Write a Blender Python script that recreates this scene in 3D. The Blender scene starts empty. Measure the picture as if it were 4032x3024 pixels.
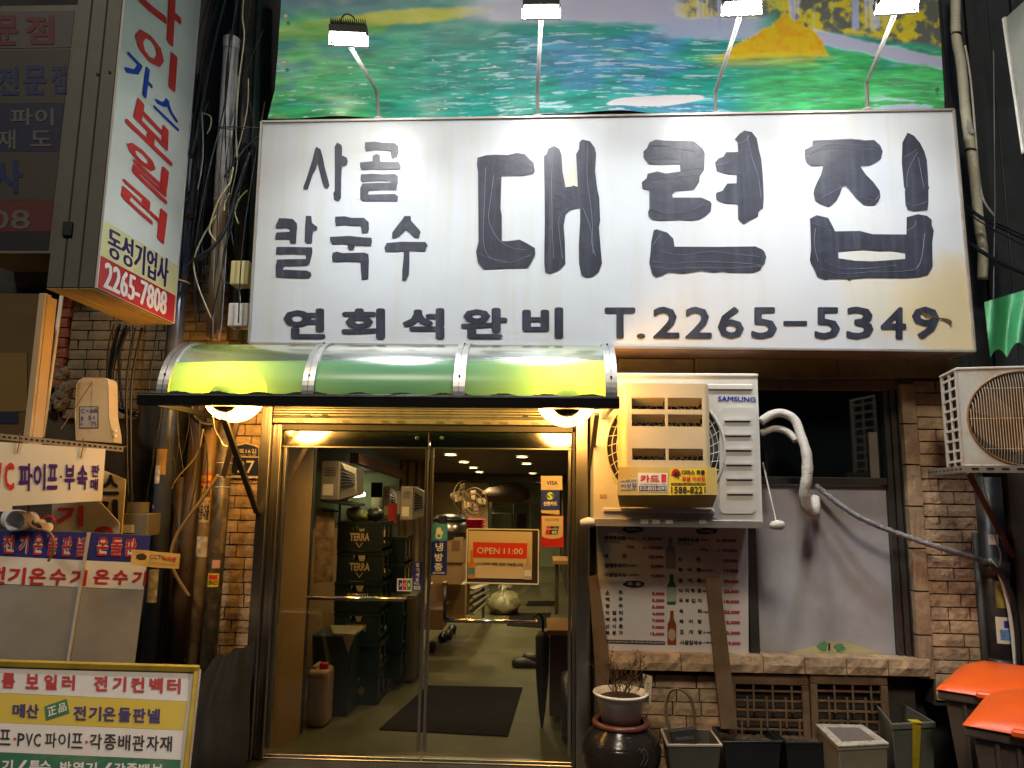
import bpy, math, random
import numpy as np
from mathutils import Vector, Matrix
from mathutils.geometry import tessellate_polygon
random.seed(7)
rad = math.radians
scene = bpy.context.scene
col = scene.collection

# ------------------------------------------------------------------ camera
CAM = Vector((0.0, -4.7, 1.6))
FPX = 2900.0
ROT = Matrix.Rotation(rad(2.45), 3, 'Z') @ Matrix.Rotation(rad(98.45), 3, 'X') @ Matrix.Rotation(rad(0.74), 3, 'Z')
cd = bpy.data.cameras.new('camera'); cam = bpy.data.objects.new('camera', cd); col.objects.link(cam)
cam.matrix_world = Matrix.Translation(CAM) @ ROT.to_4x4()
cd.sensor_width = 36.0; cd.lens = FPX * 36.0 / 4032.0; cd.clip_end = 400; cd.clip_start = 0.05
scene.camera = cam

# ------------------------------------------------------------------ world, dim night sky, ambient street glow, exposure
w = bpy.data.worlds.new('World'); scene.world = w; w.use_nodes = True
wn = w.node_tree.nodes; wl = w.node_tree.links
bg = wn['Background']
sky = wn.new('ShaderNodeTexSky'); sky.sky_type = 'NISHITA'; sky.sun_disc = False
SUN_EL, SUN_AZ = rad(46), rad(196)
sky.sun_elevation = SUN_EL; sky.sun_rotation = SUN_AZ
wl.new(sky.outputs[0], bg.inputs[0]); bg.inputs[1].default_value = 0.014
sl = bpy.data.lights.new('street_glow', 'SUN'); sl.energy = 0.82; sl.angle = rad(9); sl.color = (1.0, 0.86, 0.66)
so = bpy.data.objects.new('street_glow', sl); col.objects.link(so)
sd = Vector((math.sin(SUN_AZ) * math.cos(SUN_EL), math.cos(SUN_AZ) * math.cos(SUN_EL), math.sin(SUN_EL)))
so.rotation_euler = sd.to_track_quat('Z', 'Y').to_euler()
vs = scene.view_settings
vs.view_transform = 'Standard'; vs.look = 'None'; vs.exposure = 0.5; vs.gamma = 1.0; vs.use_curve_mapping = False
cy = scene.cycles
scene.render.engine = 'CYCLES'
cy.use_denoising = True; cy.max_bounces = 8; cy.transparent_max_bounces = 12; cy.caustics_reflective = False
cy.caustics_refractive = False; cy.sample_clamp_indirect = 4.0; cy.blur_glossy = 0.5

FLOOD_W, GLOBE_E, DOWN_W = 9.5, 26.0, 42.0

# ------------------------------------------------------------------ where things stand: rays of the lens to measured depths
def ray(px, py):
    return ROT @ Vector(((px - 2016) / FPX, (1512 - py) / FPX, -1.0))
class Pl:
    """a plane; at(px,py) gives the point of it"""
    def __init__(s, p, n):
        s.p = Vector(p); s.n = Vector(n).normalized()
        if s.n.dot(CAM - s.p) < 0: s.n = -s.n
    def at(s, px, py, lift=0.0):
        d = ray(px, py); t = (s.p - CAM).dot(s.n) / d.dot(s.n)
        return CAM + d * t + s.n * lift
def PY(Y): return Pl((0, Y, 0), (0, -1, 0))
def PX(X): return Pl((X, 0, 0), (1, 0, 0))
def PZ(Z): return Pl((0, 0, Z), (0, 0, 1))
def P(px, py, Y): return PY(Y).at(px, py)
def P3(a, b, c):
    a, b, c = Vector(a), Vector(b), Vector(c); return Pl(a, (b - a).cross(c - a))
def R(x0, y0, x1, y1, Y):
    ym, xm = (y0 + y1) / 2, (x0 + x1) / 2
    return P(x0, ym, Y).x, P(x1, ym, Y).x, P(xm, y1, Y).z, P(xm, y0, Y).z     # X0,X1,Z0,Z1

# ------------------------------------------------------------------ materials
MATS = {}
def M(name, c, rough=.55, metal=0, bump=0, bscale=60, var=0, vscale=6, dirt=None, dscale=4, damt=.5, streak=False, spec=.5, bstretch=None):
    if name in MATS: return MATS[name]
    m = bpy.data.materials.new(name); m.use_nodes = True; MATS[name] = m
    N = m.node_tree.nodes; L = m.node_tree.links; b = N['Principled BSDF']
    b.inputs['Roughness'].default_value = rough; b.inputs['Metallic'].default_value = metal
    b.inputs['Specular IOR Level'].default_value = spec
    b.inputs['Base Color'].default_value = (*c, 1)
    tc = N.new('ShaderNodeTexCoord'); geo = N.new('ShaderNodeNewGeometry')
    src = geo.outputs['Position']
    out = None
    if var:
        n = N.new('ShaderNodeTexNoise'); n.inputs['Scale'].default_value = vscale; n.inputs['Detail'].default_value = 5
        L.new(src, n.inputs['Vector'])
        r = N.new('ShaderNodeMapRange'); r.inputs[1].default_value = .3; r.inputs[2].default_value = .7
        r.inputs[3].default_value = 1 - var; r.inputs[4].default_value = 1 + var
        L.new(n.outputs['Fac'], r.inputs[0])
        mx = N.new('ShaderNodeMix'); mx.data_type = 'RGBA'; mx.blend_type = 'MULTIPLY'; mx.inputs[0].default_value = 1
        mx.inputs[6].default_value = (*c, 1); L.new(r.outputs[0], mx.inputs[7]); out = mx.outputs[2]
    if dirt:
        n = N.new('ShaderNodeTexNoise'); n.inputs['Scale'].default_value = dscale; n.inputs['Detail'].default_value = 7
        n.inputs['Roughness'].default_value = .65
        if streak:
            mp = N.new('ShaderNodeMapping'); mp.inputs['Scale'].default_value = (1, 1, .06)
            L.new(src, mp.inputs[0]); L.new(mp.outputs[0], n.inputs['Vector'])
        else: L.new(src, n.inputs['Vector'])
        r = N.new('ShaderNodeMapRange'); r.inputs[1].default_value = .48; r.inputs[2].default_value = .72
        r.inputs[3].default_value = 0; r.inputs[4].default_value = damt; L.new(n.outputs['Fac'], r.inputs[0])
        mx = N.new('ShaderNodeMix'); mx.data_type = 'RGBA'; L.new(r.outputs[0], mx.inputs[0])
        if out: L.new(out, mx.inputs[6])
        else: mx.inputs[6].default_value = (*c, 1)
        mx.inputs[7].default_value = (*dirt, 1); out = mx.outputs[2]
    if out: L.new(out, b.inputs['Base Color'])
    if bump:
        n = N.new('ShaderNodeTexNoise'); n.inputs['Scale'].default_value = bscale; n.inputs['Detail'].default_value = 4
        if bstretch:
            mp = N.new('ShaderNodeMapping'); mp.inputs['Scale'].default_value = bstretch
            L.new(src, mp.inputs[0]); L.new(mp.outputs[0], n.inputs['Vector'])
        else: L.new(src, n.inputs['Vector'])
        bu = N.new('ShaderNodeBump'); bu.inputs['Strength'].default_value = bump; bu.inputs['Distance'].default_value = .01
        L.new(n.outputs['Fac'], bu.inputs['Height']); L.new(bu.outputs[0], b.inputs['Normal'])
    return m
def ME(name, c, strength):
    if name in MATS: return MATS[name]
    m = bpy.data.materials.new(name); m.use_nodes = True; MATS[name] = m
    b = m.node_tree.nodes['Principled BSDF']; b.inputs['Base Color'].default_value = (*c, 1)
    b.inputs['Emission Color'].default_value = (*c, 1); b.inputs['Emission Strength'].default_value = strength
    return m
def MG(name, tint=(1, 1, 1), refl=1.0, rough=.02):
    """thin pane: see-through with a Fresnel mirror on top"""
    if name in MATS: return MATS[name]
    m = bpy.data.materials.new(name); m.use_nodes = True; MATS[name] = m
    N = m.node_tree.nodes; L = m.node_tree.links; N.remove(N['Principled BSDF'])
    t = N.new('ShaderNodeBsdfTransparent'); t.inputs[0].default_value = (*tint, 1)
    g = N.new('ShaderNodeBsdfGlossy'); g.inputs['Roughness'].default_value = rough; g.inputs[0].default_value = (refl, refl, refl, 1)
    f = N.new('ShaderNodeFresnel'); f.inputs[0].default_value = 1.5
    ml = N.new('ShaderNodeMath'); ml.operation = 'MULTIPLY'; ml.inputs[1].default_value = .8; ml.use_clamp = True
    L.new(f.outputs[0], ml.inputs[0])
    mx = N.new('ShaderNodeMixShader'); L.new(ml.outputs[0], mx.inputs[0]); L.new(t.outputs[0], mx.inputs[1]); L.new(g.outputs[0], mx.inputs[2])
    L.new(mx.outputs[0], N['Material Output'].inputs[0])
    return m

# ------------------------------------------------------------------ mesh building
WORLD = {}
def props(o, label=None, cat=None, group=None, kind=None):
    if label: o['label'] = label
    if cat: o['category'] = cat
    if group: o['group'] = group
    if kind: o['kind'] = kind
    return o
def thing(name, label, cat, loc, group=None):
    o = bpy.data.objects.new(name, None); col.objects.link(o); o.location = Vector(loc); o.empty_display_size = .1
    WORLD[o.name] = Vector(loc); return props(o, label, cat, group)
def link_mesh(name, verts, faces, m, parent=None, smooth=False, bevel=0, label=None, cat=None, group=None, kind=None, seg=1, uvcol=None):
    verts = [Vector(v) for v in verts]
    lo = Vector([min(v[i] for v in verts) for i in range(3)]); hi = Vector([max(v[i] for v in verts) for i in range(3)])
    base = Vector(((lo.x + hi.x) / 2, (lo.y + hi.y) / 2, lo.z))
    me = bpy.data.meshes.new(name); me.from_pydata([tuple(v - base) for v in verts], [], faces); me.materials.append(m)
    if smooth: me.polygons.foreach_set('use_smooth', [True] * len(me.polygons))
    me.update()
    o = bpy.data.objects.new(name, me); col.objects.link(o)
    if parent:
        o.parent = parent; o.location = base - WORLD[parent.name]
    else: o.location = base
    WORLD[o.name] = base
    if bevel:
        md = o.modifiers.new('bevel', 'BEVEL'); md.width = bevel; md.segments = seg; md.limit_method = 'ANGLE'; md.angle_limit = rad(40)
    return props(o, label, cat, group, kind)
class MB:
    def __init__(s): s.v = []; s.f = []
    def add(s, vs, fs):
        b = len(s.v); s.v += [Vector(v) for v in vs]; s.f += [tuple(b + i for i in f) for f in fs]; return s
    def box(s, x0, x1, y0, y1, z0, z1):
        vs = [(x, y, z) for z in (z0, z1) for y in (y0, y1) for x in (x0, x1)]
        return s.add(vs, [(0, 2, 3, 1), (4, 5, 7, 6), (0, 1, 5, 4), (2, 6, 7, 3), (0, 4, 6, 2), (1, 3, 7, 5)])
    def hexa(s, a, off):
        """a: 4 points (loop), off: 4 points or one offset vector"""
        a = [Vector(p) for p in a]
        b = [p + Vector(off) for p in a] if not isinstance(off, list) else [Vector(p) for p in off]
        return s.add(a + b, [(3, 2, 1, 0), (4, 5, 6, 7), (0, 1, 5, 4), (1, 2, 6, 5), (2, 3, 7, 6), (3, 0, 4, 7)])
    def bar(s, p, q, wx, wy, up=(0, 0, 1)):
        p, q = Vector(p), Vector(q); d = (q - p).normalized(); u = Vector(up)
        if abs(d.dot(u)) > .95: u = Vector((0, 1, 0))
        a = d.cross(u).normalized() * wx / 2; b = a.cross(d).normalized() * wy / 2
        return s.hexa([p - a - b, p + a - b, p + a + b, p - a + b], [q - a - b, q + a - b, q + a + b, q - a + b])
    def tube(s, pts, r, n=8, caps=True):
        pts = [Vector(p) for p in pts]; rs = r if isinstance(r, (list, tuple)) else [r] * len(pts)
        b = len(s.v); up = None
        for i, p in enumerate(pts):
            d = (pts[min(i + 1, len(pts) - 1)] - pts[max(i - 1, 0)])
            if d.length < 1e-7: d = Vector((0, 0, 1))
            d.normalize()
            if up is None: up = Vector((0, 1, 0)) if abs(d.y) < .9 else Vector((1, 0, 0))
            a = d.cross(up).normalized(); c = a.cross(d).normalized(); up = c
            for k in range(n):
                t = 2 * math.pi * k / n; s.v.append(p + (a * math.cos(t) + c * math.sin(t)) * rs[i])
        for i in range(len(pts) - 1):
            for k in range(n):
                k2 = (k + 1) % n; s.f.append((b + i * n + k, b + i * n + k2, b + (i + 1) * n + k2, b + (i + 1) * n + k))
        if caps:
            s.f.append(tuple(b + k for k in reversed(range(n)))); e = b + (len(pts) - 1) * n
            s.f.append(tuple(e + k for k in range(n)))
        return s
    def lathe(s, c, prof, n=24, axis='z', cap=True):
        """prof: list of (r, h) from bottom to top"""
        c = Vector(c); b = len(s.v)
        for r, h in prof:
            for k in range(n):
                t = 2 * math.pi * k / n; u, v = r * math.cos(t), r * math.sin(t)
                s.v.append(c + {'z': Vector((u, v, h)), 'y': Vector((u, h, v)), 'x': Vector((h, u, v))}[axis])
        m = len(prof)
        for i in range(m - 1):
            for k in range(n):
                k2 = (k + 1) % n; q = (b + i * n + k, b + i * n + k2, b + (i + 1) * n + k2, b + (i + 1) * n + k)
                s.f.append(q if axis != 'y' else q[::-1])
        if cap:
            s.f.append(tuple(b + k for k in reversed(range(n)))); e = b + (m - 1) * n; s.f.append(tuple(e + k for k in range(n)))
        return s
    def poly(s, pts, off=None, holes=()):
        """flat polygon (any shape); off: extrude vector"""
        loops = [[Vector(p) for p in pts]] + [[Vector(p) for p in h] for h in holes]
        tri = tessellate_polygon(loops); flat = [p for l in loops for p in l]
        b = len(s.v); s.v += flat; s.f += [tuple(b + i for i in t) for t in tri]
        if off is not None:
            off = Vector(off); b2 = len(s.v); s.v += [p + off for p in flat]; s.f += [tuple(b2 + i for i in reversed(t)) for t in tri]
            k0 = 0
            for l in loops:
                n = len(l)
                for i in range(n):
                    j = (i + 1) % n; s.f.append((b + k0 + i, b + k0 + j, b2 + k0 + j, b2 + k0 + i))
                k0 += n
        return s
    def build(s, name, m, parent=None, **k): return link_mesh(name, s.v, s.f, m, parent, **k)
def rot_about(mb, c, ang, axis='Z'):
    c = Vector(c); r = Matrix.Rotation(ang, 3, axis); mb.v = [c + r @ (v - c) for v in mb.v]; return mb
def spline(pts, n=6):
    pts = [Vector(p) for p in pts]; out = []
    for i in range(len(pts) - 1):
        p0, p1, p2, p3 = pts[max(i - 1, 0)], pts[i], pts[i + 1], pts[min(i + 2, len(pts) - 1)]
        for k in range(n):
            t = k / n
            out.append(.5 * ((2 * p1) + (p2 - p0) * t + (2 * p0 - 5 * p1 + 4 * p2 - p3) * t * t + (3 * p1 - p0 - 3 * p2 + p3) * t ** 3))
    out.append(pts[-1]); return out
def dup(root, delta, label=None, group=None):
    def cp(o, parent):
        c = o.copy(); col.objects.link(c); WORLD[c.name] = WORLD[o.name] + Vector(delta)
        if parent: c.parent = parent
        for ch in [x for x in KIDS.get(o.name, [])]: cp(ch, c)
        return c
    KIDS.clear()
    for o in bpy.data.objects:
        if o.parent: KIDS.setdefault(o.parent.name, []).append(o)
    r = cp(root, None); r.location = root.location + Vector(delta)
    if label: r['label'] = label
    if group: r['group'] = group
    return r
KIDS = {}
FONTC = {}
def glyphs(sx, bold):
    k = (sx, bold)
    if k not in FONTC:
        c = bpy.data.curves.new('t', 'FONT'); c.body = sx; c.resolution_u = 2; c.offset = bold; c.align_x = 'LEFT'
        o = bpy.data.objects.new('t', c); me = bpy.data.meshes.new_from_object(o)
        v = np.array([tuple(x.co)[:2] for x in me.vertices]); f = [tuple(p.vertices) for p in me.polygons]
        bpy.data.objects.remove(o); bpy.data.meshes.remove(me)
        v = (v - v.min(0)) / (v.max(0) - v.min(0)); FONTC[k] = (v, f)
    return FONTC[k]
def quad4(q):
    if len(q) == 4 and not hasattr(q[0], '__len__'):
        x0, y0, x1, y1 = q; return [(x0, y0), (x1, y0), (x1, y1), (x0, y1)]
    return q
def BOLD(b):
    return [(0, 0)] if b <= .004 else [(0, 0), (b, 0), (-b, 0), (0, b * .8), (0, -b * .8)] if b < .025 else [(0, 0), (b, 0), (-b, 0), (0, b * .8), (0, -b * .8), (b * .7, b * .6), (-b * .7, b * .6), (b * .7, -b * .6), (-b * .7, -b * .6)]
def text(items, pl, m, parent, name='lettering', bold=.02, lift=.003):
    """items: list of (string, pixel box or 4 pixel corners TL TR BR BL); one mesh on the plane, big glyphs one object each"""
    if len(items) > 1 and min(quad4(q)[3][1] - quad4(q)[0][1] for _, q in items) >= 44:
        return [text([it], pl, m, parent, name, bold, lift) for it in items][-1]
    mb = MB()
    for sx, q in items:
        tl, tr, br, bl = [pl.at(*p, lift) for p in quad4(q)]
        v, f = glyphs(sx, 0.0); n_ = len(sx.replace(' ', '')); bx, by = bold * (1 / n_ if n_ > 1 else 1) * .9, bold * .9
        for k, (dx, dz) in enumerate(BOLD(bold)):
            mb.add([(bl * (1 - a) + br * a) * (1 - b) + (tl * (1 - a) + tr * a) * b + pl.n * (.00012 * k) for a, b in [(bx + (1 - 2 * bx) * a_ + dx * bx / max(bold, 1e-6), by + (1 - 2 * by) * b_ + dz * by / max(bold, 1e-6)) for a_, b_ in v]], f)
    return mb.build(name, m, parent)
def band(pl, q, m, parent=None, name='printed_band', lift=.0015, thick=0, **k):
    pts = [pl.at(*p, lift) for p in quad4(q)]
    return MB().poly(pts, -pl.n * thick if thick else None).build(name, m, parent, **k)
def rbox(x0, y0, x1, y1, Yf, Yb, mb=None):
    X0, X1, Z0, Z1 = R(x0, y0, x1, y1, Yf); return (mb or MB()).box(X0, X1, Yf, Yb, Z0, Z1)

# shared materials
steel = M('brushed_stainless', (.52, .50, .46), .28, 1, bump=.06, bscale=120, bstretch=(1, 1, .03), var=.1, vscale=3)
alu = M('aluminium', (.55, .55, .54), .38, 1, var=.1, vscale=8, dirt=(.12, .11, .10), dscale=9, damt=.5)
dark_alu = M('dark_window_frame', (.085, .078, .07), .45, .6, var=.2)
white_paint = M('white_paint', (.74, .73, .70), .35, 0, var=.04, dirt=(.45, .36, .22), dscale=6, damt=.25)
black_plastic = M('black_plastic', (.018, .019, .02), .4, 0, var=.2)
black_rubber = M('black_cable', (.012, .012, .013), .38, 0)
pure_white = M('print_white', (.78, .77, .74), .45)
p_black = M('print_black', (.015, .014, .015), .45)
p_red = M('print_red', (.60, .025, .02), .45)
p_blue = M('print_blue', (.02, .035, .30), .45)
p_navy = M('print_navy', (.02, .015, .10), .45)
p_yel = M('print_yellow', (.72, .50, .03), .45)
rust = M('rusted_steel', (.14, .07, .035), .75, .3, bump=.4, bscale=90, var=.3, dirt=(.35, .30, .24), damt=.4)
wood_old = M('weathered_wood', (.17, .10, .05), .7, 0, bump=.4, bscale=60, var=.3, vscale=10, bstretch=(1, 1, .08), dirt=(.05, .03, .02), dscale=14)
card = M('cardboard', (.36, .23, .12), .8, 0, var=.12)
stone = M('split_stone_brick', (.46, .32, .19), .85, 0, bump=.9, bscale=30, var=.34, vscale=7, dirt=(.10, .06, .04), dscale=16, damt=.65)
stone_lo = M('smooth_stone_brick', (.38, .26, .155), .85, 0, bump=.35, bscale=60, var=.28, vscale=9, dirt=(.08, .055, .04), dscale=10, damt=.6)
mortar = M('dark_mortar', (.05, .04, .03), .95, 0, bump=.5, bscale=80, var=.2)

# ================================================================== SETTING
asphalt = M('asphalt', (.05, .048, .046), .8, 0, bump=.5, bscale=150, var=.25, dirt=(.02, .02, .02))
g = MB().box(-30, 30, -30, 0.02, -.3, -.005).build('ground', asphalt, kind='structure')
floor_m = M('vinyl_floor', (.10, .095, .045), .36, 0, spec=.35, bump=.08, bscale=14, var=.22, vscale=3, dirt=(.035, .03, .02), dscale=2.5, damt=.6)
XL, XR = P(1000, 2300, 0).x, P(2314, 2300, 0).x     # door opening
HEAD = P(1680, 1600, 0).z
wall_m = M('sooty_wall', (.022, .023, .024), .85, 0, bump=.4, bscale=30, var=.3, dirt=(.05, .045, .04), dscale=2)
MB().box(-1.95, 1.05, .021, 14.0, -.3, 0).build('floor', floor_m, kind='structure')
# facade wall with openings
WX0, WX1, WZ0, WZ1 = R(2352, 1490, 3625, 2592, .0)
fw = MB()
fw.box(-8, XL - .02, .10, .30, -.005, 7.5).box(XL - .02, XR + .02, .10, .30, HEAD + .02, 7.5)
fw.box(XR + .02, WX0, .10, .30, -.005, 7.5).box(WX0, WX1, .10, .30, -.005, WZ0 - .02).box(WX0, WX1, .10, .30, WZ1, 7.5).box(WX1, 8, .10, .30, -.005, 7.5)
fw.build('facade_wall', wall_m, kind='structure')

# dark ribbed cladding right of the big sign, one sheet per rib bay
clad_m = M('dark_metal_cladding', (.045, .05, .055), .5, .3, var=.2, dirt=(.015, .015, .015), streak=True, dscale=9)
cl = thing('metal_cladding', 'dark vertical metal cladding right of the picture banner', 'cladding', (2.75, .08, 2.3))
x = 2.42
for i in range(8):
    MB().box(x, x + .145, .06 - .012 * (i % 2), .098, 2.3, 6.4).build('panel', clad_m, cl, bevel=.004); x += .155
# brownish beam (lintel) below the sign
lm = M('stained_render', (.17, .115, .06), .85, 0, bump=.35, bscale=25, var=.25, dirt=(.05, .03, .02), dscale=6, damt=.75)
lt = thing('lintel', 'stained brown lintel of plaster blocks under the big sign', 'lintel', (1.4, -.02, WZ1))
for a, b in ((2437, 2735), (2738, 3300), (3303, 3780)):
    x0, x1, z0, z1 = R(a, 1424, b, 1488, -.1); MB().box(x0, x1, -.1, .097, z0, z1 + .02).build('block', lm, lt, bevel=.006)
x0, x1, z0, z1 = R(2437, 1490, 3760, 1530, -.04)
MB().box(x0, x1, -.04, .097, z0 - .003, z1 - .003).build('lower_moulding', lm, lt, bevel=.005)

# the dark street front across the alley, behind the photographer (seen only in the glass)
opp_m = M('opposite_render', (.06, .055, .05), .8, var=.3, bump=.3, bscale=8); opw = M('opposite_window', (.01, .012, .015), .1)
ob_ = thing('opposite_building', 'dark building front across the alley, mirrored in the door glass', 'building', (0, -9, 0))
MB().box(-14, 14, -9.4, -9, 0, 7.2).build('wall', opp_m, ob_)
for i in range(9):
    for k in range(2): MB().box(-12 + i * 2.7, -10.4 + i * 2.7, -8.99, -8.95, 3.3 * k + .9, 3.3 * k + 2.5).build('window', opw, ob_)
# ------------------------------------------------------------------ brick walls, each brick its own piece
def brick_mesh(x0, x1, y, z0, z1, d, rough):
    nx, nz = 6, 3; V = []; F = []
    for j in range(nz):
        for i in range(nx):
            edge = i in (0, nx - 1) or j in (0, nz - 1)
            V.append((x0 + (x1 - x0) * i / (nx - 1) + (0 if not edge else random.uniform(-.0015, .0015)), y - (0 if edge else rough * random.uniform(.2, 1.4)) + (rough * .3 if edge else 0), z0 + (z1 - z0) * j / (nz - 1) + random.uniform(-.0012, .0012)))
    for j in range(nz - 1):
        for i in range(nx - 1):
            a = j * nx + i; F.append((a, a + 1, a + 1 + nx, a + nx))
    ring = list(range(nx)) + [nx * 2 - 1] + list(range(nx * nz - 1, nx * (nz - 1) - 1, -1)) + [nx]
    b = len(V); V += [(V[i][0], y + d, V[i][2]) for i in ring]; n = len(ring)
    for k in range(n): F.append((ring[(k + 1) % n], ring[k], b + k, b + (k + 1) % n))
    return V, F
def bricks(parent, x0, x1, z0, z1, Y, h, ln, m, d=.05, rough=.003, gap=.008, skip=None):
    z = z1; row = 0
    while z - h > z0 - h * .5:
        x = x0; row += 1; first = ln * random.uniform(.35, 1)
        while x < x1 - .015:
            l = first if x == x0 else ln * random.uniform(.55, 1.25)
            if x1 - x - l < .05: l = x1 - x
            xe = min(x + l, x1)
            if not (skip and skip((x + xe) / 2, z - h / 2)):
                V, F = brick_mesh(x + gap / 2, xe - gap / 2, Y - random.uniform(0, .006), z - h + gap / 2, z - gap / 2, d, rough)
                link_mesh('brick', V, F, m, parent)
            x = xe
        z -= h
# right pilaster
x0, x1, z0, z1 = R(3606, 1500, 3870, 2640, -.08)
x0 = P(3640, 2100, -.08).x; x1 = P(3890, 2100, -.08).x; z0 = P(3700, 2780, -.08).z
pw = thing('brick_pilaster', 'brown split stone brick pilaster between window and right drain pipe', 'brick wall', (x0, -.05, z0))
MB().box(x0 - .001, x1, -.066, .097, z0, z1).build('backing', mortar, pw)
bricks(pw, x0, x1, z0, z1, -.08, .0755, .23, stone, rough=.0025)
xe = P(3588, 2100, -.1).x
zz = z1 - .02
for i in range(7):
    V, F = brick_mesh(xe, x0 - .004, -.095, zz - .245, zz - .004, .09, .003); link_mesh('edge_stone', V, F, stone_lo, pw); zz -= .25
    if zz - .25 < z0: break
# under the window
ux0, ux1 = P(2345, 2600, -.03).x, P(3600, 2600, -.03).x
uw = thing('low_brick_wall', 'stone brick wall under the window behind the plant pots', 'brick wall', (ux0, 0, 0))
lz1 = P(3000, 2585, -.12).z; lz0 = P(3000, 2650, -.12).z
MB().box(ux0, ux1, -.012, .097, 0, lz0).build('backing', mortar, uw)
xx = ux0 + .02
while xx < ux1 + .03:
    V, F = brick_mesh(xx, min(xx + .235, ux1 + .06), -.12, lz0, lz1, .13, .01); link_mesh('ledge_stone', V, F, stone, uw); xx += .24
bx1 = P(2880, 2700, -.03).x
def dark_slot(x, z): return False
bricks(uw, ux0 + .01, bx1, 0.02, lz0 - .04, -.03, .078, .23, stone, d=.03)
bricks(uw, bx1, ux1, 0.02, lz0 - .04, .0, .078, .23, stone_lo, d=.03)
# left of the door
x0, x1 = P(830, 2100, -.02).x, P(1030, 2100, -.02).x
z0 = 0.0; z1 = P(950, 1590, -.02).z + .25
lw = thing('brick_wall', 'orange brown stone brick wall left of the glass door', 'brick wall', (x0, 0, 0))
MB().box(x0 - .3, x1, .0, .098, 0, z1).build('backing', mortar, lw)
bricks(lw, x0, x1, z0, z1, -.02, .0765, .25, stone, d=.03, rough=.004)

# neighbour wall: red brick strip and tan brick wall, far left
nb = thing('neighbour_brick_wall', 'old tan and red brick wall behind the meter box', 'brick wall', (-2.9, .05, 1.5))
tan = M('tan_brick', (.17, .135, .09), .85, 0, bump=.5, bscale=50, var=.25, dirt=(.03, .025, .02), dscale=5, damt=.6)
redb = M('red_brick', (.22, .07, .045), .85, 0, bump=.5, bscale=50, var=.3, dirt=(.05, .03, .02), dscale=9)
lmort = M('grey_mortar', (.15, .13, .11), .9, 0, bump=.4, bscale=60)
a0, a1, c0, c1 = R(-120, 1100, 900, 2700, .0)
MB().box(a0, a1, .03, .096, 1.2, 2.9).build('mortar_bed', mortar, nb)
t0, t1, u0, u1 = R(268, 1150, 560, 1640, .0); bricks(nb, t0, t1, u0, u1, .0, .066, .15, tan, d=.05, rough=.003)
t0b, t1b, _, _ = R(205, 1150, 262, 1420, -.03); zz = P(240, 1175, -.03).z
for i in range(9):
    V, F = brick_mesh(t0b + (i % 2) * .03, t1b + (i % 2) * .012, -.03, zz - .058, zz, .07, .004); link_mesh('brick', V, F, redb, nb); zz -= .068
t0, t1, u0, u1 = R(560, 1000, 900, 1580, .0); bricks(nb, t0, t1, u0, u1, .02, .066, .18, tan, d=.05, rough=.003)

# ================================================================== WINDOW right
win = thing('shop_window', 'dark framed window with black upper panes and frosted lower panes', 'window', (1.3, 0, WZ0))
glass_dark = M('dark_pane', (.006, .009, .011), .06, 0, spec=.6)
frost = M('frosted_pane', (.42, .42, .45), .5, 0, var=.16, vscale=3.5, dirt=(.30, .28, .22), dscale=2.5, damt=.6, bump=.05, bscale=200)
fr = dark_alu
def wbar(a, b, c, d, Y, dep, name='frame', m=fr): 
    x0, x1, z0, z1 = R(a, b, c, d, Y); MB().box(x0, x1, Y, Y + dep, z0, z1).build(name, m, win, bevel=.003)
x0, x1, z0, z1 = R(3560, 1505, 3592, 2600, -.02)
xr_ = P(3592, 2100, -.05).x; xl_ = P(3520, 2100, -.05).x
for k in range(3):
    w0 = (xr_ - xl_) / 3; MB().box(xl_ + k * w0, xl_ + (k + 1) * w0 - .004, -.05 + .015 * (2 - k), .09, WZ0, WZ1).build('frame', fr, win, bevel=.003)
cxm = P(2965, 2300, -.03).x
MB().box(cxm - .028, cxm + .028, -.035, .09, WZ0 + .03, WZ1).build('mullion', fr, win, bevel=.003)
MB().box(WX0, xr_, -.06, .092, WZ0 - .015, WZ0 + .028).build('sill', fr, win, bevel=.003)
MB().box(WX0, xl_, -.03, .09, WZ1 - .05, WZ1 - .002).build('head', fr, win, bevel=.003)
zt = P(3300, 1895, 0).z
MB().box(cxm + .03, xl_ - .002, -.012, .09, zt - .022, zt + .022).build('transom', fr, win, bevel=.003)
MB().box(cxm + .03, xl_ - .002, .03, .04, zt + .024, WZ1 - .052).build('dark_pane', glass_dark, win)
MB().box(cxm + .03, xl_ - .002, .02, .03, WZ0 + .03, zt - .024).build('frosted_pane', frost, win)
MB().box(WX0, cxm - .03, .03, .04, WZ0 + .03, WZ1 - .052).build('dark_pane', glass_dark, win)
# cream curtain strip behind the dark pane, yellow-green sticker low on the frosted pane
x0, x1, z0, z1 = R(3424, 1702, 3458, 1890, .02); MB().box(x0, x1, .018, .028, z0, z1).build('strip', M('dull_tape', (.16, .15, .11), .7, var=.2), win)
fp = PY(.02)
stick = props(band(fp, [(3065, 2583), (3130, 2560), (3205, 2545), (3265, 2525), (3340, 2530), (3400, 2548), (3450, 2565), (3490, 2584)], M('pale_yellow_film', (.55, .50, .27), .5, var=.1), win, 'film', .002), None)
for a, b, r in ((3240, 2545, 24), (3305, 2550, 22)):
    band(fp, [(a + r * math.cos(t * .45) * random.uniform(.55, 1.2), b + r * .9 * math.sin(t * .45) * random.uniform(.7, 1.15)) for t in range(14)], M('green_print', (.10, .32, .14), .5, var=.3, vscale=60), win, 'green_mark', .004)
band(fp, (3260, 2532, 3268, 2560), p_black, win, 'mark', .005)

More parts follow.
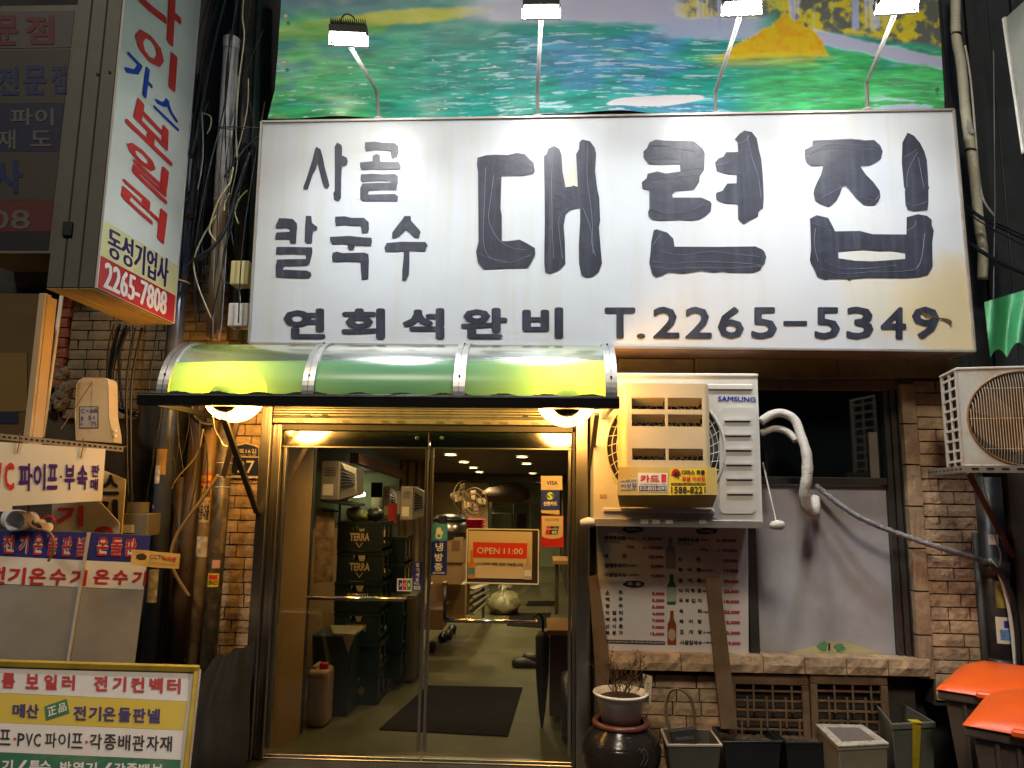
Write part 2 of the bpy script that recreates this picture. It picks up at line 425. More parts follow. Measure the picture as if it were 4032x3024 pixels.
# ================================================================== PICTURE BANNER above the sign
def fbm(x, y, seed, oct=5, sx=1., sy=1.):
    rs = np.random.RandomState(seed); out = np.zeros_like(x); amp = 1.; tot = 0
    for o in range(oct):
        G = rs.rand(64, 64); fx = x * sx * 2 ** o; fy = y * sy * 2 ** o
        ix = np.floor(fx).astype(int); iy = np.floor(fy).astype(int); tx = fx - ix; ty = fy - iy
        tx = tx * tx * (3 - 2 * tx); ty = ty * ty * (3 - 2 * ty)
        g = lambda i, j: G[(iy + j) % 64, (ix + i) % 64]
        out += amp * ((g(0, 0) * (1 - tx) + g(1, 0) * tx) * (1 - ty) + (g(0, 1) * (1 - tx) + g(1, 1) * tx) * ty); tot += amp; amp *= .55
    return out / tot
BY = -.16
bx0, bx1 = P(1085, 300, BY).x, P(3712, 300, BY).x
bz0, bz1 = P(2400, 455, BY).z, P(2400, 455, BY).z + 1.25
NX, NZ = 760, 330
U, V_ = np.meshgrid(np.linspace(0, 1, NX), np.linspace(0, 1, NZ))
# picture coordinates: photo pixel-like, x 1080..3720, y 455 at the bottom up to 0 at the frame edge and beyond
X_ = 1085 + U * (3712 - 1085)
zpix = 455 - V_ * 1.25 * FPX / 5.35
Y_ = zpix
wx = X_ / 100; wy = Y_ / 100
n1 = fbm(wx, wy, 1, 5, .5, 1.2); n2 = fbm(wx, wy, 2, 5, .35, .9); n3 = fbm(wx, wy, 3, 6, 1.2, 1.2)
C = np.zeros(X_.shape + (3,))
def mixc(C, c, a):
    a = np.clip(a, 0, 1)[..., None]; return C * (1 - a) + np.array(c) * a
sm = lambda a, b, x: np.clip((x - a) / (b - a), 0, 1) ** 2 * (3 - 2 * np.clip((x - a) / (b - a), 0, 1))
C[:] = (.006, .20, .17)
C = mixc(C, (.02, .30, .085), sm(.42, .62, n1) * sm(1900, 1100, X_) + sm(.45, .6, n1) * sm(2900, 3300, X_))      # greener left and right
C = mixc(C, (.03, .17, .30), sm(.40, .60, n2) * sm(1900, 2300, X_) * sm(3100, 2600, X_))                          # bluer centre
C = mixc(C, (.015, .10, .16), sm(110, 0, Y_ + 50 * n2) * sm(2000, 1300, X_))                                      # dark upper left
C = mixc(C, (.02, .30, .07), sm(380, 440, Y_) * sm(1700, 1300, X_) * .8)
e = ((X_ - 1600) / 330) ** 2 + ((Y_ - 62 + (X_ - 1600) * .06) / 30) ** 2 + (n3 - .5) * 1.5
C = mixc(C, (.32, .36, .02), sm(1.5, .5, e))                                                                    # olive shoal
e = ((X_ - 1250) / 280) ** 2 + ((Y_ - 110) / 36) ** 2 + (n3 - .5) * 1.6
C = mixc(C, (.10, .30, .03), sm(1.4, .5, e) * .8)
foam = sm(2150, 1500, X_) * 0 + sm(105, 60, Y_ + 60 * (n2 - .5) - 0.02 * (X_ - 2000)) * sm(1750, 2050, X_) * sm(3080, 2800, X_)
C = mixc(C, (.40, .41, .56), foam)
C = mixc(C, (.40, .42, .62), sm(175, 140, Y_ + 30 * (n3 - .5)) * sm(2560, 2700, X_) * sm(3100, 2960, X_) * .75)
C = mixc(C, (.06, .38, .10), sm(.35, .55, n1) * sm(165, 190, Y_ - 20 * n3) * sm(2300, 2550, X_) * sm(260, 215, Y_) * .8)
C = mixc(C, (.05, .34, .10), sm(230, 330, Y_) * sm(2850, 3050, X_) * .8)
# far bank of rocks, waterfall
bank = sm(150, 120, Y_ - (X_ - 3200) * .14 + 40 * (n3 - .5)) * sm(3040, 3130, X_)
n4b = fbm(wx, wy, 15, 6, 2.5, 2.5); n4c = sm(.40, .60, n4b)[..., None]; rockc = n4c * np.array([.42, .36, .012]) + (1 - n4c) * np.array([.07, .08, .07])
C = C * (1 - bank[..., None]) + rockc * bank[..., None]
bank2 = sm(85, 60, Y_ + 30 * (n3 - .5)) * sm(2650, 2760, X_) * sm(3150, 3050, X_)
C = C * (1 - bank2[..., None] * .9) + rockc * .9 * bank2[..., None]
ns = fbm(wx, wy, 9, 4, 6., .25)
fall = sm(.5, .68, ns) * (sm(150, 120, Y_) * (sm(3090, 3150, X_) * sm(3560, 3420, X_)) + sm(140, 110, Y_) * sm(2740, 2790, X_) * sm(2930, 2890, X_))
C = mixc(C, (.38, .45, .72), fall * .85)
fo2 = np.abs(Y_ - (150 + (X_ - 3180) * .22)) ; C = mixc(C, (.50, .52, .72), sm(34, 12, fo2 + 22 * (n3 - .5)) * sm(3150, 3210, X_))
# golden rock mound and its reflection
n4 = fbm(wx, wy, 14, 6, 4., 4.); top = 62 + ((X_ - 3110).clip(0) / 160) ** 2.2 * 150 + ((3110 - X_).clip(0) / 235) ** .8 * 150 + 90 * (n3 - .5) + 40 * (n4 - .5)
mound = sm(top - 6, top + 6, Y_) * sm(240, 224, Y_ + 24 * (n3 - .5))
mc = sm(.36, .58, n4)[..., None] * np.array([.72, .50, .004]) + (1 - sm(.36, .58, n4)[..., None]) * np.array([.60, .32, .004])
C = C * (1 - mound[..., None]) + mc * mound[..., None]
C = mixc(C, (.40, .33, .012), sm(.42, .56, fbm(wx, wy, 12, 5, .6, 2.5)) * sm(300, 200, Y_) * sm(200, 225, Y_) * sm(2760, 2900, X_) * sm(3360, 3200, X_))
# ripples and glints
rp = fbm(wx, wy, 21, 4, 1.1, 7.); rp2 = fbm(wx, wy, 22, 4, 1.3, 15.)
water = 1 - np.clip(bank + mound + foam * .7 + bank2, 0, 1)
C *= (1 + (1.3 * (rp - .5) * water * sm(100, 250, Y_ + 60))[..., None])
C = mixc(C, (.55, .68, .78), sm(.60, .74, rp2) * water * sm(60, 200, Y_) * (.12 + .45 * sm(1500, 2200, X_) * sm(3000, 2700, X_)))
gl = fbm(wx, wy, 31, 3, 1.8, 12.)
C = mixc(C, (.72, .75, .82), sm(.76, .82, gl) * water * .8 * sm(180, 240, Y_) * sm(2300, 1900, X_))
C = mixc(C, (.70, .68, .72), sm(1.15, .9, ((X_ - 2620) / 190) ** 2 + ((Y_ - 405 + (X_ - 2620) * .11) / 18) ** 2 + (n3 - .5)) * sm(2800, 2780, X_))
C = mixc(C, (.48, .52, .72), sm(.48, .6, rp) * sm(385, 430, Y_ + (3700 - X_) * .06) * sm(3380, 3550, X_))
C = C + .008; C = C * np.minimum(1.9, .85 / C.max(-1, keepdims=True))
bot = bz0 + .012 * np.sin(U * 17) + .02 * np.clip(1 - np.abs(U - .53) / .12, 0, 1)
bX = bx0 + U * (bx1 - bx0) - .035 * np.clip(1 - V_ * 6, 0, 1) * np.clip(1 - U * 12, 0, 1)
bYY = BY + .012 * np.sin(U * 9 + V_ * 3) + .010 * (fbm(U * 10, V_ * 5, 41, 3) - .5) + .012 * np.clip(1 - V_ * 8, 0, 1) * np.sin(U * 45)
bZ = bot + V_ * (bz1 - bot)
vb = np.stack([bX, bYY, bZ], -1).reshape(-1, 3)
idx = np.arange(NX * NZ).reshape(NZ, NX)
fc = np.stack([idx[:-1, :-1], idx[:-1, 1:], idx[1:, 1:], idx[1:, :-1]], -1).reshape(-1, 4)
base = np.array([(bx0 + bx1) / 2, BY, bz0]); me = bpy.data.meshes.new('picture_banner')
me.vertices.add(len(vb)); me.vertices.foreach_set('co', (vb - base).ravel())
me.loops.add(fc.size); me.loops.foreach_set('vertex_index', fc.ravel())
me.polygons.add(len(fc)); me.polygons.foreach_set('loop_start', np.arange(0, fc.size, 4)); me.update(calc_edges=True)
me.polygons.foreach_set('use_smooth', [True] * len(me.polygons))
ca = me.color_attributes.new('print', 'FLOAT_COLOR', 'POINT')
ca.data.foreach_set('color', np.concatenate([C, np.ones(X_.shape + (1,))], -1).ravel())
bm_ = M('banner_print', (.1, .3, .3), .32, 0, bump=.12, bscale=9)
b_ = bm_.node_tree.nodes['Principled BSDF']; at = bm_.node_tree.nodes.new('ShaderNodeAttribute'); at.attribute_name = 'print'
bm_.node_tree.links.new(at.outputs['Color'], b_.inputs['Base Color'])
me.materials.append(bm_)
bo = bpy.data.objects.new('picture_banner', me); bo.location = base; col.objects.link(bo); WORLD[bo.name] = Vector(base)
props(bo, 'vinyl banner printed with turquoise water, waterfall and golden rocks', 'banner')
brass = M('brass_eyelet', (.35, .24, .10), .4, .9)
for px, py in ((1083, 462), (1115, 458), (1122, 252), (1125, 64), (3690, 352), (3705, 430)):
    MB().lathe(P(px, py, BY - .016), [(.006, 0), (.012, 0), (.012, -.003), (.006, -.003)], 10, 'y', cap=False).build('eyelet', brass, bo)

# ================================================================== MAIN SIGNBOARD
SY = -.35
sp = PY(SY)
sg = thing('signboard', 'big white restaurant signboard with large black brushed lettering and phone number', 'sign', P(2400, 1365, SY))
sign_m = M('sign_flex_face', (.60, .64, .69), .3, 0, bump=.04, bscale=3, var=.03, vscale=3, dirt=(.55, .52, .42), dscale=7, damt=.5, streak=True)
# a yellow water stain of its own in the lower right corner, next to the tear
N = sign_m.node_tree.nodes; L = sign_m.node_tree.links; b = N['Principled BSDF']
prev = b.inputs['Base Color'].links[0].from_socket
geo = N.new('ShaderNodeNewGeometry')
for c, r, colr, amt in ((P(3760, 1240, SY), .42, (.64, .50, .25), .78), (P(3450, 1130, SY), .30, (.70, .62, .40), .4), (P(2240, 700, SY), .14, (.75, .68, .42), .45)):
    vm = N.new('ShaderNodeVectorMath'); vm.operation = 'DISTANCE'; vm.inputs[1].default_value = c; L.new(geo.outputs['Position'], vm.inputs[0])
    nn = N.new('ShaderNodeTexNoise'); nn.inputs['Scale'].default_value = 7; nn.inputs['Detail'].default_value = 6; L.new(geo.outputs['Position'], nn.inputs['Vector'])
    ad = N.new('ShaderNodeMath'); ad.operation = 'MULTIPLY_ADD'; ad.inputs[1].default_value = .35; L.new(nn.outputs['Fac'], ad.inputs[0]); L.new(vm.outputs['Value'], ad.inputs[2])
    mr = N.new('ShaderNodeMapRange'); mr.inputs[1].default_value = r * .55 + .17; mr.inputs[2].default_value = r + .17; mr.inputs[3].default_value = amt; mr.inputs[4].default_value = 0
    L.new(ad.outputs[0], mr.inputs[0]); mx = N.new('ShaderNodeMix'); mx.data_type = 'RGBA'; L.new(mr.outputs[0], mx.inputs[0]); L.new(prev, mx.inputs[6]); mx.inputs[7].default_value = (*colr, 1); prev = mx.outputs[2]
L.new(prev, b.inputs['Base Color'])
cs = [(1032, 482), (3752, 434), (3835, 1384), (982, 1352)]
fc3 = [sp.at(*p) for p in cs]
MB().hexa(fc3, (0, .33, 0)).build('panel', sign_m, sg)
tr_m = M('sign_trim', (.50, .46, .42), .4, .5, var=.1, dirt=(.2, .13, .08))
for i in range(4):
    a, b2 = fc3[i], fc3[(i + 1) % 4]; cen = (fc3[0] + fc3[2]) / 2
    off = Vector((0, .04, 0)); MB().bar(a + off + Vector((0, -.045, 0)), b2 + off + Vector((0, -.045, 0)), .012, .02, (0, 1, 0)).build('trim', tr_m, sg)
und = M('sign_underside', (.22, .14, .09), .7, 0, var=.25, dirt=(.06, .04, .03))
bl, br = fc3[3], fc3[2]
MB().hexa([bl + Vector((0, .01, -.004)), br + Vector((0, .01, -.004)), br + Vector((-.1, .32, -.004)), bl + Vector((.05, .32, -.004))], (0, 0, -.006)).build('underside', und, sg)
ink = M('cut_vinyl_lettering', (.028, .032, .052), .42, 0, bump=.25, bscale=22, var=.25, vscale=10, dirt=(.10, .12, .16), dscale=22, damt=.45, streak=True)
def T(o, s=2.074):
    return lambda pts: [(o[0] + x / s, o[1] + y / s) for x, y in pts]
A, B, Cc = T((1000, 0)), T((2000, 0)), T((3000, 0)); D, E_, F_ = T((1000, 750)), T((2000, 750)), T((3000, 750))
def letter(loops, name='painted_letter', hole=None):
    pts = [sp.at(*p, .0035) for l in loops for p in l]
    h = [[sp.at(*p, .0035) for p in hole]] if hole else []
    return MB().poly(pts, None, h).build(name, ink, sg)
letter([A([(510,1200),(545,1220),(565,1290),(580,1370),(610,1480),(618,1520),(600,1545),(575,1535),(560,1490),(540,1420),(520,1340),(505,1390),(480,1430),(460,1490),(440,1550),(405,1550),(405,1525),(430,1460),(455,1380),(480,1300),(500,1220)])])
letter([A([(680,1165),(715,1185),(722,1210),(720,1270),(760,1290),(768,1320),(760,1350),(735,1362),(720,1358),(715,1450),(712,1620),(690,1648),(655,1635),(648,1580),(660,1560),(662,1400),(660,1200)])])
letter([A([(908,1163),(990,1158),(1060,1168),(1150,1170),(1180,1195),(1183,1240),(1170,1285),(1125,1300),(1115,1240),(1050,1232),(990,1228),(915,1238),(905,1210)])])
letter([A([(970,1275),(1000,1258),(1028,1268),(1032,1322),(1185,1325),(1200,1360),(1195,1385),(1050,1390),(960,1385),(880,1392),(868,1370),(866,1328),(970,1318)])])
letter([A([(875,1425),(960,1420),(1050,1425),(1150,1422),(1175,1440),(1175,1490),(1160,1555),(1050,1552),(940,1560),(932,1590),(1150,1585),(1178,1605),(1172,1645),(1000,1645),(885,1645),(868,1625),(868,1540),(885,1500),(1000,1495),(1115,1495),(1115,1480),(1000,1478),(880,1488),(870,1470)])])
letter([D([(205,228),(260,228),(320,235),(352,270),(355,300),(348,370),(345,435),(298,435),(292,400),(175,403),(175,375),(185,345),(290,338),(297,325),(270,308),(180,312),(178,285),(195,255)])])
letter([D([(425,208),(470,210),(475,265),(500,285),(520,300),(515,325),(485,335),(478,380),(475,430),(440,435),(415,420),(418,300)])])
letter([D([(185,462),(290,462),(440,465),(475,465),(480,500),(470,550),(455,600),(430,615),(250,618),(240,648),(430,655),(465,670),(472,695),(450,718),(300,715),(180,708),(178,620),(190,565),(300,562),(425,560),(425,525),(330,520),(180,522)])])
letter([D([(665,215),(740,212),(800,225),(900,225),(938,260),(940,320),(930,345),(882,352),(872,290),(790,288),(740,282),(670,292),(662,250)])])
letter([D([(622,380),(780,372),(900,385),(960,388),(965,420),(955,455),(825,450),(818,480),(795,490),(770,480),(765,445),(720,438),(640,442),(622,410)])])
letter([D([(645,510),(680,500),(720,512),(900,508),(935,520),(940,570),(935,725),(880,728),(872,640),(870,585),(760,580),(680,585),(642,582),(638,545)])])
letter([D([(1230,210),(1280,210),(1285,250),(1345,315),(1362,340),(1345,390),(1310,385),(1270,345),(1240,325),(1200,365),(1160,392),(1128,390),(1130,345),(1170,290),(1210,240)])])
letter([D([(1085,430),(1200,420),(1400,422),(1420,450),(1405,480),(1400,500),(1270,492),(1270,600),(1265,690),(1240,738),(1210,735),(1212,650),(1222,560),(1225,498),(1075,502),(1065,470)])])
letter([[(1880,622),(1915,612),(1950,610),(2000,611),(2036,603),(2067,608),(2084,627),(2101,641),(2106,675),(2101,685),(2058,693),(2000,693),(1975,693),(1973,750),(1971,822),(1976,850),(1976,950),(2000,950),(2046,944),(2072,957),(2106,977),(2108,1001),(2092,1034),(2077,1055),(2000,1056),(1906,1061),(1895,1050),(1882,1034),(1875,991),(1885,952),(1883,750),(1882,675),(1878,651)]])
letter([[(2181,575),(2203,588),(2211,612),(2215,675),(2222,710),(2227,738),(2250,735),(2258,731),(2275,737),(2272,675),(2268,608),(2280,588),(2281,562),(2292,550),(2323,557),(2342,583),(2347,607),(2343,675),(2352,747),(2359,779),(2363,870),(2358,895),(2364,967),(2370,1039),(2357,1071),(2333,1090),(2309,1093),(2289,1083),(2280,1039),(2279,967),(2284,870),(2284,820),(2270,820),(2241,830),(2227,846),(2219,890),(2224,952),(2226,1039),(2202,1063),(2166,1078),(2147,1073),(2143,1039),(2145,870),(2144,750),(2141,617),(2152,607),(2159,586)]])
letter([B([(1205,1142),(1280,1150),(1440,1152),(1520,1155),(1590,1215),(1607,1255),(1600,1390),(1565,1440),(1560,1490),(1520,1550),(1370,1560),(1340,1590),(1345,1615),(1580,1615)]), E_([(1650,90),(1662,110),(1655,170),(1610,210),(1560,238),(1500,248),(1400,240),(1240,248),(1180,240),(1150,215),(1143,180),(1155,150),(1155,5)]), B([(1155,1555),(1100,1545),(1092,1490),(1130,1460),(1140,1420),(1220,1402),(1290,1418),(1408,1402),(1405,1350),(1390,1340),(1240,1345),(1150,1345),(1108,1290),(1105,1240),(1135,1210),(1155,1165)])])
letter([B([(1930,1068),(1990,1080),(2030,1130),(2050,1230),(2068,1300)]), [(3002,680),(3005,723),(3007,779),(3004,822)], E_([(2060,160),(2045,180),(2040,215),(1975,245),(1925,278),(1880,235),(1875,120),(1860,110),(1760,105),(1705,80),(1697,50),(1700,20),(1750,4)]), B([(1790,1500),(1865,1498),(1868,1428),(1800,1425),(1705,1400),(1690,1330),(1720,1295),(1760,1280),(1780,1245),(1880,1243),(1875,1165),(1850,1140),(1890,1095)])])
letter([E_([(1190,325),(1215,318),(1300,345),(1350,395),(1360,460),(1700,462),(2020,458)]), F_([(0,482),(20,500),(35,545),(20,600),(0,615)]), E_([(2060,650),(2000,672),(1800,670),(1750,660),(1680,672),(1580,655),(1430,680),(1310,668),(1260,695),(1210,710),(1180,690),(1160,620),(1153,590),(1165,500),(1170,420)])])
letter([Cc([(412,1148),(730,1135),(830,1148),(915,1145),(965,1190),(985,1240),(970,1300),(920,1335),(880,1355),(800,1358),(850,1430),(910,1490),(960,1560)]), F_([(966,55),(950,90),(915,125),(830,120),(770,65)]), Cc([(710,1545),(680,1518),(655,1530),(635,1590)]), F_([(605,90),(545,135),(490,115),(435,90),(420,30)]), Cc([(425,1550),(445,1500),(480,1430),(500,1355),(400,1358),(365,1330),(350,1290),(348,1225),(412,1195)])])
letter([Cc([(1188,1085),(1240,1110),(1290,1170),(1325,1240),(1345,1310),(1352,1400),(1358,1520),(1365,1530),(1358,1560)]), F_([(1358,100),(1350,160),(1240,172),(1190,160),(1170,115),(1165,10)]), Cc([(1168,1550),(1158,1530),(1140,1330),(1145,1165)])])
letter([F_([(390,232),(445,203),(540,225),(575,290),(595,335),(800,332),(900,358),(1060,360),(1178,360),(1180,220),(1270,195),(1345,208),(1385,240),(1385,285),(1402,330),(1388,430),(1392,620),(1350,690),(1280,708),(1180,715),(860,712),(735,722),(710,740),(690,722),(540,722),(520,732),(450,705),(430,650),(400,600),(390,570),(400,480),(395,300)])], hole=F_([(620,500),(700,492),(830,483),(960,495),(1050,492),(1168,510),(1168,560),(1050,570),(900,580),(760,575),(625,555)]))
# wrinkles standing up in the vinyl letters
wr = M('vinyl_crease', (.26, .29, .36), .3)
mb = MB()
def crease(pts, r=.0011): mb.tube([sp.at(v.x, v.y, .0045) for v in spline([Vector((a, b, 0)) for a, b in pts], 4)], r, 4, False)
for pts in ([(1912,660),(1908,800),(1903,940),(1925,1010),(2000,1035),(2090,1005)], [(1945,690),(1930,800),(1925,870),(1960,940),(2010,975),(2070,985)], [(1886,1000),(1935,1020),(2000,1030)],
            [(2178,600),(2172,700),(2175,900),(2180,1020)], [(2315,560),(2312,700),(2330,850),(2335,1000)], [(2235,822),(2205,850),(2200,900),(2215,1020)],
            [(2296,820),(2325,900),(2330,960),(2345,1010)], [(2060,590),(2100,610)], [(2555,580),(2600,575),(2660,585),(2740,600)], [(2560,628),(2620,630),(2670,628)], [(2550,705),(2650,700),(2720,670),(2760,660)],
            [(2570,720),(2640,706),(2755,684)], [(2560,822),(2620,838),(2690,838),(2790,806)], [(2570,830),(2640,845),(2720,830),(2770,802)], [(2940,530),(2960,620),(2985,700),(2996,780)],
            [(2905,565),(2935,555),(2952,530)], [(2820,650),(2870,640),(2915,600),(2945,590)], [(2600,990),(2690,1005),(2800,992),(2990,1012)], [(2565,1030),(2650,1038),(2780,1032),(2960,1040),(2998,1050)],
            [(2565,1048),(2630,1058),(2740,1055),(2890,1056),(2995,1048)], [(2570,965),(2600,925)], [(3180,580),(3240,560),(3330,552),(3400,550)], [(3190,605),(3260,572),(3360,572),(3470,578)], [(3175,620),(3230,590),(3320,586),(3450,592)],
            [(3240,740),(3320,730)], [(3215,790),(3270,760),(3330,735),(3400,755),(3450,780)], [(3230,775),(3255,790),(3265,800)], [(3385,775),(3440,790),(3460,770)],
            [(3570,740),(3572,680),(3600,620),(3612,600)], [(3615,620),(3625,680),(3637,740)], [(3560,620),(3610,590)], [(3565,800),(3600,810),(3650,795)], [(3210,900),(3205,960),(3220,1030)],
            [(3245,1025),(3300,1055),(3400,1058),(3530,1045)], [(3225,1055),(3300,1078),(3420,1072),(3560,1068),(3620,1040),(3640,920)], [(3570,910),(3600,890),(3605,870)], [(3195,880),(3230,890),(3270,910)]):
    crease(pts)
mb.build('vinyl_creases', wr, sg)
for it in [('연', (1116,1213,1282,1336)), ('회', (1344,1213,1517,1338)), ('석', (1584,1212,1750,1337)), ('완', (1814,1211,1998,1336)), ('비', (2056,1209,2218,1334))]: text([it], sp, ink, sg, 'letter', .06, .003)
for it in [('T', (2381,1210,2501,1335)), ('.', (2506,1313,2541,1335)), ('2', (2570,1207,2675,1335)), ('2', (2697,1207,2802,1335)), ('6', (2825,1207,2929,1335)), ('5', (2957,1209,3059,1336)), ('-', (3084,1264,3177,1282)), ('5', (3206,1209,3307,1337)), ('3', (3331,1207,3438,1337)), ('4', (3466,1209,3568,1337)), ('9', (3589,1206,3698,1337))]: text([it], sp, ink, sg, 'letter', .045, .003)
# the tear across the 9
tear = M('burnt_tear', (.10, .055, .02), .8, var=.4, vscale=60)
MB().poly([sp.at(*p, .006) for p in F_([(1297,920),(1303,990),(1330,1010),(1375,1022),(1400,1030),(1450,1040),(1520,1050),(1548,1070),(1540,1120),(1520,1080),(1460,1055),(1380,1035),(1330,1030),(1300,1000)])]).build('tear', tear, sg)

# ================================================================== FLOOD LIGHTS on arms
arm_m = M('arm_paint', (.62, .61, .58), .35, .2, var=.05, dirt=(.35, .25, .15), dscale=12, damt=.3)
fin_m = M('black_heatsink', (.03, .028, .026), .5, .4, var=.2)
lens_m = ME('lit_led_lens', (1, .97, .92), 130)
FX = [(1492, 473), (2117, 463), (2817, 455), (3415, 437)]
HD = [(1374, 148), (2131, 42), (2918, 28), (3530, 20)]
LB = ['leftmost sign floodlight, black finned head with looped cable, in front of the banner', 'second floodlight from the left, black head on a straight upright arm',
      'third floodlight from the left, its arm leaning past the golden rock', 'rightmost floodlight, white arm leaning right over the printed waterfall']
for i, ((ax, ay), (hx, hy)) in enumerate(zip(FX, HD)):
    bpos = P(ax, ay, SY + .02)
    HY = -1.02 + (.04 if i in (1,) else 0)
    hp = P(hx, hy, HY)
    t = thing('floodlight', LB[i], 'floodlight', bpos, 'floodlights on arms above the big sign')
    mid = P(ax - (9 if i == 0 else 0 if i < 1 else 2) + (2 if i == 2 else 0), [357, 365, 362, 325][i], SY - .0)
    MB().lathe(bpos - Vector((0, 0, .0)), [(.035, 0), (.03, .012), (.014, .02)], 16).build('arm_base', arm_m, t, smooth=True)
    neck = hp + Vector((0, .02, -.035))
    MB().tube([bpos, mid] + [mid.lerp(neck, .04), neck], .0115, 12).build('arm', arm_m, t, smooth=True)
    tilt = rad(5)   # lens looks down and back to the wall
    rm = Matrix.Rotation(tilt, 3, 'X')
    zr = Matrix.Rotation([.10, 0, -.05, -.08][i], 3, 'Z')
    tf = lambda mbx: setattr(mbx, 'v', [hp + zr @ (rm @ v) for v in mbx.v]) or mbx
    W, Dp = .100, .060
    body = MB().box(-W, W, -Dp, Dp, .0, .042); tf(body).build('housing', fin_m, t, bevel=.003)
    fins = MB()
    for k in range(17):
        xk = -W + .008 + k * (2 * W - .016) / 16; fins.box(xk - .0016, xk + .0016, -Dp + .004, Dp - .004, .042, .078)
    tf(fins).build('cooling_fins', fin_m, t)
    ln = MB().box(-W + .008, W - .008, -Dp + .006, Dp - .006, -.016, -.0005); tf(ln).build('lens', lens_m, t)
    br_ = MB().box(-W - .007, -W - .002, -.01, .01, -.045, .03).box(W + .002, W + .007, -.01, .01, -.045, .03).box(-W - .007, W + .007, -.01, .01, -.05, -.045)
    tf(br_).build('bracket', arm_m, t)
    if i == 0:
        c0 = hp + Vector((-.02, 0, .05))
        MB().tube(spline([c0, c0 + Vector((-.03, 0, .05)), c0 + Vector((.0, -.01, .085)), c0 + Vector((.045, -.01, .06)), c0 + Vector((.05, 0, .0))], 6), .0042, 8).build('cable', black_rubber, t, smooth=True)
    la = bpy.data.lights.new('led_light', 'AREA'); la.shape = 'RECTANGLE'; la.size = .17; la.size_y = .1; la.energy = FLOOD_W; la.color = (.93, .97, 1); la.spread = rad(118)
    lo = bpy.data.objects.new('led_light', la); col.objects.link(lo); lo.parent = t
    nrm = zr @ (rm @ Vector((0, 0, -1)))
    lo.location = hp + nrm * .020 - bpos; lo.rotation_euler = (-nrm).to_track_quat('Z', 'Y').to_euler()

# ================================================================== AWNING of green polycarbonate
FY, BYA = -.92, -.55
ax0, ax1 = P(572, 1548, FY).x, P(2436, 1600, FY).x
azf, azb = P(1500, 1560, FY).z, P(1500, 1364, BYA).z
aw = thing('awning', 'curved green polycarbonate awning with aluminium ribs over the glass door', 'awning', ((ax0 + ax1) / 2, BYA, azf - .06))
green = bpy.data.materials.new('green_polycarbonate'); green.use_nodes = True
N = green.node_tree.nodes; L = green.node_tree.links; N.remove(N['Principled BSDF'])
tl_ = N.new('ShaderNodeBsdfTranslucent'); tl_.inputs[0].default_value = (.26, .60, .16, 1)
rf = N.new('ShaderNodeBsdfRefraction'); rf.inputs['Color'].default_value = (.45, .66, .02, 1); rf.inputs['Roughness'].default_value = .10; rf.inputs['IOR'].default_value = 1.03
df = N.new('ShaderNodeBsdfDiffuse'); df.inputs[0].default_value = (.13, .50, .33, 1)
gl = N.new('ShaderNodeBsdfGlossy'); gl.inputs['Roughness'].default_value = .2
fz = N.new('ShaderNodeFresnel'); fz.inputs[0].default_value = 1.28
m1 = N.new('ShaderNodeMixShader'); m1.inputs[0].default_value = .36; L.new(tl_.outputs[0], m1.inputs[1]); L.new(rf.outputs[0], m1.inputs[2])
m2 = N.new('ShaderNodeMixShader'); m2.inputs[0].default_value = .42; L.new(m1.outputs[0], m2.inputs[1]); L.new(df.outputs[0], m2.inputs[2])
m3 = N.new('ShaderNodeMixShader'); fm_ = N.new('ShaderNodeMath'); fm_.operation = 'MULTIPLY'; fm_.inputs[1].default_value = .9; L.new(fz.outputs[0], fm_.inputs[0]); L.new(fm_.outputs[0], m3.inputs[0]); L.new(m2.outputs[0], m3.inputs[1]); L.new(gl.outputs[0], m3.inputs[2])
L.new(m3.outputs[0], N['Material Output'].inputs[0])
def prof(t, r=0): return (BYA - (BYA - FY + r) * math.sin(t), azf + (azb - azf + r) * math.cos(t))
NT = 20
ribs = [(P(640, 1545, FY).x), P(1211, 1560, FY).x, P(1806, 1575, FY).x, P(2408, 1590, FY).x]
grime = M('algae_grime', (.02, .045, .012), .8, var=.4)
for i in range(3):
    mb = MB(); xa, xb = ribs[i], ribs[i + 1]
    nx = 16
    for j in range(NT + 1):
        y, z = prof(math.pi / 2 * j / NT)
        for k in range(nx + 1): mb.v.append(Vector((xa + (xb - xa) * k / nx, y, z)))
    for j in range(NT):
        for k in range(nx):
            a = j * (nx + 1) + k; mb.f.append((a, a + 1, a + nx + 2, a + nx + 1))
    mb.build('canopy_sheet', green, aw, smooth=True)
    # algae gathered along the gutter
    mb = MB(); pts = []; n = 60; top = []
    for k in range(n + 1):
        x = xa + .02 + (xb - xa - .04) * k / n; h = .010 + .008 * math.sin(k * .35 + i) + random.uniform(0, .004)
        th = math.pi / 2 - h / (azb - azf); y, z = prof(th, .002); y0_, z0_ = prof(math.pi / 2, .002); mb.v += [Vector((x, y0_ - .001, z0_)), Vector((x, y - .001, z))]
    for k in range(n): mb.f.append((2 * k, 2 * k + 2, 2 * k + 3, 2 * k + 1))
    mb.build('algae_line', grime, aw)
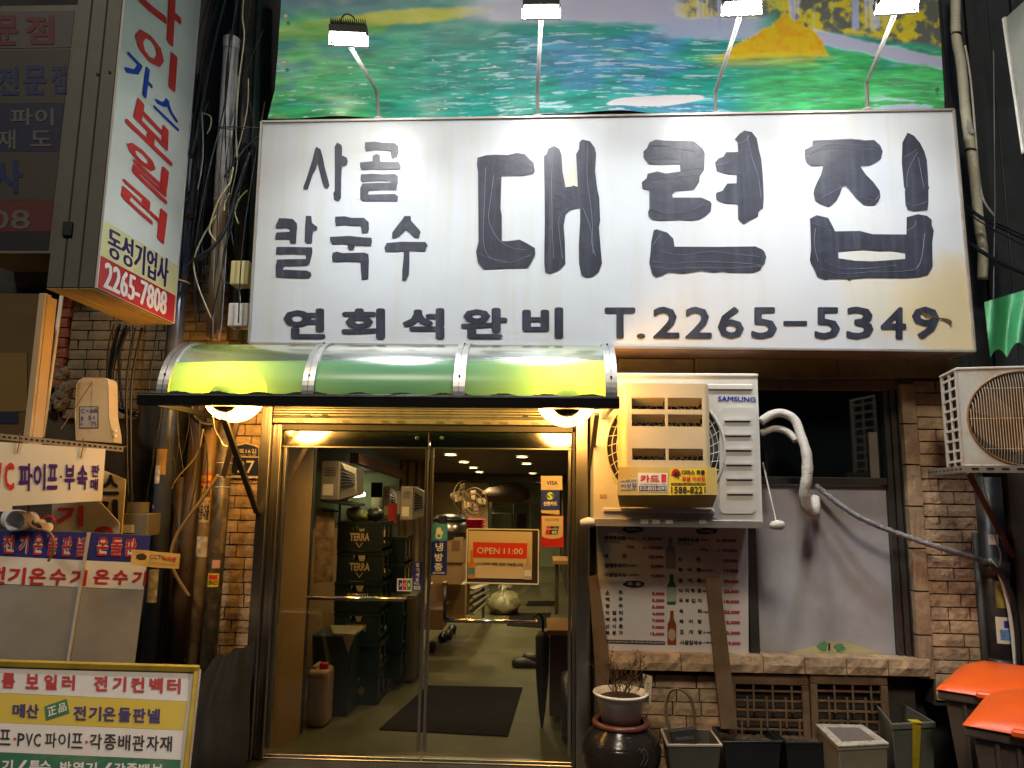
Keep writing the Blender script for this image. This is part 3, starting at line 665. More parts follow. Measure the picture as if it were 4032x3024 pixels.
for i, xr in enumerate(ribs):
    wd = .034
    for off, hw, r in ((-wd * .5, wd * .42, .010), (wd * .5, wd * .42, .010), (0, .010, .004)):
        mb = MB(); 
        for j in range(NT + 1):
            t = math.pi / 2 * j / NT; (y, z), (y2, z2) = prof(t, r), prof(t, -.004)
            mb.v += [Vector((xr + off - hw, y, z)), Vector((xr + off + hw, y, z)), Vector((xr + off + hw, y2, z2)), Vector((xr + off - hw, y2, z2))]
        for j in range(NT):
            a = 4 * j
            for q in range(4): mb.f.append((a + q, a + (q + 1) % 4, a + 4 + (q + 1) % 4, a + 4 + q))
        mb.f.append((0, 1, 2, 3)); a = 4 * NT; mb.f.append((a + 3, a + 2, a + 1, a))
        mb.build('rib', alu, aw)
    for t in (.35, 1.25):
        y, z = prof(t, .012); MB().lathe((xr, y, z), [(.006, -.004), (.006, .003), (.003, .006)], 8).build('rivet', p_black, aw)
MB().box(ribs[0] - .03, ribs[3] + .03, BYA + .001, SY - .003, azb - .004, azb + .002).build('top_flashing', alu, aw)  # unseen strip added to close the gap and stop lamp light reaching the sign
gut = M('black_gutter', (.014, .015, .014), .32, .3, var=.2)
x0 = P(553, 1550, FY).x; zb_, zt_ = azf - .058, azf + .004
MB().box(x0, ax1 + .002, FY - .035, FY + .02, zb_, zt_).build('gutter', gut, aw, bevel=.003)
MB().box(x0, ax1 + .002, FY - .040, FY - .0355, zt_ - .012, zt_ - .006).build('gutter_lip', alu, aw)
for xe in (ribs[0] - .04, ribs[3] + .0):      # open end hoops down to the wall
    MB().box(xe - .012, xe + .012, FY + .021, -.0, zb_, zb_ + .03).build('side_rail', gut, aw)
strm = M('strut_steel', (.16, .13, .09), .6, .4, var=.2, dirt=(.07, .04, .02))
MB().bar(P(868, 1610, -.80), P(1012, 2020, -.10), .034, .016, (0, 1, 0)).build('strut', strm, aw)
MB().bar(P(945, 1625, -.55), P(853, 1975, -.10), .028, .014, (0, 1, 0)).build('strut', strm, aw)
MB().bar(P(2350, 1630, -.75), P(2325, 1850, -.10), .028, .016, (0, 1, 0)).build('strut', strm, aw)
MB().tube([P(2330, 1800, -.12), P(2326, 1960, -.1)], .006).build('strut', strm, aw)

# ------------------------------------------------------------------ globe lamps under the awning
globe_m = ME('lit_opal_globe', (1, .47, .10), GLOBE_E)
for lab, (gx, gy, cx_, cy_) in (('left glowing round globe lamp under the green awning', (923, 1544, 867, 1548)), ('right glowing round globe lamp under the awning beside the air conditioner', (2229, 1560, 2233, 1568))):
    c = P(gx, gy, -.70)
    t = thing('globe_lamp', lab, 'lamp', c, 'globe lamps under the awning')
    MB().lathe(c, [(.168 * math.sin(math.pi * k / 24) + 1e-4, -.168 * math.cos(math.pi * k / 24)) for k in range(25)], 40, 'y').build('glass_globe', globe_m, t, smooth=True)
    k_ = Vector((c.x, -.79, c.z - .035))
    MB().lathe(k_, [(.092, .0), (.095, -.012), (.085, -.05), (.06, -.075), (.02, -.082)], 28, 'y').build('lamp_holder', black_plastic, t, smooth=True)
    MB().tube([k_ + Vector((.03, -.07, -.09)), k_ + Vector((.035, -.06, -.13))], .004, 6).build('screw', rust, t)
wt = M('white_wire', (.62, .60, .55), .5)
props(MB().tube(spline([P(838, 1640, -.75), P(845, 1690, -.6), P(868, 1730, -.5), P(880, 1752, -.5), P(896, 1757, -.5)], 5), .004, 6).build('wire', wt), 'short pale wire hanging below the left globe lamp', 'wire')

# ================================================================== ENTRANCE: shutter box, jambs, two glass doors
ent = thing('door_frame', 'stainless steel door frame with thin threshold around the restaurant entrance', 'door frame', ((XL + XR) / 2, 0, 0))
jl0, jl1, jl2 = P(1022, 1800, -.08).x, P(1062, 1800, -.08).x, P(1108, 1800, -.04).x
jr0, jr1 = P(2268, 2300, -.08).x, P(2315, 2300, -.08).x
TOPZ = P(1600, 1590, -.03).z + .1
for a, b2, y in ((jl0, jl1, -.09), (jl1 + .002, (jl1 + jl2) / 2, -.055), ((jl1 + jl2) / 2 + .003, jl2, -.065)):
    MB().box(a, b2, y, .02, 0.0, TOPZ if y == -.09 else P(1600, 1676, -.05).z).build('jamb', steel, ent, bevel=.003)
MB().box(jr0, jr1, -.09, .02, 0, TOPZ).build('jamb', steel, ent, bevel=.003)
MB().box(jr0 - .022, jr0 - .003, -.05, .02, 0, P(1600, 1676, -.05).z).build('jamb', dark_alu, ent, bevel=.003)
hz = P(1600, 1698, -.04).z; hz2 = P(1600, 1674, -.04).z
MB().box(jl1 + .004, jr0 - .002, -.05, .02, hz, hz2).build('header', dark_alu, ent, bevel=.003)
MB().box(jl1 + .004, jr0 - .002, -.03, .06, -.004, .004).build('threshold', steel, ent, bevel=.002)
sh = thing('roller_shutter', 'rolled up cream shutter slats above the glass doors, printed film peeling', 'shutter', ((XL + XR) / 2, -.06, hz2))
slat_m = M('cream_slat', (.42, .38, .29), .35, .35, bump=.05, bscale=40, var=.1, dirt=(.12, .07, .03), dscale=14, damt=.4)
z = hz2 + .004
for i in range(7):
    h = [.038, .010, .016, .018, .016, .018, .03][i]
    MB().box(jl1 + .002, jr0 - .002, -.075 + [0, .012, .004, .0, .004, 0, .004][i], -.04, z, z + h - .003).build('slat', slat_m, sh, bevel=.003); z += h
shp = PY(-.0755)
for px in (1160, 1345, 1500, 1560, 1715, 1790, 1900, 1965, 2090):
    mb = MB(); yb = 1664 + (px - 1160) * .012
    for k in range(4): mb.poly([shp.at(px + k * 8, yb - 12, .001), shp.at(px + 4 + k * 8, yb - 12, .001), shp.at(px + 14 + k * 8, yb, .001), shp.at(px + 10 + k * 8, yb, .001)])
    mb.build('film_stripes', M('grey_print', (.10, .08, .05), .5), sh)
for px in (1202, 1268, 2058): band(PY(-.072), (px, 1632, px + 22, 1642), p_black, sh, 'slot', .003)

pane_m = MG('clear_glass', (.93, .95, .92))
dl0, dl1 = jl2 + .004, P(1672, 2400, 0).x
dr0, dr1 = dl1 + .012, jr0 - .026
zt0, zt1 = P(1600, 1764, 0).z, P(1600, 1702, 0).z
def door(x0, x1, label):
    t = thing('glass_door', label, 'door', ((x0 + x1) / 2, 0, 0.012), 'double glass doors')
    MB().hexa([(x0, -.0365, zt0), (x1, -.0365, zt0), (x1, -.0348, zt1), (x0, -.0348, zt1)], [(x0, .022, zt0), (x1, .022, zt0), (x1, .022, zt1), (x0, .022, zt1)]).build('top_rail', M('mirror_steel', (.50, .49, .42), .10, 1, bump=.03, bscale=6), t, bevel=.002)
    MB().box(x0, x1, -.040, -.0345, zt0 - .004, zt0 + .004).build('rail_lip', steel, t)
    MB().box(x0, x1, -.020, .020, .006, .020).build('bottom_rail', steel, t, bevel=.002)
    MB().box(x0 + .001, x0 + .02, -.020, .020, .052, zt0 - .002).build('stile', steel, t, bevel=.002)
    MB().box(x1 - .02, x1 - .001, -.020, .020, .052, zt0 - .002).build('stile', steel, t, bevel=.002)
    MB().hexa([(x0 + .021, -.019, .052), (x1 - .021, -.019, .052), (x1 - .021, .012, zt0 - .005), (x0 + .021, .012, zt0 - .005)], (0, .004, 0)).build('pane', pane_m, t)
    return t
d1 = door(dl0, dl1, 'left leaf of the stainless framed glass double door')
d2 = door(dr0, dr1, 'right leaf of the glass double door, with card stickers and opening sign')
for t, px in ((d1, 1642), (d2, 1740)):
    MB().lathe(P(px, 1725, -.036), [(.012, 0), (.012, -.006), (.008, -.007)], 14, 'y').build('lock', steel, t)
brassy = M('polished_handle', (.62, .56, .44), .15, 1)
def handle(t, xa, xb, y, xs):
    a, b2 = P(xa, y, -.075), P(xb, y + 6, -.075)
    h = MB().tube([a, b2], .013, 14).build('handle', brassy, t, smooth=True)
    for q in (a, b2): MB().tube([q, q + Vector((0, .073, .0))], .010, 10).build('handle_stem', brassy, h, smooth=True)
handle(d1, 1212, 1590, 2354, 0); handle(d2, 1752, 2112, 2443, 0)
MB().tube([P(1752, 2295, -.05), P(1752, 2440, -.075)], .012, 10).build('handle_grip', black_rubber, d2, smooth=True)
MB().lathe(P(1752, 2292, -.05), [(.016, -.012), (.018, 0), (.010, .008)], 14).build('handle_cap', brassy, d2, smooth=True)

# stickers on the panes (each a thing of its own)
gp = P3((0, .011, zt0), (1, .011, zt0), (0, -.020, .052))
def sticker(name, label, q, m, thick=.0006, cat='sticker'):
    o = band(gp, q, m, None, name, .0012, thick); return props(o, label, cat)
cyan = M('print_cyan', (.07, .33, .50), .45); cream = M('print_cream', (.66, .55, .38), .45); grn = M('print_green', (.03, .30, .08), .45)
s = sticker('cooling_sticker', 'tall blue air conditioning sticker with white bird on the right door', [(1701, 2062), (1763, 2063), (1759, 2265), (1697, 2264)], p_blue)
band(gp, [(1701, 2062), (1763, 2063), (1761, 2128), (1735, 2132), (1720, 2127), (1699, 2134)], cyan, s, 'sky_print', .0022)
band(gp, [(1722, 2078), (1733, 2076), (1738, 2084), (1739, 2094), (1746, 2090), (1744, 2100), (1741, 2108), (1739, 2120), (1728, 2122), (1716, 2120), (1714, 2108), (1718, 2096), (1717, 2086)], pure_white, s, 'bird_print', .0028)
band(gp, [(1722, 2104), (1735, 2104), (1734, 2116), (1723, 2116)], cyan, s, 'bird_belly', .0033)
text([('냉', (1715, 2137, 1745, 2171)), ('방', (1712, 2178, 1745, 2211)), ('중', (1710, 2218, 1743, 2248)), ('문을 꼭 닫아주세요', (1702, 2251, 1752, 2260))], gp, pure_white, s, lift=.003, bold=.04)
s = sticker('pull_sticker', 'narrow blue pull sticker beside the middle of the doors', [(1629, 2212), (1663, 2213), (1661, 2325), (1625, 2324)], p_blue)
text([('당', (1638, 2217, 1652, 2233)), ('기', (1638, 2236, 1651, 2252)), ('세', (1637, 2255, 1651, 2271)), ('요', (1636, 2274, 1650, 2289)), ('PULL', (1631, 2293, 1654, 2302))], gp, pure_white, s, lift=.0022, bold=.04)
band(gp, (1630, 2307, 1655, 2321), pure_white, s, lift=.0022); text([('VISA', (1633, 2309, 1652, 2318))], gp, p_navy, s, lift=.003, bold=.03)
s = sticker('card_sticker', 'small square credit card sticker striped blue red green on the left door', [(1564, 2278), (1621, 2278), (1620, 2328), (1563, 2327)], pure_white)
for k, mm in enumerate((p_blue, p_red, grn)):
    band(gp, (1569 + 17 * k, 2283, 1584 + 17 * k, 2323), mm, s, lift=.0022); text([('JCB'[k], (1573 + 17 * k, 2296, 1581 + 17 * k, 2309))], gp, pure_white, s, lift=.003, bold=.05)
s = sticker('card_sticker', 'cream VISA sticker at the top of the right door'.replace('VISA', 'credit card'), (2130, 1874, 2214, 1929), cream)
text([('VISA', (2152, 1893, 2196, 1910))], gp, p_navy, s, lift=.0022, bold=.035)
s = sticker('card_sticker', 'blue bank card sticker with round yellow green emblem', (2131, 1931, 2203, 2008), p_blue)
c_ = gp.at(2166, 1953, .0025); MB().poly([c_ + Vector((.026 * math.cos(k * .3), 0, .026 * math.sin(k * .3))) for k in range(21)]).build('emblem', grn, s)
text([('S', (2156, 1938, 2176, 1968))], gp, M('print_lemon', (.75, .70, .2), .5), s, lift=.0035, bold=.06)
text([('신한카드', (2140, 1974, 2194, 1992))], gp, pure_white, s, lift=.0025, bold=.05)
sticker('card_sticker', 'thin cream strip sticker with tiny card symbols', [(2131, 2009), (2203, 2009), (2203, 2026), (2131, 2020)], cream)
s = sticker('card_sticker', 'red and cream welcome sticker, lowest on the right door', (2131, 2030, 2219, 2154), p_red)
band(gp, [(2134, 2033), (2216, 2033), (2216, 2112), (2200, 2119), (2175, 2122), (2150, 2119), (2134, 2112)], cream, s, lift=.002)
text([('WELCOME', (2145, 2042, 2201, 2052))], gp, M('print_brown', (.25, .12, .05), .5), s, lift=.003, bold=.01)
for k, mm in enumerate((p_red, p_navy, M('print_dkgreen', (.01, .12, .08), .5))): band(gp, [(2152 + 16 * k, 2072), (2168 + 16 * k + 2 * (k == 2), 2072), (2163 + 16 * k, 2105), (2147 + 16 * k, 2105)], mm, s, lift=.003)
text([('UnionPay', (2152, 2078, 2196, 2089)), ('银联', (2172, 2090, 2192, 2102))], gp, pure_white, s, lift=.004, bold=.03)
# hanging opening-hours board
ob = thing('opening_sign', 'framed opening hours board hanging on the right glass door', 'sign', P(1980, 2300, -.03))
op = PY(-.040)
q = [(1841, 2082), (2121, 2086), (2119, 2300), (1836, 2294)]
MB().poly([op.at(*p, 0) for p in q], (0, .006, 0)).build('board', M('smoky_acrylic', (.05, .04, .04), .15), ob)
qs = [op.at(*p, .002) for p in q]
for i in range(4): MB().bar(qs[i], qs[(i + 1) % 4], .007, .006, (0, 1, 0)).build('frame', pure_white, ob)
band(op, [(1845, 2089), (2096, 2094), (2094, 2280), (1842, 2275)], cream, ob, 'paper', .003)
band(op, [(1863, 2134), (2076, 2139), (2075, 2200), (1863, 2195)], M('open_red', (.72, .045, .02), .5), ob, 'red_panel', .004)
text([('OPEN', [(1879, 2154), (1968, 2157), (1967, 2182), (1879, 2179)]), ('11:00', [(1984, 2157), (2059, 2159), (2059, 2183), (1983, 2181)])], op, pure_white, ob, lift=.005, bold=.015)
text([('(11시부터 매장 입장 가능합니다)', [(1876, 2212), (2061, 2217), (2060, 2232), (1876, 2226)])], op, p_black, ob, lift=.005, bold=.03)
def bottle_print(pl, x, y0, y1, w, m, parent, lab):
    h = y1 - y0; f = lambda u, v: (x + u * w, y0 + v * h)
    band(pl, [f(-.16, 0), f(.16, 0), f(.17, .3), f(.5, .48), f(.5, 1), f(-.5, 1), f(-.5, .48), f(-.17, .3)], m, parent, 'bottle_print', .006)
    band(pl, [f(-.46, .62), f(.46, .62), f(.46, .86), f(-.46, .86)], lab, parent, 'label_print', .007)
bottle_print(op, 1857, 2166, 2278, 26, M('beer_amber', (.62, .25, .03), .4), ob, M('label_teal', (.1, .25, .28), .4))
bottle_print(op, 2078, 2184, 2282, 30, M('soju_clear', (.50, .42, .28), .4), ob, pure_white)

# ================================================================== INTERIOR
def czof(Y): return 2.0645 - .0215 * Y
ceil_m = M('dark_ceiling', (.085, .05, .03), .6, var=.2)
MB().add([(-6, .12, czof(.12)), (1.05, .12, czof(.12)), (1.05, 14, czof(14)), (-6, 14, czof(14))], [(0, 1, 2, 3)]).build('ceiling', ceil_m, kind='structure')
iw = M('cream_wall', (.52, .38, .19), .7, var=.12, dirt=(.15, .09, .04), dscale=3)
dkw = M('dark_brown_wall', (.07, .045, .025), .7, var=.2)
rx = .40
MB().box(rx, rx + .05, .31, 14, 0, 2.06).build('side_wall', dkw, kind='structure')
bk = M('pale_green_wall', (.34, .38, .24), .7, var=.1)
MB().box(-6, 1.0, 12.0, 12.1, 0, 2.06).build('back_wall', bk, kind='structure')
MB().box(-6, -1.95, .31, 12, -.02, -.001).build('side_room_floor', floor_m, kind='structure')
# jamb panel left, dark post, left inner wall
pan = MB().hexa([P(1108, 2990, .03), P(1190, 2915, .40) * Vector((1, 1, 1)) if False else Vector((P(1195, 2600, .40).x, .40, 0)), Vector((P(1195, 2600, .40).x, .40, 2.05)), Vector((P(1108, 2000, .03).x, .03, 2.05))], (-.02, 0, 0))
pv = pan.v; pv[0] = Vector((P(1108, 2000, .03).x, .03, 0)); pv[4] = pv[0] + Vector((-.02, 0, 0))
props(pan.build('entrance_panel', M('tan_panel', (.50, .29, .11), .5, var=.12, vscale=2, dirt=(.12, .07, .03), dscale=2)), 'tan panel lining the entrance beside the left door leaf', 'panel')
xpost = P(1215, 2300, .42).x
props(MB().box(xpost - .035, xpost, .41, .46, 0, 2.05).build('post', dark_alu), 'dark metal post behind the left glass leaf', 'post')
props(MB().box(-2.25, -2.2, .31, 2.2, 0, 2.05).build('inner_wall', iw), 'tan inner wall at the left of the entrance', 'wall')
ilw = props(MB().box(-2.6, -1.45, 2.25, 2.30, 0, 1.25).build('picture_wall', iw), 'low tan wall behind the beer crates', 'wall')
# beam and batten wall (left room divider)
props(MB().bar(P(1395, 1803, 1.8), P(1585, 1872, 4.2), .08, .09).build('ceiling_beam', M('reddish_beam', (.17, .085, .06), .6, var=.25)), 'reddish beam running back under the ceiling left of the door', 'beam')
bt = thing('batten_wall', 'cream panelled wall with dark vertical battens seen through the doors', 'wall', (P(1640, 2300, 4.4).x, 4.4, 0))
a0, a1 = P(1572, 2100, 4.4).x, P(1700, 2100, 4.4).x
MB().box(a0, a1, 4.4, 4.45, 0, 1.98).build('panel', iw, bt)
for px in (1574, 1602, 1636, 1660, 1668, 1692): xx = P(px, 2000, 4.38).x; MB().box(xx - .012, xx + .012, 4.37, 4.399, .6, 1.98).build('batten', dkw, bt)
a0, a1 = P(1700, 2000, 7.5).x, P(1925, 2000, 7.5).x; z0, z1 = P(1800, 2090, 7.5).z, P(1800, 1900, 7.5).z
bw = thing('panelled_wall', 'far cream wall panels above the rice cooker', 'wall', ((a0 + a1) / 2, 7.5, z0))
for k in range(2): MB().box(a0 + k * (a1 - a0) / 2 + .012, a0 + (k + 1) * (a1 - a0) / 2 - .012, 7.5, 7.55, 0, z1).build('panel', M('oak_panel', (.46, .30, .13), .6, var=.15), bw)
MB().box(a0 - .3, rx, 7.3, 7.4, z1 + .02, czof(7.3) - .0).build('rail', dkw, bw)
# lit side room with tube lamp, sign and curtain
tube_m = ME('lit_tube', (1, .95, .6), 14)
t0, t1 = P(1392, 1938, 6.8), P(1440, 1932, 6.8)
props(MB().tube([t0 + Vector((0, 0, .42)), t0 + Vector((.0, 0, .42)) + Vector((.55, .0, .0))], .028, 10).build('tube_lamp', tube_m), 'lit fluorescent tube on the ceiling of the back room', 'lamp')
props(MB().tube([P(1385, 1952, 6.8), P(1436, 1946, 6.8)], .03, 10).build('tube_lamp', tube_m), 'lit fluorescent tube glowing on the far back room wall', 'lamp')
props(MB().box(*[P(1385, 2030, 7).x, P(1440, 2030, 7).x, 7, 7.03, P(1410, 2050, 7).z, P(1410, 1995, 7).z]).build('wall_notice', M('blue_notice', (.10, .15, .28), .5)), 'bluish notice board on the back room wall', 'notice')
props(MB().box(P(1458, 2000, 6.5).x, P(1502, 2000, 6.5).x, 6.5, 6.52, P(1480, 1958, 6.5).z, P(1480, 1900, 6.5).z).build('curtain', M('dark_curtain', (.02, .02, .025), .9, bump=.5, bscale=30)), 'short dark curtain over the back room doorway', 'curtain')
MB().box(P(1385, 2000, 7.2).x - 1.5, P(1600, 2000, 7.2).x, 7.2, 7.25, 0, 1.98).build('back_room_wall', bk, kind='structure')
lit_door = props(MB().box(P(1462, 2000, 7.0).x, P(1492, 2000, 7.0).x, 7.0, 7.02, .8, P(1480, 1960, 7.0).z).build('door_leaf', M('pale_door', (.62, .55, .30), .6)), 'pale door leaf standing in the back room', 'door')
# kitchen cabinets at the back of the corridor
kb = thing('back_cabinet', 'grey green cabinets and doorway at the end of the dining room', 'cabinet', (P(1985, 2080, 9).x, 9, 0))
def kbx(a, b, c, d, Y, m, n, dep=.05, par=kb): x0, x1, z0, z1 = R(a, b, c, d, Y); return MB().box(x0, x1, Y, Y + dep, z0, z1).build(n, m, par, bevel=.004)
gg = M('grey_green_paint', (.30, .31, .22), .55, var=.08)
kbx(1925, 1960, 2060, 2300, 9.0, gg, 'body'); kbx(1935, 2020, 2015, 2084, 8.93, M('steel_door', (.34, .35, .27), .4, .2), 'door'); kbx(1935, 1968, 2014, 1995, 8.95, iw, 'upper_panel')
kbx(2020, 1980, 2080, 2300, 8.9, M('door_frame_olive', (.20, .20, .13), .6), 'doorway'); kbx(2034, 2020, 2070, 2090, 8.86, dkw, 'dark_opening')
kbx(2090, 1985, 2125, 2320, 8.8, gg, 'side_panel')
# downlights
dn_m = ME('lit_downlight', (1, .78, .42), 22)
DN = [(1775, 1790, 3.0), (1827, 1815, 4.2), (1865, 1837, 5.4), (1888, 1855, 6.6), (1911, 1879, 9.0), (1934, 1889, 10.2), (2055, 1795, 3.2), (2074, 1820, 4.4), (2097, 1856, 6.8), (2122, 1890, 10.4)]
for i, (px, py, Y) in enumerate(DN):
    p = P(px, py, Y); p.z = czof(Y) - .012
    t = thing('downlight', '%s downlight of the %s row in the dark ceiling, counted from the street' % (['first', 'second', 'third', 'fourth', 'fifth', 'last', 'first', 'second', 'third', 'last'][i], 'left' if i < 6 else 'right'), 'lamp', p, 'ceiling downlights inside')
    MB().lathe(p, [(.062, .0), (.062, .008)], 18).build('bulb', dn_m, t)
    MB().lathe(p, [(.063, -.002), (.082, .002), (.082, .010), (.063, .010)], 18, cap=False).build('rim', alu, t)
    la = bpy.data.lights.new('bulb_light', 'SPOT'); la.energy = DOWN_W; la.spot_size = rad(130); la.spot_blend = .7; la.shadow_soft_size = .05; la.color = (1, .76, .42)
    lo = bpy.data.objects.new('bulb_light', la); col.objects.link(lo); lo.parent = t; lo.location = (0, 0, -.02)
la = bpy.data.lights.new('tube_light', 'AREA'); la.energy = 160; la.size = .5; la.color = (1, .93, .6)
lo = bpy.data.objects.new('tube_light', la); col.objects.link(lo); lo.location = t0 + Vector((.3, 0, .38))

for i, (X_l, Y_l) in enumerate(((P(1775, 1790, 3.0).x, 1.7), (P(1775, 1790, 3.0).x, .7), (P(2055, 1795, 3.2).x, 1.8), (P(2055, 1795, 3.2).x, .7), (-1.3, .75), (-1.3, 1.9))):  # unseen lamps: rows carried on to the door, left pair added for brightness
    p = Vector((X_l, Y_l, czof(Y_l) - .012)); t = thing('downlight', ['second downlight from the door in the left row, above the door header', 'downlight of the left row nearest the door', 'second downlight from the door in the right row, above the header', 'downlight of the right row nearest the door', 'downlight above the rubbish bin by the door', 'downlight above the beer crates'][i], 'lamp', p, 'ceiling downlights inside')
    MB().lathe(p, [(.062, .0), (.062, .008)], 18).build('bulb', dn_m, t)
    MB().lathe(p, [(.063, -.002), (.082, .002), (.082, .010), (.063, .010)], 18, cap=False).build('rim', alu, t)
    la = bpy.data.lights.new('bulb_light', 'SPOT'); la.energy = DOWN_W * [.2, .12, .2, .1, .3, .3][i]; la.spot_size = rad(150); la.spot_blend = .7; la.shadow_soft_size = .05; la.color = (1, .66, .32)
    lo = bpy.data.objects.new('bulb_light', la); col.objects.link(lo); lo.parent = t; lo.location = (0, 0, -.02)
# mats
fz0 = PZ(.004)
def floor_quad(q, name, label, m, h=.008):
    pts = [PZ(h).at(*p) for p in q]; props(MB().poly(pts, (0, 0, -h + .001)).build(name, m), label, 'mat')
matm = M('black_rubber_mat', (.010, .008, .007), .9, spec=.08, bump=.3, bscale=200)
floor_quad([(1685, 2698), (2058, 2706), (2000, 2897), (1492, 2870)], 'doormat', 'large black rubber mat just inside the doors', matm)
floor_quad([(2010, 2414), (2170, 2412), (2150, 2472), (1995, 2462)], 'doormat', 'small ribbed dark mat in the middle of the corridor', matm)
floor_quad([(2082, 2366), (2190, 2366), (2180, 2384), (2070, 2384)], 'doormat', 'farthest thin dark mat near the kitchen', matm)

# beer crates
crate_m = M('dark_green_crate', (.007, .014, .013), .4, 0, var=.15); teal_m = M('teal_crate', (.009, .030, .028), .4, var=.15)
cfl = PZ(0).at(1405, 2778); CY = cfl.y
cx0, cx1 = P(1312, 2450, CY).x, P(1492, 2450, CY).x
tw = P(1405, 2052, CY).z; chh = tw / 6
labels = ['TERRA', 'TERRA', 'DOOSAN', '하이트진로', '', '참이슬']
crate_lab = ['topmost dark beer crate of the stack, cabbages on top', 'second beer crate from the top of the stack', 'third beer crate from the top, behind the door handle', 'teal bottle crate with emblem, third from the floor', 'second crate from the floor behind the bin', 'lowest crate of the stack, on the floor']
def crate(x0, x1, y0, y1, z0, z1, m, lab, word, wcol):
    t = thing('beer_crate', lab, 'crate', ((x0 + x1) / 2, (y0 + y1) / 2, z0), 'stacked bottle crates inside the door')
    MB().box(x0, x1, y0 + .006, y1, z0, z0 + .02).build('bottom', m, t)
    H = z1 - z0; cx = (x0 + x1) / 2; sl = .055
    mb = MB()   # front with a hand slot
    mb.box(x0, x1, y0, y0 + .014, z0, z0 + H * .66).box(x0, cx - sl, y0, y0 + .014, z0 + H * .66, z0 + H * .85).box(cx + sl, x1, y0, y0 + .014, z0 + H * .66, z0 + H * .85).box(x0, x1, y0, y0 + .014, z0 + H * .85, z1 - .003)
    mb.build('front_wall', m, t)
    mb = MB()
    for yy in (y0 + .015, (y0 + y1) / 2 - .02, y1 - .05): mb.box(x1 - .014, x1, yy, yy + .04, z0, z1 - .003)
    mb.box(x1 - .014, x1, y0 + .015, y1, z0, z0 + .05).box(x1 - .014, x1, y0 + .015, y1, z1 - .04, z1 - .003); mb.build('side_wall', m, t)
    MB().box(x0, x0 + .014, y0 + .015, y1, z0, z1 - .003).build('side_wall', m, t)
    MB().box(x0 - .006, x1 + .006, y0 - .006, y0 + .0, z1 - .03, z1 - .018).build('rim', m, t)
    for k in range(4):
        bxp = x0 + .05 + k * (x1 - x0 - .1) / 3
        MB().lathe((bxp, y0 + .06, z0 + .02), [(.03, 0), (.03, H * .5), (.012, H * .72), (.012, H * .84)], 10).build('bottle', M('bottle_glass', (.03, .04, .02), .12), t, smooth=True)
    if word:
        pl = PY(y0); f = lambda X, Z: Vector((X, y0 - .002, Z)); mb = MB(); v, fc_ = glyphs(word, .03)
        wv = (x1 - x0) * (.22); mb.add([f(cx - wv + 2 * wv * a, z0 + H * .34 + H * .26 * b) for a, b in v], fc_); mb.build('lettering', wcol, t)
        if word == 'TERRA':
            MB().poly([f(cx - .03, z0 + H * .28), f(cx, z0 + H * .1), f(cx + .03, z0 + H * .28), f(cx + .022, z0 + H * .28), f(cx, z0 + H * .14), f(cx - .022, z0 + H * .28)]).build('emblem', wcol, t)
        if word == '하이트진로':
            MB().poly([f(cx - wv - .025 + .018 * math.cos(k * .63), z0 + H * .47 + .02 * math.sin(k * .63)) for k in range(10)]).build('emblem', wcol, t)
ink_c = M('faded_crate_print', (.45, .30, .13), .6)
for k in range(6):
    z1 = tw - k * chh; crate(cx0 + .004 * (k % 2), cx1 + .006 * ((k * 2) % 3), CY + .01 * (k % 2), CY + .40, z1 - chh, z1, teal_m if k >= 3 else crate_m, crate_lab[k], labels[k], ink_c)
for k in range(5):
    z1 = tw - .14 - k * chh; crate(cx0 + .12, cx1 + .10, CY + .45, CY + .82, z1 - chh, z1, crate_m if k < 2 else teal_m, ['top', 'second', 'third', 'fourth', 'bottom'][k] + ' crate of the rear stack, half hidden by the front one', '', ink_c)
cab = M('cabbage', (.16, .20, .06), .6, bump=.8, bscale=40, var=.3)
for px, py, r, mm, lb in ((1400, 2046, .075, cab, 'pale green cabbage on top of the beer crates'), (1438, 2048, .055, cab, 'smaller cabbage in the middle on the beer crates'), (1476, 2040, .07, crate_m, 'dark wrapped bundle on the beer crates')):
    c = P(px, py, CY + .15); c.z = tw + r * .7
    mb = MB().lathe(c, [(r * math.sin(math.pi * k / 10) + .001, -r * .8 * math.cos(math.pi * k / 10)) for k in range(11)], 16)
    mb.v = [v + Vector((random.uniform(-1, 1), random.uniform(-1, 1), random.uniform(-1, 1))) * r * .09 for v in mb.v]; props(mb.build('cabbage' if mm is cab else 'bundle', mm, smooth=True), lb, 'vegetable' if mm is cab else 'bundle')
# bin with lid bag, jerrycan, cabinet
f = PZ(0).at(1300, 2825)
bx, by = P(1222, 2600, f.y).x, f.y; bxx = P(1388, 2600, f.y).x; hz_ = P(1300, 2500, f.y).z
t = thing('rubbish_bin', 'tall dark rubbish bin with pale bag folded over its rim', 'bin', ((bx + bxx) / 2, by + .15, 0))
MB().hexa([(bx + .03, by + .02, 0), (bxx - .03, by + .02, 0), (bxx - .03, by + .28, 0), (bx + .03, by + .28, 0)], [(bx, by, hz_), (bxx, by, hz_), (bxx, by + .3, hz_), (bx, by + .3, hz_)]).build('body', M('dark_teal_plastic', (.012, .03, .03), .45, var=.2), t, bevel=.01)
bag = M('pale_bag', (.34, .30, .20), .35, bump=.4, bscale=30)
MB().hexa([(bx + .16, by - .008, hz_ - .01), (bxx + .012, by - .008, hz_ - .01), (bxx + .012, by + .29, hz_ - .01), (bx + .05, by + .29, hz_ - .01)], (0, 0, .03)).build('bag_rim', bag, t, bevel=.008)
MB().poly([(bxx - .08, by - .012, hz_), (bxx + .014, by - .012, hz_), (bxx - .03, by - .012, hz_ - .12)], (0, -.004, 0)).build('bag_corner', bag, t)
f = PZ(0).at(1245, 2868); x0, x1 = P(1205, 2700, f.y).x, P(1286, 2700, f.y).x; h = P(1250, 2640, f.y).z
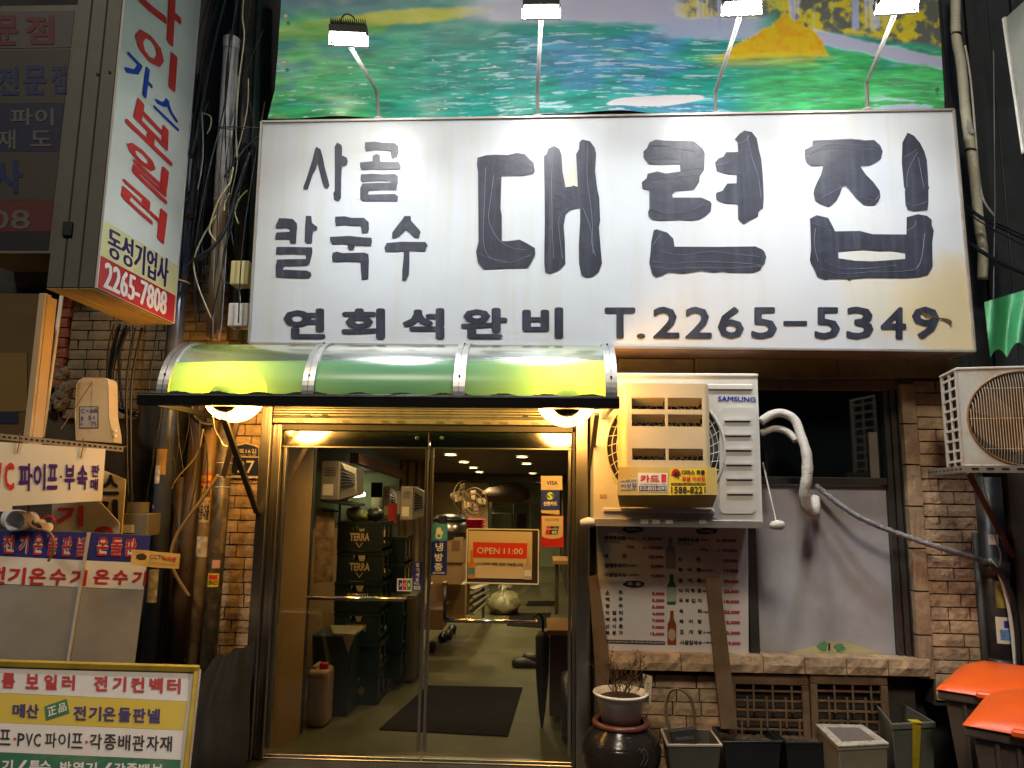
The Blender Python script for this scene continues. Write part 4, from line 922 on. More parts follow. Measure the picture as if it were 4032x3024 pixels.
t = thing('jerrycan', 'off white plastic jerrycan with red cap in front of the dark bin', 'jerrycan', ((x0 + x1) / 2, f.y + .1, 0))
jm = M('jerrycan_plastic', (.42, .27, .14), .4, var=.1)
MB().box(x0, x1, f.y, f.y + .2, 0, h).build('body', jm, t, bevel=.03, seg=3)
MB().bar(((x0 + x1) / 2 - .03, f.y + .03, h + .012), ((x0 + x1) / 2 - .03, f.y + .17, h + .012), .025, .025).build('handle', jm, t, bevel=.006)
MB().lathe(((x0 + x1) / 2 + .03, f.y + .06, h), [(.03, 0), (.03, .035), (.026, .04)], 16).build('cap', p_red, t)
f = PZ(0).at(1600, 2693); x0, x1 = P(1545, 2500, f.y).x, P(1632, 2500, f.y).x; h = P(1590, 2345, f.y).z
t = thing('metal_cabinet', 'plain grey metal cabinet behind the meeting edge of the doors', 'cabinet', (x0, f.y, 0))
cm = M('grey_cabinet', (.10, .085, .06), .5, .2, var=.1)
MB().box(x0, x1, f.y, f.y + .5, .01, h).build('body', cm, t, bevel=.004); MB().box(x0 + .01, x1 - .01, f.y - .012, f.y - .001, .03, h - .02).build('door', cm, t, bevel=.003)
# heaters
hm = M('heater_grey', (.27, .22, .16), .5, .2, var=.08, dirt=(.1, .07, .04))
def heater(px0, py0, px1, py1, Y, lab, slim=False):
    x0, x1, z0, z1 = R(px0, py0, px1, py1, Y)
    t = thing('gas_heater', lab, 'heater', ((x0 + x1) / 2, Y, z0), 'gas heaters hanging inside')
    xm = x0 + (x1 - x0) * .55
    MB().box(x0, xm, Y, Y + .30, z0, z1).build('body', hm, t, bevel=.012, seg=2)
    MB().hexa([(xm + .002, Y + .02, z0 + .01), (x1, Y + .06, z0 + .05), (x1 - .02, Y + .08, z1 - .05), (xm + .002, Y + .02, z1 - .01)], (0, .22, 0)).build('burner_housing', M('heater_silver', (.35, .31, .24), .3, .7), t)
    a, b2, c, d = Vector((xm + .012, Y + .017, z0 + .09)), Vector((x1 - .014, Y + .05, z0 + .12)), Vector((x1 - .024, Y + .067, z1 - .10)), Vector((xm + .012, Y + .017, z1 - .05))
    MB().poly([p + Vector((0, -.004, 0)) for p in (a, b2, c, d)]).build('burner', p_black, t)
    for k in range(7):
        u = k / 6; MB().tube([a.lerp(d, u) + Vector((-.01, -.02, 0)), b2.lerp(c, u) + Vector((.01, -.02, 0))], .0022, 5).build('guard_wire', alu, t)
    for k in range(4): MB().box(x0 + .03, xm - .03, Y - .003, Y - .0005, z1 - .06 - k * .018, z1 - .054 - k * .018).build('vent_slot', p_black, t)
    MB().box(x0 + .02, x0 + .02 + (xm - x0) * .55, Y - .002, Y - .0006, z0 + .04, z0 + .04 + (z1 - z0) * .28).build('label', cream, t)
heater(1262, 1815, 1400, 1972, 1.0, 'large gas heater hanging above the left door handle side')
heater(1575, 1915, 1668, 2050, 2.4, 'right gas heater near the meeting edge of the doors')
heater(1505, 1915, 1560, 2045, 2.9, 'middle gas heater behind the red aprons')
t = thing('heater_shelf', 'dark shelf plate hanging under the large gas heater', 'shelf', P(1330, 1985, 1.1))
a, b2 = P(1262, 1965, .95), P(1395, 1985, .95); MB().hexa([a, b2, b2 + Vector((0, .35, 0)), a + Vector((0, .35, 0))], (0, 0, -.02)).build('plate', p_black, t); MB().tube([P(1338, 1985, 1.1), P(1338, 2060, 1.1)], .01).build('post', p_black, t)
props(rbox(1528, 1982, 1560, 2060, 2.6, 2.64).build('red_apron', M('red_cloth', (.45, .03, .02), .8, bump=.4, bscale=30)), 'red aprons hanging between two heaters', 'apron')
# wall pictures
pic = thing('calendar', 'glossy calendar with people printed on the inner left wall', 'calendar', (P(1285, 2300, 1.0).x, 1.0, P(1285, 2300, 1.0).z))
pl_ = PY(1.0)
band(pl_, [(1245, 1995), (1318, 2005), (1310, 2290), (1235, 2296)], M('calendar_print', (.42, .26, .13), .25, var=.5, vscale=14, dirt=(.05, .03, .02), dscale=11), pic, 'sheet', 0, .004)
band(pl_, [(1272, 2005), (1335, 2010), (1332, 2018), (1272, 2013)], p_black, pic, 'binding', .006)
# rice cooker on boxes, trays, fans
f = .0
t = thing('carton', 'upper brown carton under the rice cooker', 'box', P(1790, 2235, 2.4)); rbox(1716, 2115, 1822, 2215, 2.4, 2.8).build('body', card, t); band(PY(2.4), (1778, 2128, 1810, 2170), M('carton_print', (.22, .12, .06), .7), t, 'printed_stamp', .002)
t = thing('carton', 'lower flattened cartons under the rice cooker carton', 'box', P(1790, 2300, 2.4)); rbox(1705, 2218, 1816, 2300, 2.42, 2.8).build('body', card, t)
ck = P(1770, 2110, 2.55); r = .16
t = thing('rice_cooker', 'big steel rice cooker with black lid standing on cartons', 'rice cooker', ck)
hh = P(1770, 2028, 2.55).z - ck.z
MB().lathe(ck, [(r * .95, 0), (r, .03), (r, hh * .72)], 28).build('body', steel, t, smooth=True)
MB().lathe(ck, [(r * 1.04, hh * .72), (r * 1.04, hh * .82), (r * .8, hh * .98), (.03, hh * 1.05)], 28).build('lid', black_plastic, t, smooth=True)
MB().lathe(ck + Vector((0, 0, -.02)), [(r * 1.02, 0), (r * 1.02, .06)], 28).build('base', black_plastic, t)
c = ck + Vector((-.05, -.16, hh * .75)); MB().box(c.x - .04, c.x + .04, c.y - .02, c.y + .02, c.z - .09, c.z + .05).build('latch', black_plastic, t, bevel=.01)
redp = M('red_plastic', (.50, .02, .05), .35)
for k in range(4):
    c = P(1868, 2082 - k * 11, 3.2); t = props(MB().hexa([(c.x - .07, 3.2, c.z - .018), (c.x + .07, 3.2, c.z - .018), (c.x + .07, 3.4, c.z - .018), (c.x - .07, 3.4, c.z - .018)], [(c.x - .11, 3.16, c.z + .01), (c.x + .11, 3.16, c.z + .01), (c.x + .11, 3.44, c.z + .01), (c.x - .11, 3.44, c.z + .01)]).build('tray', redp), ['lowest', 'second lowest', 'second highest', 'topmost'][k] + ' red plastic tray of the stack by the rice cooker', 'tray', 'stack of red trays')
props(rbox(1835, 2092, 1905, 2300, 3.15, 3.5).build('tray_stand', card), 'brown box under the red trays', 'box')
fan_m = M('fan_cream', (.13, .09, .045), .4, .1)
def fan(px, py, Y, rr, yaw, lab):
    c = P(px, py, Y); t = thing('electric_fan', lab, 'fan', c, 'wall fans')
    rm = Matrix.Rotation(yaw, 3, 'Z'); tf = lambda mb: setattr(mb, 'v', [c + rm @ (v - c) for v in mb.v]) or mb
    for q in (1, .66, .33):
        tf(MB().tube([c + Vector((rr * q * math.cos(k * .2618), -.03 * (1 - q), rr * q * math.sin(k * .2618))) for k in range(25)], .004, 5, False)).build('guard_ring', fan_m, t)
    mb = MB()
    for k in range(16): a = k * .3927; mb.bar(c + Vector((0, -.03, 0)), c + Vector((rr * math.cos(a), 0, rr * math.sin(a))), .0012, .0012, (0, 1, 0))
    tf(mb).build('guard_wires', fan_m, t, kind='stuff')
    for k in range(4):
        a = k * 1.5708; e = Vector((math.cos(a), 0, math.sin(a))); n = Vector((-math.sin(a), 0, math.cos(a)))
        tf(MB().poly([c + e * .03, c + e * rr * .85 - n * rr * .1, c + e * rr * .8 + n * rr * .35, c + e * .04 + n * .04], (0, .004, 0))).build('blade', M('fan_blade', (.34, .24, .12), .3), t)
    tf(MB().lathe(c + Vector((0, .02, 0)), [(.05, 0), (.06, .05), (.045, .14)], 16, 'y')).build('motor', fan_m, t, smooth=True)
fan(1826, 1955, 3.4, .17, rad(55), 'left wall fan seen edge on above the rice cooker'); fan(1868, 1980, 3.2, .16, rad(-30), 'right wall fan facing the door above the red trays')
sm_ = MB().lathe(P(1985, 1945, 5.5), [(.02, -.30), (.1, -.2), (.11, 0), (.13, .2), (.05, .35)], 12, 'x'); sm_.v = [v + Vector((0, 0, random.uniform(-.015, .015))) for v in sm_.v]
props(sm_.build('driftwood', M('driftwood', (.08, .04, .02), .6, bump=.6, bscale=20), smooth=True), 'gnarled dark driftwood hanging under the ceiling beam', 'decoration')
# shelves and boxes down the left of the corridor
for k, (a, b2, c, d, Y, lb) in enumerate(((1690, 2300, 1830, 2440, 2.9, 'printed carton by the shoe row'), (1735, 2240, 1845, 2310, 3.5, 'brown carton stacked behind the shoe row'), (1640, 2400, 1742, 2480, 2.0, 'low wooden bench box left of the corridor'))):
    o = rbox(a, b2, c, d, Y, Y + .5).build('carton' if k < 2 else 'bench_box', [card, card, M('brown_box', (.12, .07, .04), .6)][k]); props(o, lb, 'box')
t = thing('wire_shelf', 'pale slatted shelf rack along the corridor', 'shelf', PZ(0).at(1870, 2440))
for k in range(4):
    a, b2 = P(1832, 2318 + k * 32, 3.6), P(1895, 2300 + k * 20, 5.0); MB().hexa([a, b2, b2 + Vector((.10, 0, 0)), a + Vector((.10, 0, 0))], (0, 0, -.02)).build('shelf_board', M('pale_shelf', (.36, .34, .26), .5), t)
a = P(1895, 2440, 5.0); MB().box(a.x - .0, a.x + .04, 5.0, 5.04, 0, .9).build('upright', M('pale_shelf', (.36, .34, .26), .5), t)
f = PZ(0).at(1985, 2414); t = thing('plastic_bag', 'translucent bag of vegetables on the corridor floor', 'bag', f)
mb = MB().lathe(f, [(.05, 0), (.17, .01), (.21, .06), (.22, .12), (.20, .18), (.17, .23), (.11, .27), (.07, .31), (.08, .36), (.02, .38)], 20); mb.v = [v + Vector((random.uniform(-.035, .035), random.uniform(-.035, .035), random.uniform(-.03, .02) if v.z > .03 else 0)) for v in mb.v]
mb.build('bag_film', M('bag_film', (.33, .30, .17), .3, bump=.6, bscale=25), t, smooth=True)
shoe = M('black_shoe', (.012, .010, .010), .45)
for px, py, lb in ((2070, 2628, 'left black rubber slipper on the floor by the counter'), (2110, 2606, 'right black rubber slipper partly behind the umbrella stand')):
    c = PZ(0).at(px, py); mb = MB().lathe(c + Vector((0, 0, .03)), [(.02, -.13), (.045, -.11), (.05, .0), (.045, .07), (.03, .12), (.005, .135)], 12, 'x'); mb.v = [Vector((v.x, v.y, max(c.z, c.z + (v.z - c.z) * (.75 if v.x > c.x else 1.1)))) for v in mb.v]; props(mb.build('slipper', shoe, smooth=True), lb, 'shoe', 'slippers inside')
for k, (px, py) in enumerate(((1700, 2560), (1745, 2520), (1780, 2490), (1765, 2512))):
    c = PZ(0).at(px, py); mb = MB().lathe(c + Vector((0, 0, .04)), [(.02, -.13), (.045, -.11), (.05, .0), (.045, .07), (.03, .12), (.005, .135)], 10, 'y'); mb.v = [Vector((v.x, v.y, max(c.z, v.z))) for v in mb.v]; props(mb.build('shoe', shoe, smooth=True), ['nearest dark shoe in the shoe row left of the corridor', 'second dark shoe in the corridor row', 'farthest dark shoe in the corridor row', 'third dark shoe beside its pair in the corridor row'][k], 'shoe', 'shoes along the corridor')
# desk, umbrella, round stool on the right
f = PZ(0).at(2190, 2860); x0 = P(2165, 2500, .8).x
t = thing('wooden_counter', 'reddish brown wooden counter behind the right leaf', 'counter', (x0, .8, 0)); wb = M('red_brown_wood', (.13, .055, .025), .4, var=.2)
MB().box(x0, rx - .002, .8, 1.3, .05, P(2190, 2500, .8).z).build('body', wb, t); MB().box(x0 - .02, rx - .002, .78, 1.32, P(2190, 2500, .8).z + .001, P(2190, 2480, .8).z).build('top', M('counter_top', (.40, .22, .08), .3), t)
c = P(2135, 2700, .7); c.z = 0; t = thing('umbrella', 'closed black umbrella leaning on the wooden counter', 'umbrella', c)
MB().lathe(c, [(.008, 0), (.025, .12), (.045, .35), (.05, .6), (.03, .64)], 12).build('canopy', M('black_nylon', (.01, .01, .014), .6, bump=.5, bscale=30), t, smooth=True); MB().tube(spline([c + Vector((0, 0, .63)), c + Vector((0, 0, .72)), c + Vector((-.03, 0, .76)), c + Vector((-.06, 0, .73)), c + Vector((-.06, 0, .69))], 4), .009, 8).build('handle', black_plastic, t)
c = P(2240, 2850, .45); c.z = .22; props(MB().lathe(c, [(.10, -.05), (.2, -.05), (.22, 0), (.2, .05), (.10, .05)], 28, 'x', cap=False).build('round_stool', black_plastic, smooth=True), 'dark round stool on its side behind the right door edge', 'stool')
t = thing('side_table', 'small pale table corner with dark legs far inside at the right', 'table', P(2190, 2260, 3.5)); rbox(2178, 2208, 2240, 2222, 3.5, 4.1).build('top', M('counter_top', (.40, .22, .08), .3), t); rbox(2185, 2222, 2200, 2420, 3.55, 3.6).build('leg', dkw, t)

# ================================================================== AIR CONDITIONER beside the door
acw = M('ac_cream_metal', (.70, .68, .63), .38, 0, var=.05, vscale=4, dirt=(.40, .32, .20), dscale=7, damt=.2)
guide_m = M('wind_guide_plastic', (.68, .56, .36), .42, 0, var=.06, vscale=5)
AY = -.40
x0, x1 = P(2338, 1760, AY).x, P(2992, 1760, AY).x; z0, z1 = P(2670, 2048, AY).z, P(2670, 1484, AY).z
ap = PY(AY)
ac = thing('air_conditioner', 'large white outdoor unit with cream wind guide, right of the door under the signboard', 'air conditioner', ((x0 + x1) / 2, AY, z0))
gx, gz = P(2618, 1760, AY).x, P(2618, 1765, AY).z; gr = (P(2835, 1760, AY).x - P(2390, 1760, AY).x) / 2 * 1.03
ring = [(gx + gr * math.cos(k * math.pi / 24), AY, gz + gr * math.sin(k * math.pi / 24)) for k in range(48)]
MB().poly([(x0, AY, z0), (x1, AY, z0), (x1, AY, z1), (x0, AY, z1)], (0, .012, 0), [ring]).build('front_panel', acw, ac, bevel=.002)
MB().box(x0, x1, AY + .013, AY + .31, z0, z1 - .002).build('casing', M('ac_inside', (.03, .03, .035), .6), ac)
MB().box(x0 - .001, x0 + .004, AY + .012, AY + .315, z0, z1).box(x1 - .004, x1 + .002, AY + .012, AY + .315, z0, z1).build('side_panel', acw, ac)
MB().box(x0 - .006, x1 + .006, AY - .006, AY + .32, z1, z1 + .022).build('top_cover', acw, ac, bevel=.006)
x0p, x1p, a0, a1 = R(2700, 1513, 2962, 1535, AY)
MB().box(P(2440, 1500, AY).x, x1p, AY - .010, AY - .0005, a0, a1).build('pressed_ridge', acw, ac, bevel=.005)
gm = MB()
for q in range(11):
    rr = gr * (.16 + .84 * q / 10); gm.tube([(gx + rr * math.cos(k * math.pi / 24), AY - .006, gz + rr * math.sin(k * math.pi / 24)) for k in range(49)], .0022, 4, False)
for k in range(36):
    a = k * math.pi / 18; p = [(gx + gr * r_ * math.cos(a + .5 * r_), AY - .005, gz + gr * r_ * math.sin(a + .5 * r_)) for r_ in (.16, .4, .7, 1.0)]; gm.tube(p, .0022, 4, False)
gm.build('fan_guard', acw, ac, kind='stuff')
MB().lathe((gx, AY - .004, gz), [(gr, 0), (gr + .016, 0), (gr + .012, -.010), (gr + .002, -.010)], 48, 'y', cap=False).build('guard_rim', acw, ac, smooth=True)
for k in range(3):
    a = k * 2.094; e = Vector((math.cos(a), 0, math.sin(a))); n = Vector((-math.sin(a), 0, math.cos(a))); c = Vector((gx, AY + .0005, gz))
    MB().poly([c + e * .05, c + e * gr * .9 - n * .06, c + e * gr * .88 + n * .12, c + e * .05 + n * .05], (0, .010, 0)).build('fan_blade', M('fan_blade_grey', (.10, .10, .11), .4), ac)
# right hand panel with louvre slots
def rr_pts(q, r, n=4):
    x0, y0, x1, y1 = q; out = []
    for cx, cy_, s in ((x1 - r, y0 + r, -90), (x1 - r, y1 - r, 0), (x0 + r, y1 - r, 90), (x0 + r, y0 + r, 180)):
        for k in range(n + 1): a = rad(s + 90 * k / n); out.append((cx + r * math.cos(a), cy_ + r * math.sin(a)))
    return out
MB().poly([ap.at(*p, .007) for p in rr_pts((2832, 1603, 2975, 2022), 22)], (0, .0065, 0)).build('pressed_panel', acw, ac, bevel=.006, seg=2)
for k in range(6):
    y = 1658 + k * 57.5; xk = 2852 + k * 2
    MB().poly([ap.at(*p, .0085) for p in rr_pts((xk, y, xk + 100, y + 6), 3, 2)], (0, .0012, 0)).build('louvre_slot', M('slot_shadow_gap', (.16, .16, .16), .6), ac)
    MB().poly([ap.at(*p, .016) for p in rr_pts((xk - 2, y - 9, xk + 102, y - 1), 4, 2)], (0, .008, 0)).build('louvre_lip', acw, ac, bevel=.002)
text([('SAMSUNG', [(2827, 1560), (2975, 1563), (2975, 1583), (2826, 1580)])], ap, M('logo_blue', (.01, .04, .42), .4), ac, 'logo_lettering', .045, .002)
# wind guide: a hood with three pairs of openings
GY = AY - .15
h0, h1 = P(2452, 1700, GY).x, P(2798, 1700, GY).x; hz1, hz0 = P(2625, 1512, GY).z, P(2625, 1992, GY).z
gp2 = PY(GY)
def zof(y): return P(2625, y, GY).z
ops = [(1566, 1612), (1631, 1679), (1766, 1812)]
ox = [P(v, 1700, GY).x for v in (2488, 2620, 2631, 2767)]
mb = MB(); zz = [hz1] + [zof(v) for o in ops for v in o] + [zof(1842)]
for k in range(0, len(zz), 2): mb.box(h0 + .03, h1 - .03, GY, GY + .006, zz[k + 1], zz[k])
for a, b2 in ops:
    for u, v in ((h0 + .03, ox[0]), (ox[1], ox[2]), (ox[3], h1 - .03)): mb.box(u, v, GY, GY + .006, zof(b2), zof(a))
mb.build('wind_guide_front', guide_m, ac)
mb = MB()
for s_, xe in ((-1, h0), (1, h1)):   # rounded vertical edges and flanks
    cs_ = [(xe - s_ * .03 + s_ * .03 * math.sin(t), GY + .03 - .03 * math.cos(t)) for t in [k * math.pi / 12 for k in range(7)]] + [(xe + s_ * .015, AY - .002)]
    for (xa, ya), (xb, yb) in zip(cs_, cs_[1:]):
        mb.add([(xa, ya, zz[-1]), (xb, yb, zz[-1]), (xb, yb, hz1), (xa, ya, hz1)], [(0, 1, 2, 3)])
mb.build('wind_guide_flank', guide_m, ac, smooth=True)
MB().hexa([(h0 + .01, GY + .008, hz1), (h1 - .01, GY + .008, hz1), (h1 + .01, AY, hz1 + .0), (h0 - .01, AY, hz1)], (0, 0, .004)).build('wind_guide_top', guide_m, ac)
for a, b2 in ops:
    for u, v in ((ox[0], ox[1]), (ox[2], ox[3])):
        MB().hexa([(u + .002, GY + .007, zof(a) - .001), (v - .002, GY + .007, zof(a) - .001), (v - .002, GY + .075, zof(a) - (zof(a) - zof(b2)) * .55), (u + .002, GY + .075, zof(a) - (zof(a) - zof(b2)) * .55)], (0, 0, -.003)).build('deflector', guide_m, ac)
low = M('taped_yellow_panel', (.52, .40, .12), .45, 0, var=.15, dirt=(.25, .18, .07), dscale=6)
q = [(2437, 1838), (2822, 1842), (2824, 1948), (2430, 1950)]
tp = P3(gp2.at(2437, 1838), gp2.at(2822, 1842), PY(GY - .02).at(2600, 1950))
MB().poly([tp.at(*p, .004) for p in q], (0, .01, 0)).build('taped_panel', low, ac)
a = [tp.at(2432, 1950, .003), tp.at(2824, 1949, .003)]
MB().hexa([a[0], a[1], P(2805, 1998, AY - .02), P(2440, 1996, AY - .02)], (0, .01, 0)).build('lower_deflector', low, ac)
MB().box(P(2374, 1985, AY).x, P(2812, 1985, AY).x, AY - .015, AY - .0005, P(2600, 2018, AY).z, P(2600, 2002, AY).z).build('pressed_ridge', acw, ac, bevel=.005)
# flyers stuck on the taped panel
def flyer(label, q, m, items, lift=.0055):
    s = props(band(tp, q, m, None, 'flyer', lift, .0006), label, 'sticker')
    for sx, qq, mm, bo in items:
        if sx is None: band(tp, qq, mm, s, 'printed_band', lift + .0008)
        else: text([(sx, qq)], tp, mm, s, lift=lift + .0016, bold=bo)
    return s
white_st = M('sticker_white', (.66, .62, .52), .5)
flyer('small white moving service sticker, leftmost on the wind guide', [(2442, 1890), (2506, 1884), (2508, 1928), (2444, 1932)], white_st,
      [('010-2005-2424', [(2443, 1890), (2503, 1886), (2503, 1899), (2443, 1902)], p_black, .01), ('이삿짐', [(2444, 1906), (2504, 1901), (2505, 1920), (2445, 1923)], p_navy, .03), ('에어컨 용달 사다리차', [(2445, 1925), (2504, 1921), (2504, 1928), (2445, 1931)], p_black, .01)])
flyer('white card loan sticker with red heading in the middle of the wind guide', [(2511, 1862), (2629, 1864), (2627, 1938), (2512, 1937)], white_st,
      [('카드', (2520, 1870, 2596, 1900), p_red, .05), (None, (2603, 1868, 2622, 1900), p_red, 0), ('즉시결제 대환대출 1%, 할부', (2520, 1904, 2622, 1910), p_black, .01), (None, (2516, 1914, 2624, 1934), p_navy, 0), ('010-8033-0093', (2519, 1916, 2622, 1932), white_st, .03)])
flyer('yellow and orange quick delivery sticker, rightmost on the wind guide', [(2636, 1846), (2783, 1846), (2781, 1948), (2632, 1950)], p_yel,
      [('다마스 화물', (2684, 1851, 2775, 1871), p_black, .04), ('용달 이삿짐', (2684, 1876, 2775, 1896), p_red, .04), (None, (2642, 1902, 2778, 1912), p_black, 0), ('오토바이 다마스 라보 1톤트럭~5톤트럭', (2645, 1904, 2775, 1910), p_yel, .01), ('1588-8221', (2642, 1916, 2777, 1944), p_black, .05)])
c_ = tp.at(2661, 1871, .0065); MB().poly([c_ + Vector((.026 * math.cos(k * .3), 0, .034 * math.sin(k * .3))) for k in range(21)]).build('red_disc', p_red, ac); text([('퀵', (2650, 1856, 2672, 1887))], tp, p_black, ac, lift=.008, bold=.04)
props(band(ap, (2361, 1947, 2388, 1960), M('pink_sticker', (.60, .30, .25), .5), None, 'flyer', .003, .0005), 'tiny pink sticker low on the left of the large outdoor unit', 'sticker')
# bracket with wrapped ends
bk_m = M('bracket_galvanised', (.34, .31, .27), .5, .5, var=.15, dirt=(.2, .15, .1))
ab = thing('unit_bracket', 'steel wall bracket under the large outdoor unit, ends wrapped in white tape', 'bracket', ((x0 + x1) / 2, AY, z0 - .05))
MB().box(x0 - .04, x1 + .06, AY - .03, AY - .01, z0 - .038, z0 - .003).build('front_rail', bk_m, ab)
for xx in (x0 + .01, x1 - .01): MB().box(xx - .018, xx + .018, AY - .005, .09, z0 - .036, z0 - .004).build('arm', bk_m, ab)
xr_e, xl_e = x1 + .075, x0 - .035
MB().tube([P(3004, 1822, -.12), Vector((xr_e, AY - .01, z0 - .01))], .006, 8).build('stay', bk_m, ab)
tape = M('white_wrap', (.66, .62, .54), .55, 0, bump=.6, bscale=45, bstretch=(6, 1, 1))
for xe in (xl_e, xr_e):
    MB().tube([(xe - .045, AY - .02, z0 - .022), (xe - .02, AY - .02, z0 - .02), (xe + .0, AY - .02, z0 - .018), (xe + .03, AY - .02, z0 - .02), (xe + .04, AY - .02, z0 - .022)], [.016, .024, .028, .024, .012], 12).build('wrapped_end', tape, ab, smooth=True)
for px in (2522, 2568, 2620, 2752): band(PY(AY - .0305), (px, 2046, px + 30, 2062), white_st, ab, 'tape_remnant', .001)
# wrapped refrigerant pipes
ins = M('wrapped_insulation', (.68, .64, .58), .5, 0, bump=.8, bscale=26, bstretch=(1, 1, 7), var=.1)
hp_ = thing('insulated_pipe', 'thick white wrapped pipe curling beside the large outdoor unit', 'pipe', P(3185, 2020, -.3))
xe = P(3000, 1650, -.28)
MB().tube(spline([P(2996, 1660, -.25), P(3040, 1632, -.25), P(3085, 1628, -.25), P(3130, 1655, -.27), P(3155, 1720, -.30), P(3176, 1790, -.32), P(3178, 1870, -.32), P(3168, 1940, -.30), P(3178, 2000, -.26), P(3200, 2020, -.20), P(3208, 1995, -.12), P(3208, 1965, -.04)], 5), [.026] * 20 + [.026 + min(k, 8) * .0006 + .0016 * math.sin(k * 1.7) for k in range(36)], 14).build('outer_pipe', ins, hp_, smooth=True)
MB().tube(spline([P(2996, 1705, -.22), P(3050, 1688, -.22), P(3100, 1700, -.24), P(3135, 1735, -.28)], 5), .020, 10).build('inner_pipe', ins, hp_, smooth=True)
hose = M('silver_wrapped_hose', (.27, .27, .29), .35, .2, bump=1.0, bscale=30, bstretch=(4, 1, 4), var=.3, vscale=30)
pts = spline([P(3210, 1910, -.04), P(3290, 1975, -.08), P(3390, 2040, -.12), P(3520, 2095, -.14), P(3650, 2140, -.16), P(3780, 2180, -.18), P(3890, 2215, -.16)], 8)
props(MB().tube(pts, [.013 + .006 * abs(math.sin(i * 1.3)) for i in range(len(pts))], 10).build('wrapped_hose', hose, smooth=True), 'grey tape wrapped hose sloping down right across the window', 'hose')

# ================================================================== MENU poster on the window
mp = PY(-.045)
menu_m = M('menu_paper', (.62, .57, .54), .45, 0, var=.04, bump=.05, bscale=5)
q = [(2354, 2050), (2945, 2062), (2948, 2580), (2398, 2572)]
me_ = thing('menu_poster', 'pinkish menu poster with Korean dishes and prices under the large outdoor unit', 'poster', mp.at(2670, 2575))
MB().poly([mp.at(*p, 0) for p in [(2350, 2048), (2945, 2050), (2948, 2584), (2360, 2572)]], (0, .004, 0)).build('sheet', menu_m, me_)
s3 = 2.911; mo = lambda x, y: (2340 + x / s3, 2050 + y / s3)
mred = M('menu_red', (.38, .01, .03), .5); mblk = M('menu_black', (.03, .02, .025), .5)
blk = []; red_ = []
def mi(lst, sx, x0, y0, x1, y1, sl=.025):
    a = mo(x0, y0); b2 = mo(x1, y0 + (x1 - x0) * sl); c = mo(x1, y1 + (x1 - x0) * sl); d = mo(x0, y1); lst.append((sx, [a, b2, c, d]))
def sp_items(word, xs, y, wd=48, h=50):
    for ch, xx in zip(word, xs): mi(blk, ch, xx, y, xx + wd, y + h)
mi(blk, '생배추보쌈', 112, 170, 362, 222); mi(blk, '450g', 374, 190, 455, 218); mi(blk, '(오스트리아산)', 112, 232, 290, 252); mi(blk, '大', 556, 188, 592, 222); mi(red_, '29,000', 612, 188, 782, 228)
mi(blk, '250g', 374, 285, 455, 315); mi(blk, '小', 556, 290, 592, 325); mi(red_, '19,000', 622, 290, 788, 332)
sp_items('파전', (116, 318), 382); mi(red_, '15,000', 622, 395, 788, 438)
mi(blk, '생배추추가', 118, 485, 368, 538); mi(blk, '(국내산)', 378, 500, 478, 530); mi(red_, '2,000', 650, 502, 792, 545)
mi(blk, '사골칼국수', 118, 592, 368, 642); mi(blk, '(사골:한우)', 378, 608, 515, 635); mi(red_, '9,000', 652, 612, 795, 655)
for w_, xs, y, pr in (('소주', (126, 278), 800, '5,000'), ('맥주', (126, 278), 877, '5,000'), ('청하', (126, 280), 952, '5,000'), ('막걸리', (128, 204, 280), 1030, '4,000'), ('백세주', (128, 204, 280), 1107, '7,000'), ('산사춘', (128, 204, 280), 1184, '7,000'), ('복분자', (128, 204, 280), 1260, '12,000')):
    sp_items(w_, xs, y); mi(red_, pr, 640 if len(pr) > 5 else 660, y + 17, 803, y + 60)
mi(blk, '생배추보쌈', 952, 192, 1202, 245); mi(blk, '450g', 1215, 208, 1300, 238); mi(blk, '(오스트리아산)', 952, 256, 1130, 276); mi(blk, '大', 1400, 208, 1438, 245); mi(red_, '29,000', 1456, 208, 1630, 250)
mi(blk, '250g', 1218, 318, 1304, 352); mi(blk, '小', 1405, 322, 1442, 358); mi(red_, '19,000', 1470, 322, 1636, 366)
sp_items('파전', (958, 1168), 420); mi(red_, '15,000', 1476, 440, 1640, 482)
for w_, xs, y, pr, ex in (('북어찜', (962, 1066, 1170), 540, '17,000', '(러시아산)'), ('홍어찜', (964, 1070, 1172), 660, '32,000', '(국내산)'), ('낙지볶음', (966, 1038, 1106, 1180), 775, '23,000', '(중국산)'), ('두부김치', (970, 1040, 1110, 1182), 892, '18,000', ''), ('육회', (972, 1182), 1012, '23,000', '150g(국내산 한우)'), ('북어탕', (974, 1080, 1184), 1130, '12,000', ''), ('조개탕', (978, 1082, 1188), 1250, '12,000', '(모시조개:국내산)')):
    sp_items(w_, xs, y); mi(red_, pr, 1484, y + 14, 1652 + (y - 540) * .028, y + 60)
    if ex: mi(blk, ex, xs[-1] + 58, y + 18, xs[-1] + 58 + 22 * len(ex) - (60 if len(ex) > 8 else 0), y + 46)
mi(blk, '사골칼국수', 980, 1368, 1238, 1422); mi(blk, '(사골:한우)', 1250, 1382, 1390, 1412); mi(red_, '9,000', 1532, 1385, 1676, 1432)
text(blk, mp, mblk, me_, 'dish_lettering', .05, .002); text(red_, mp, mred, me_, 'price_lettering', .12, .002)
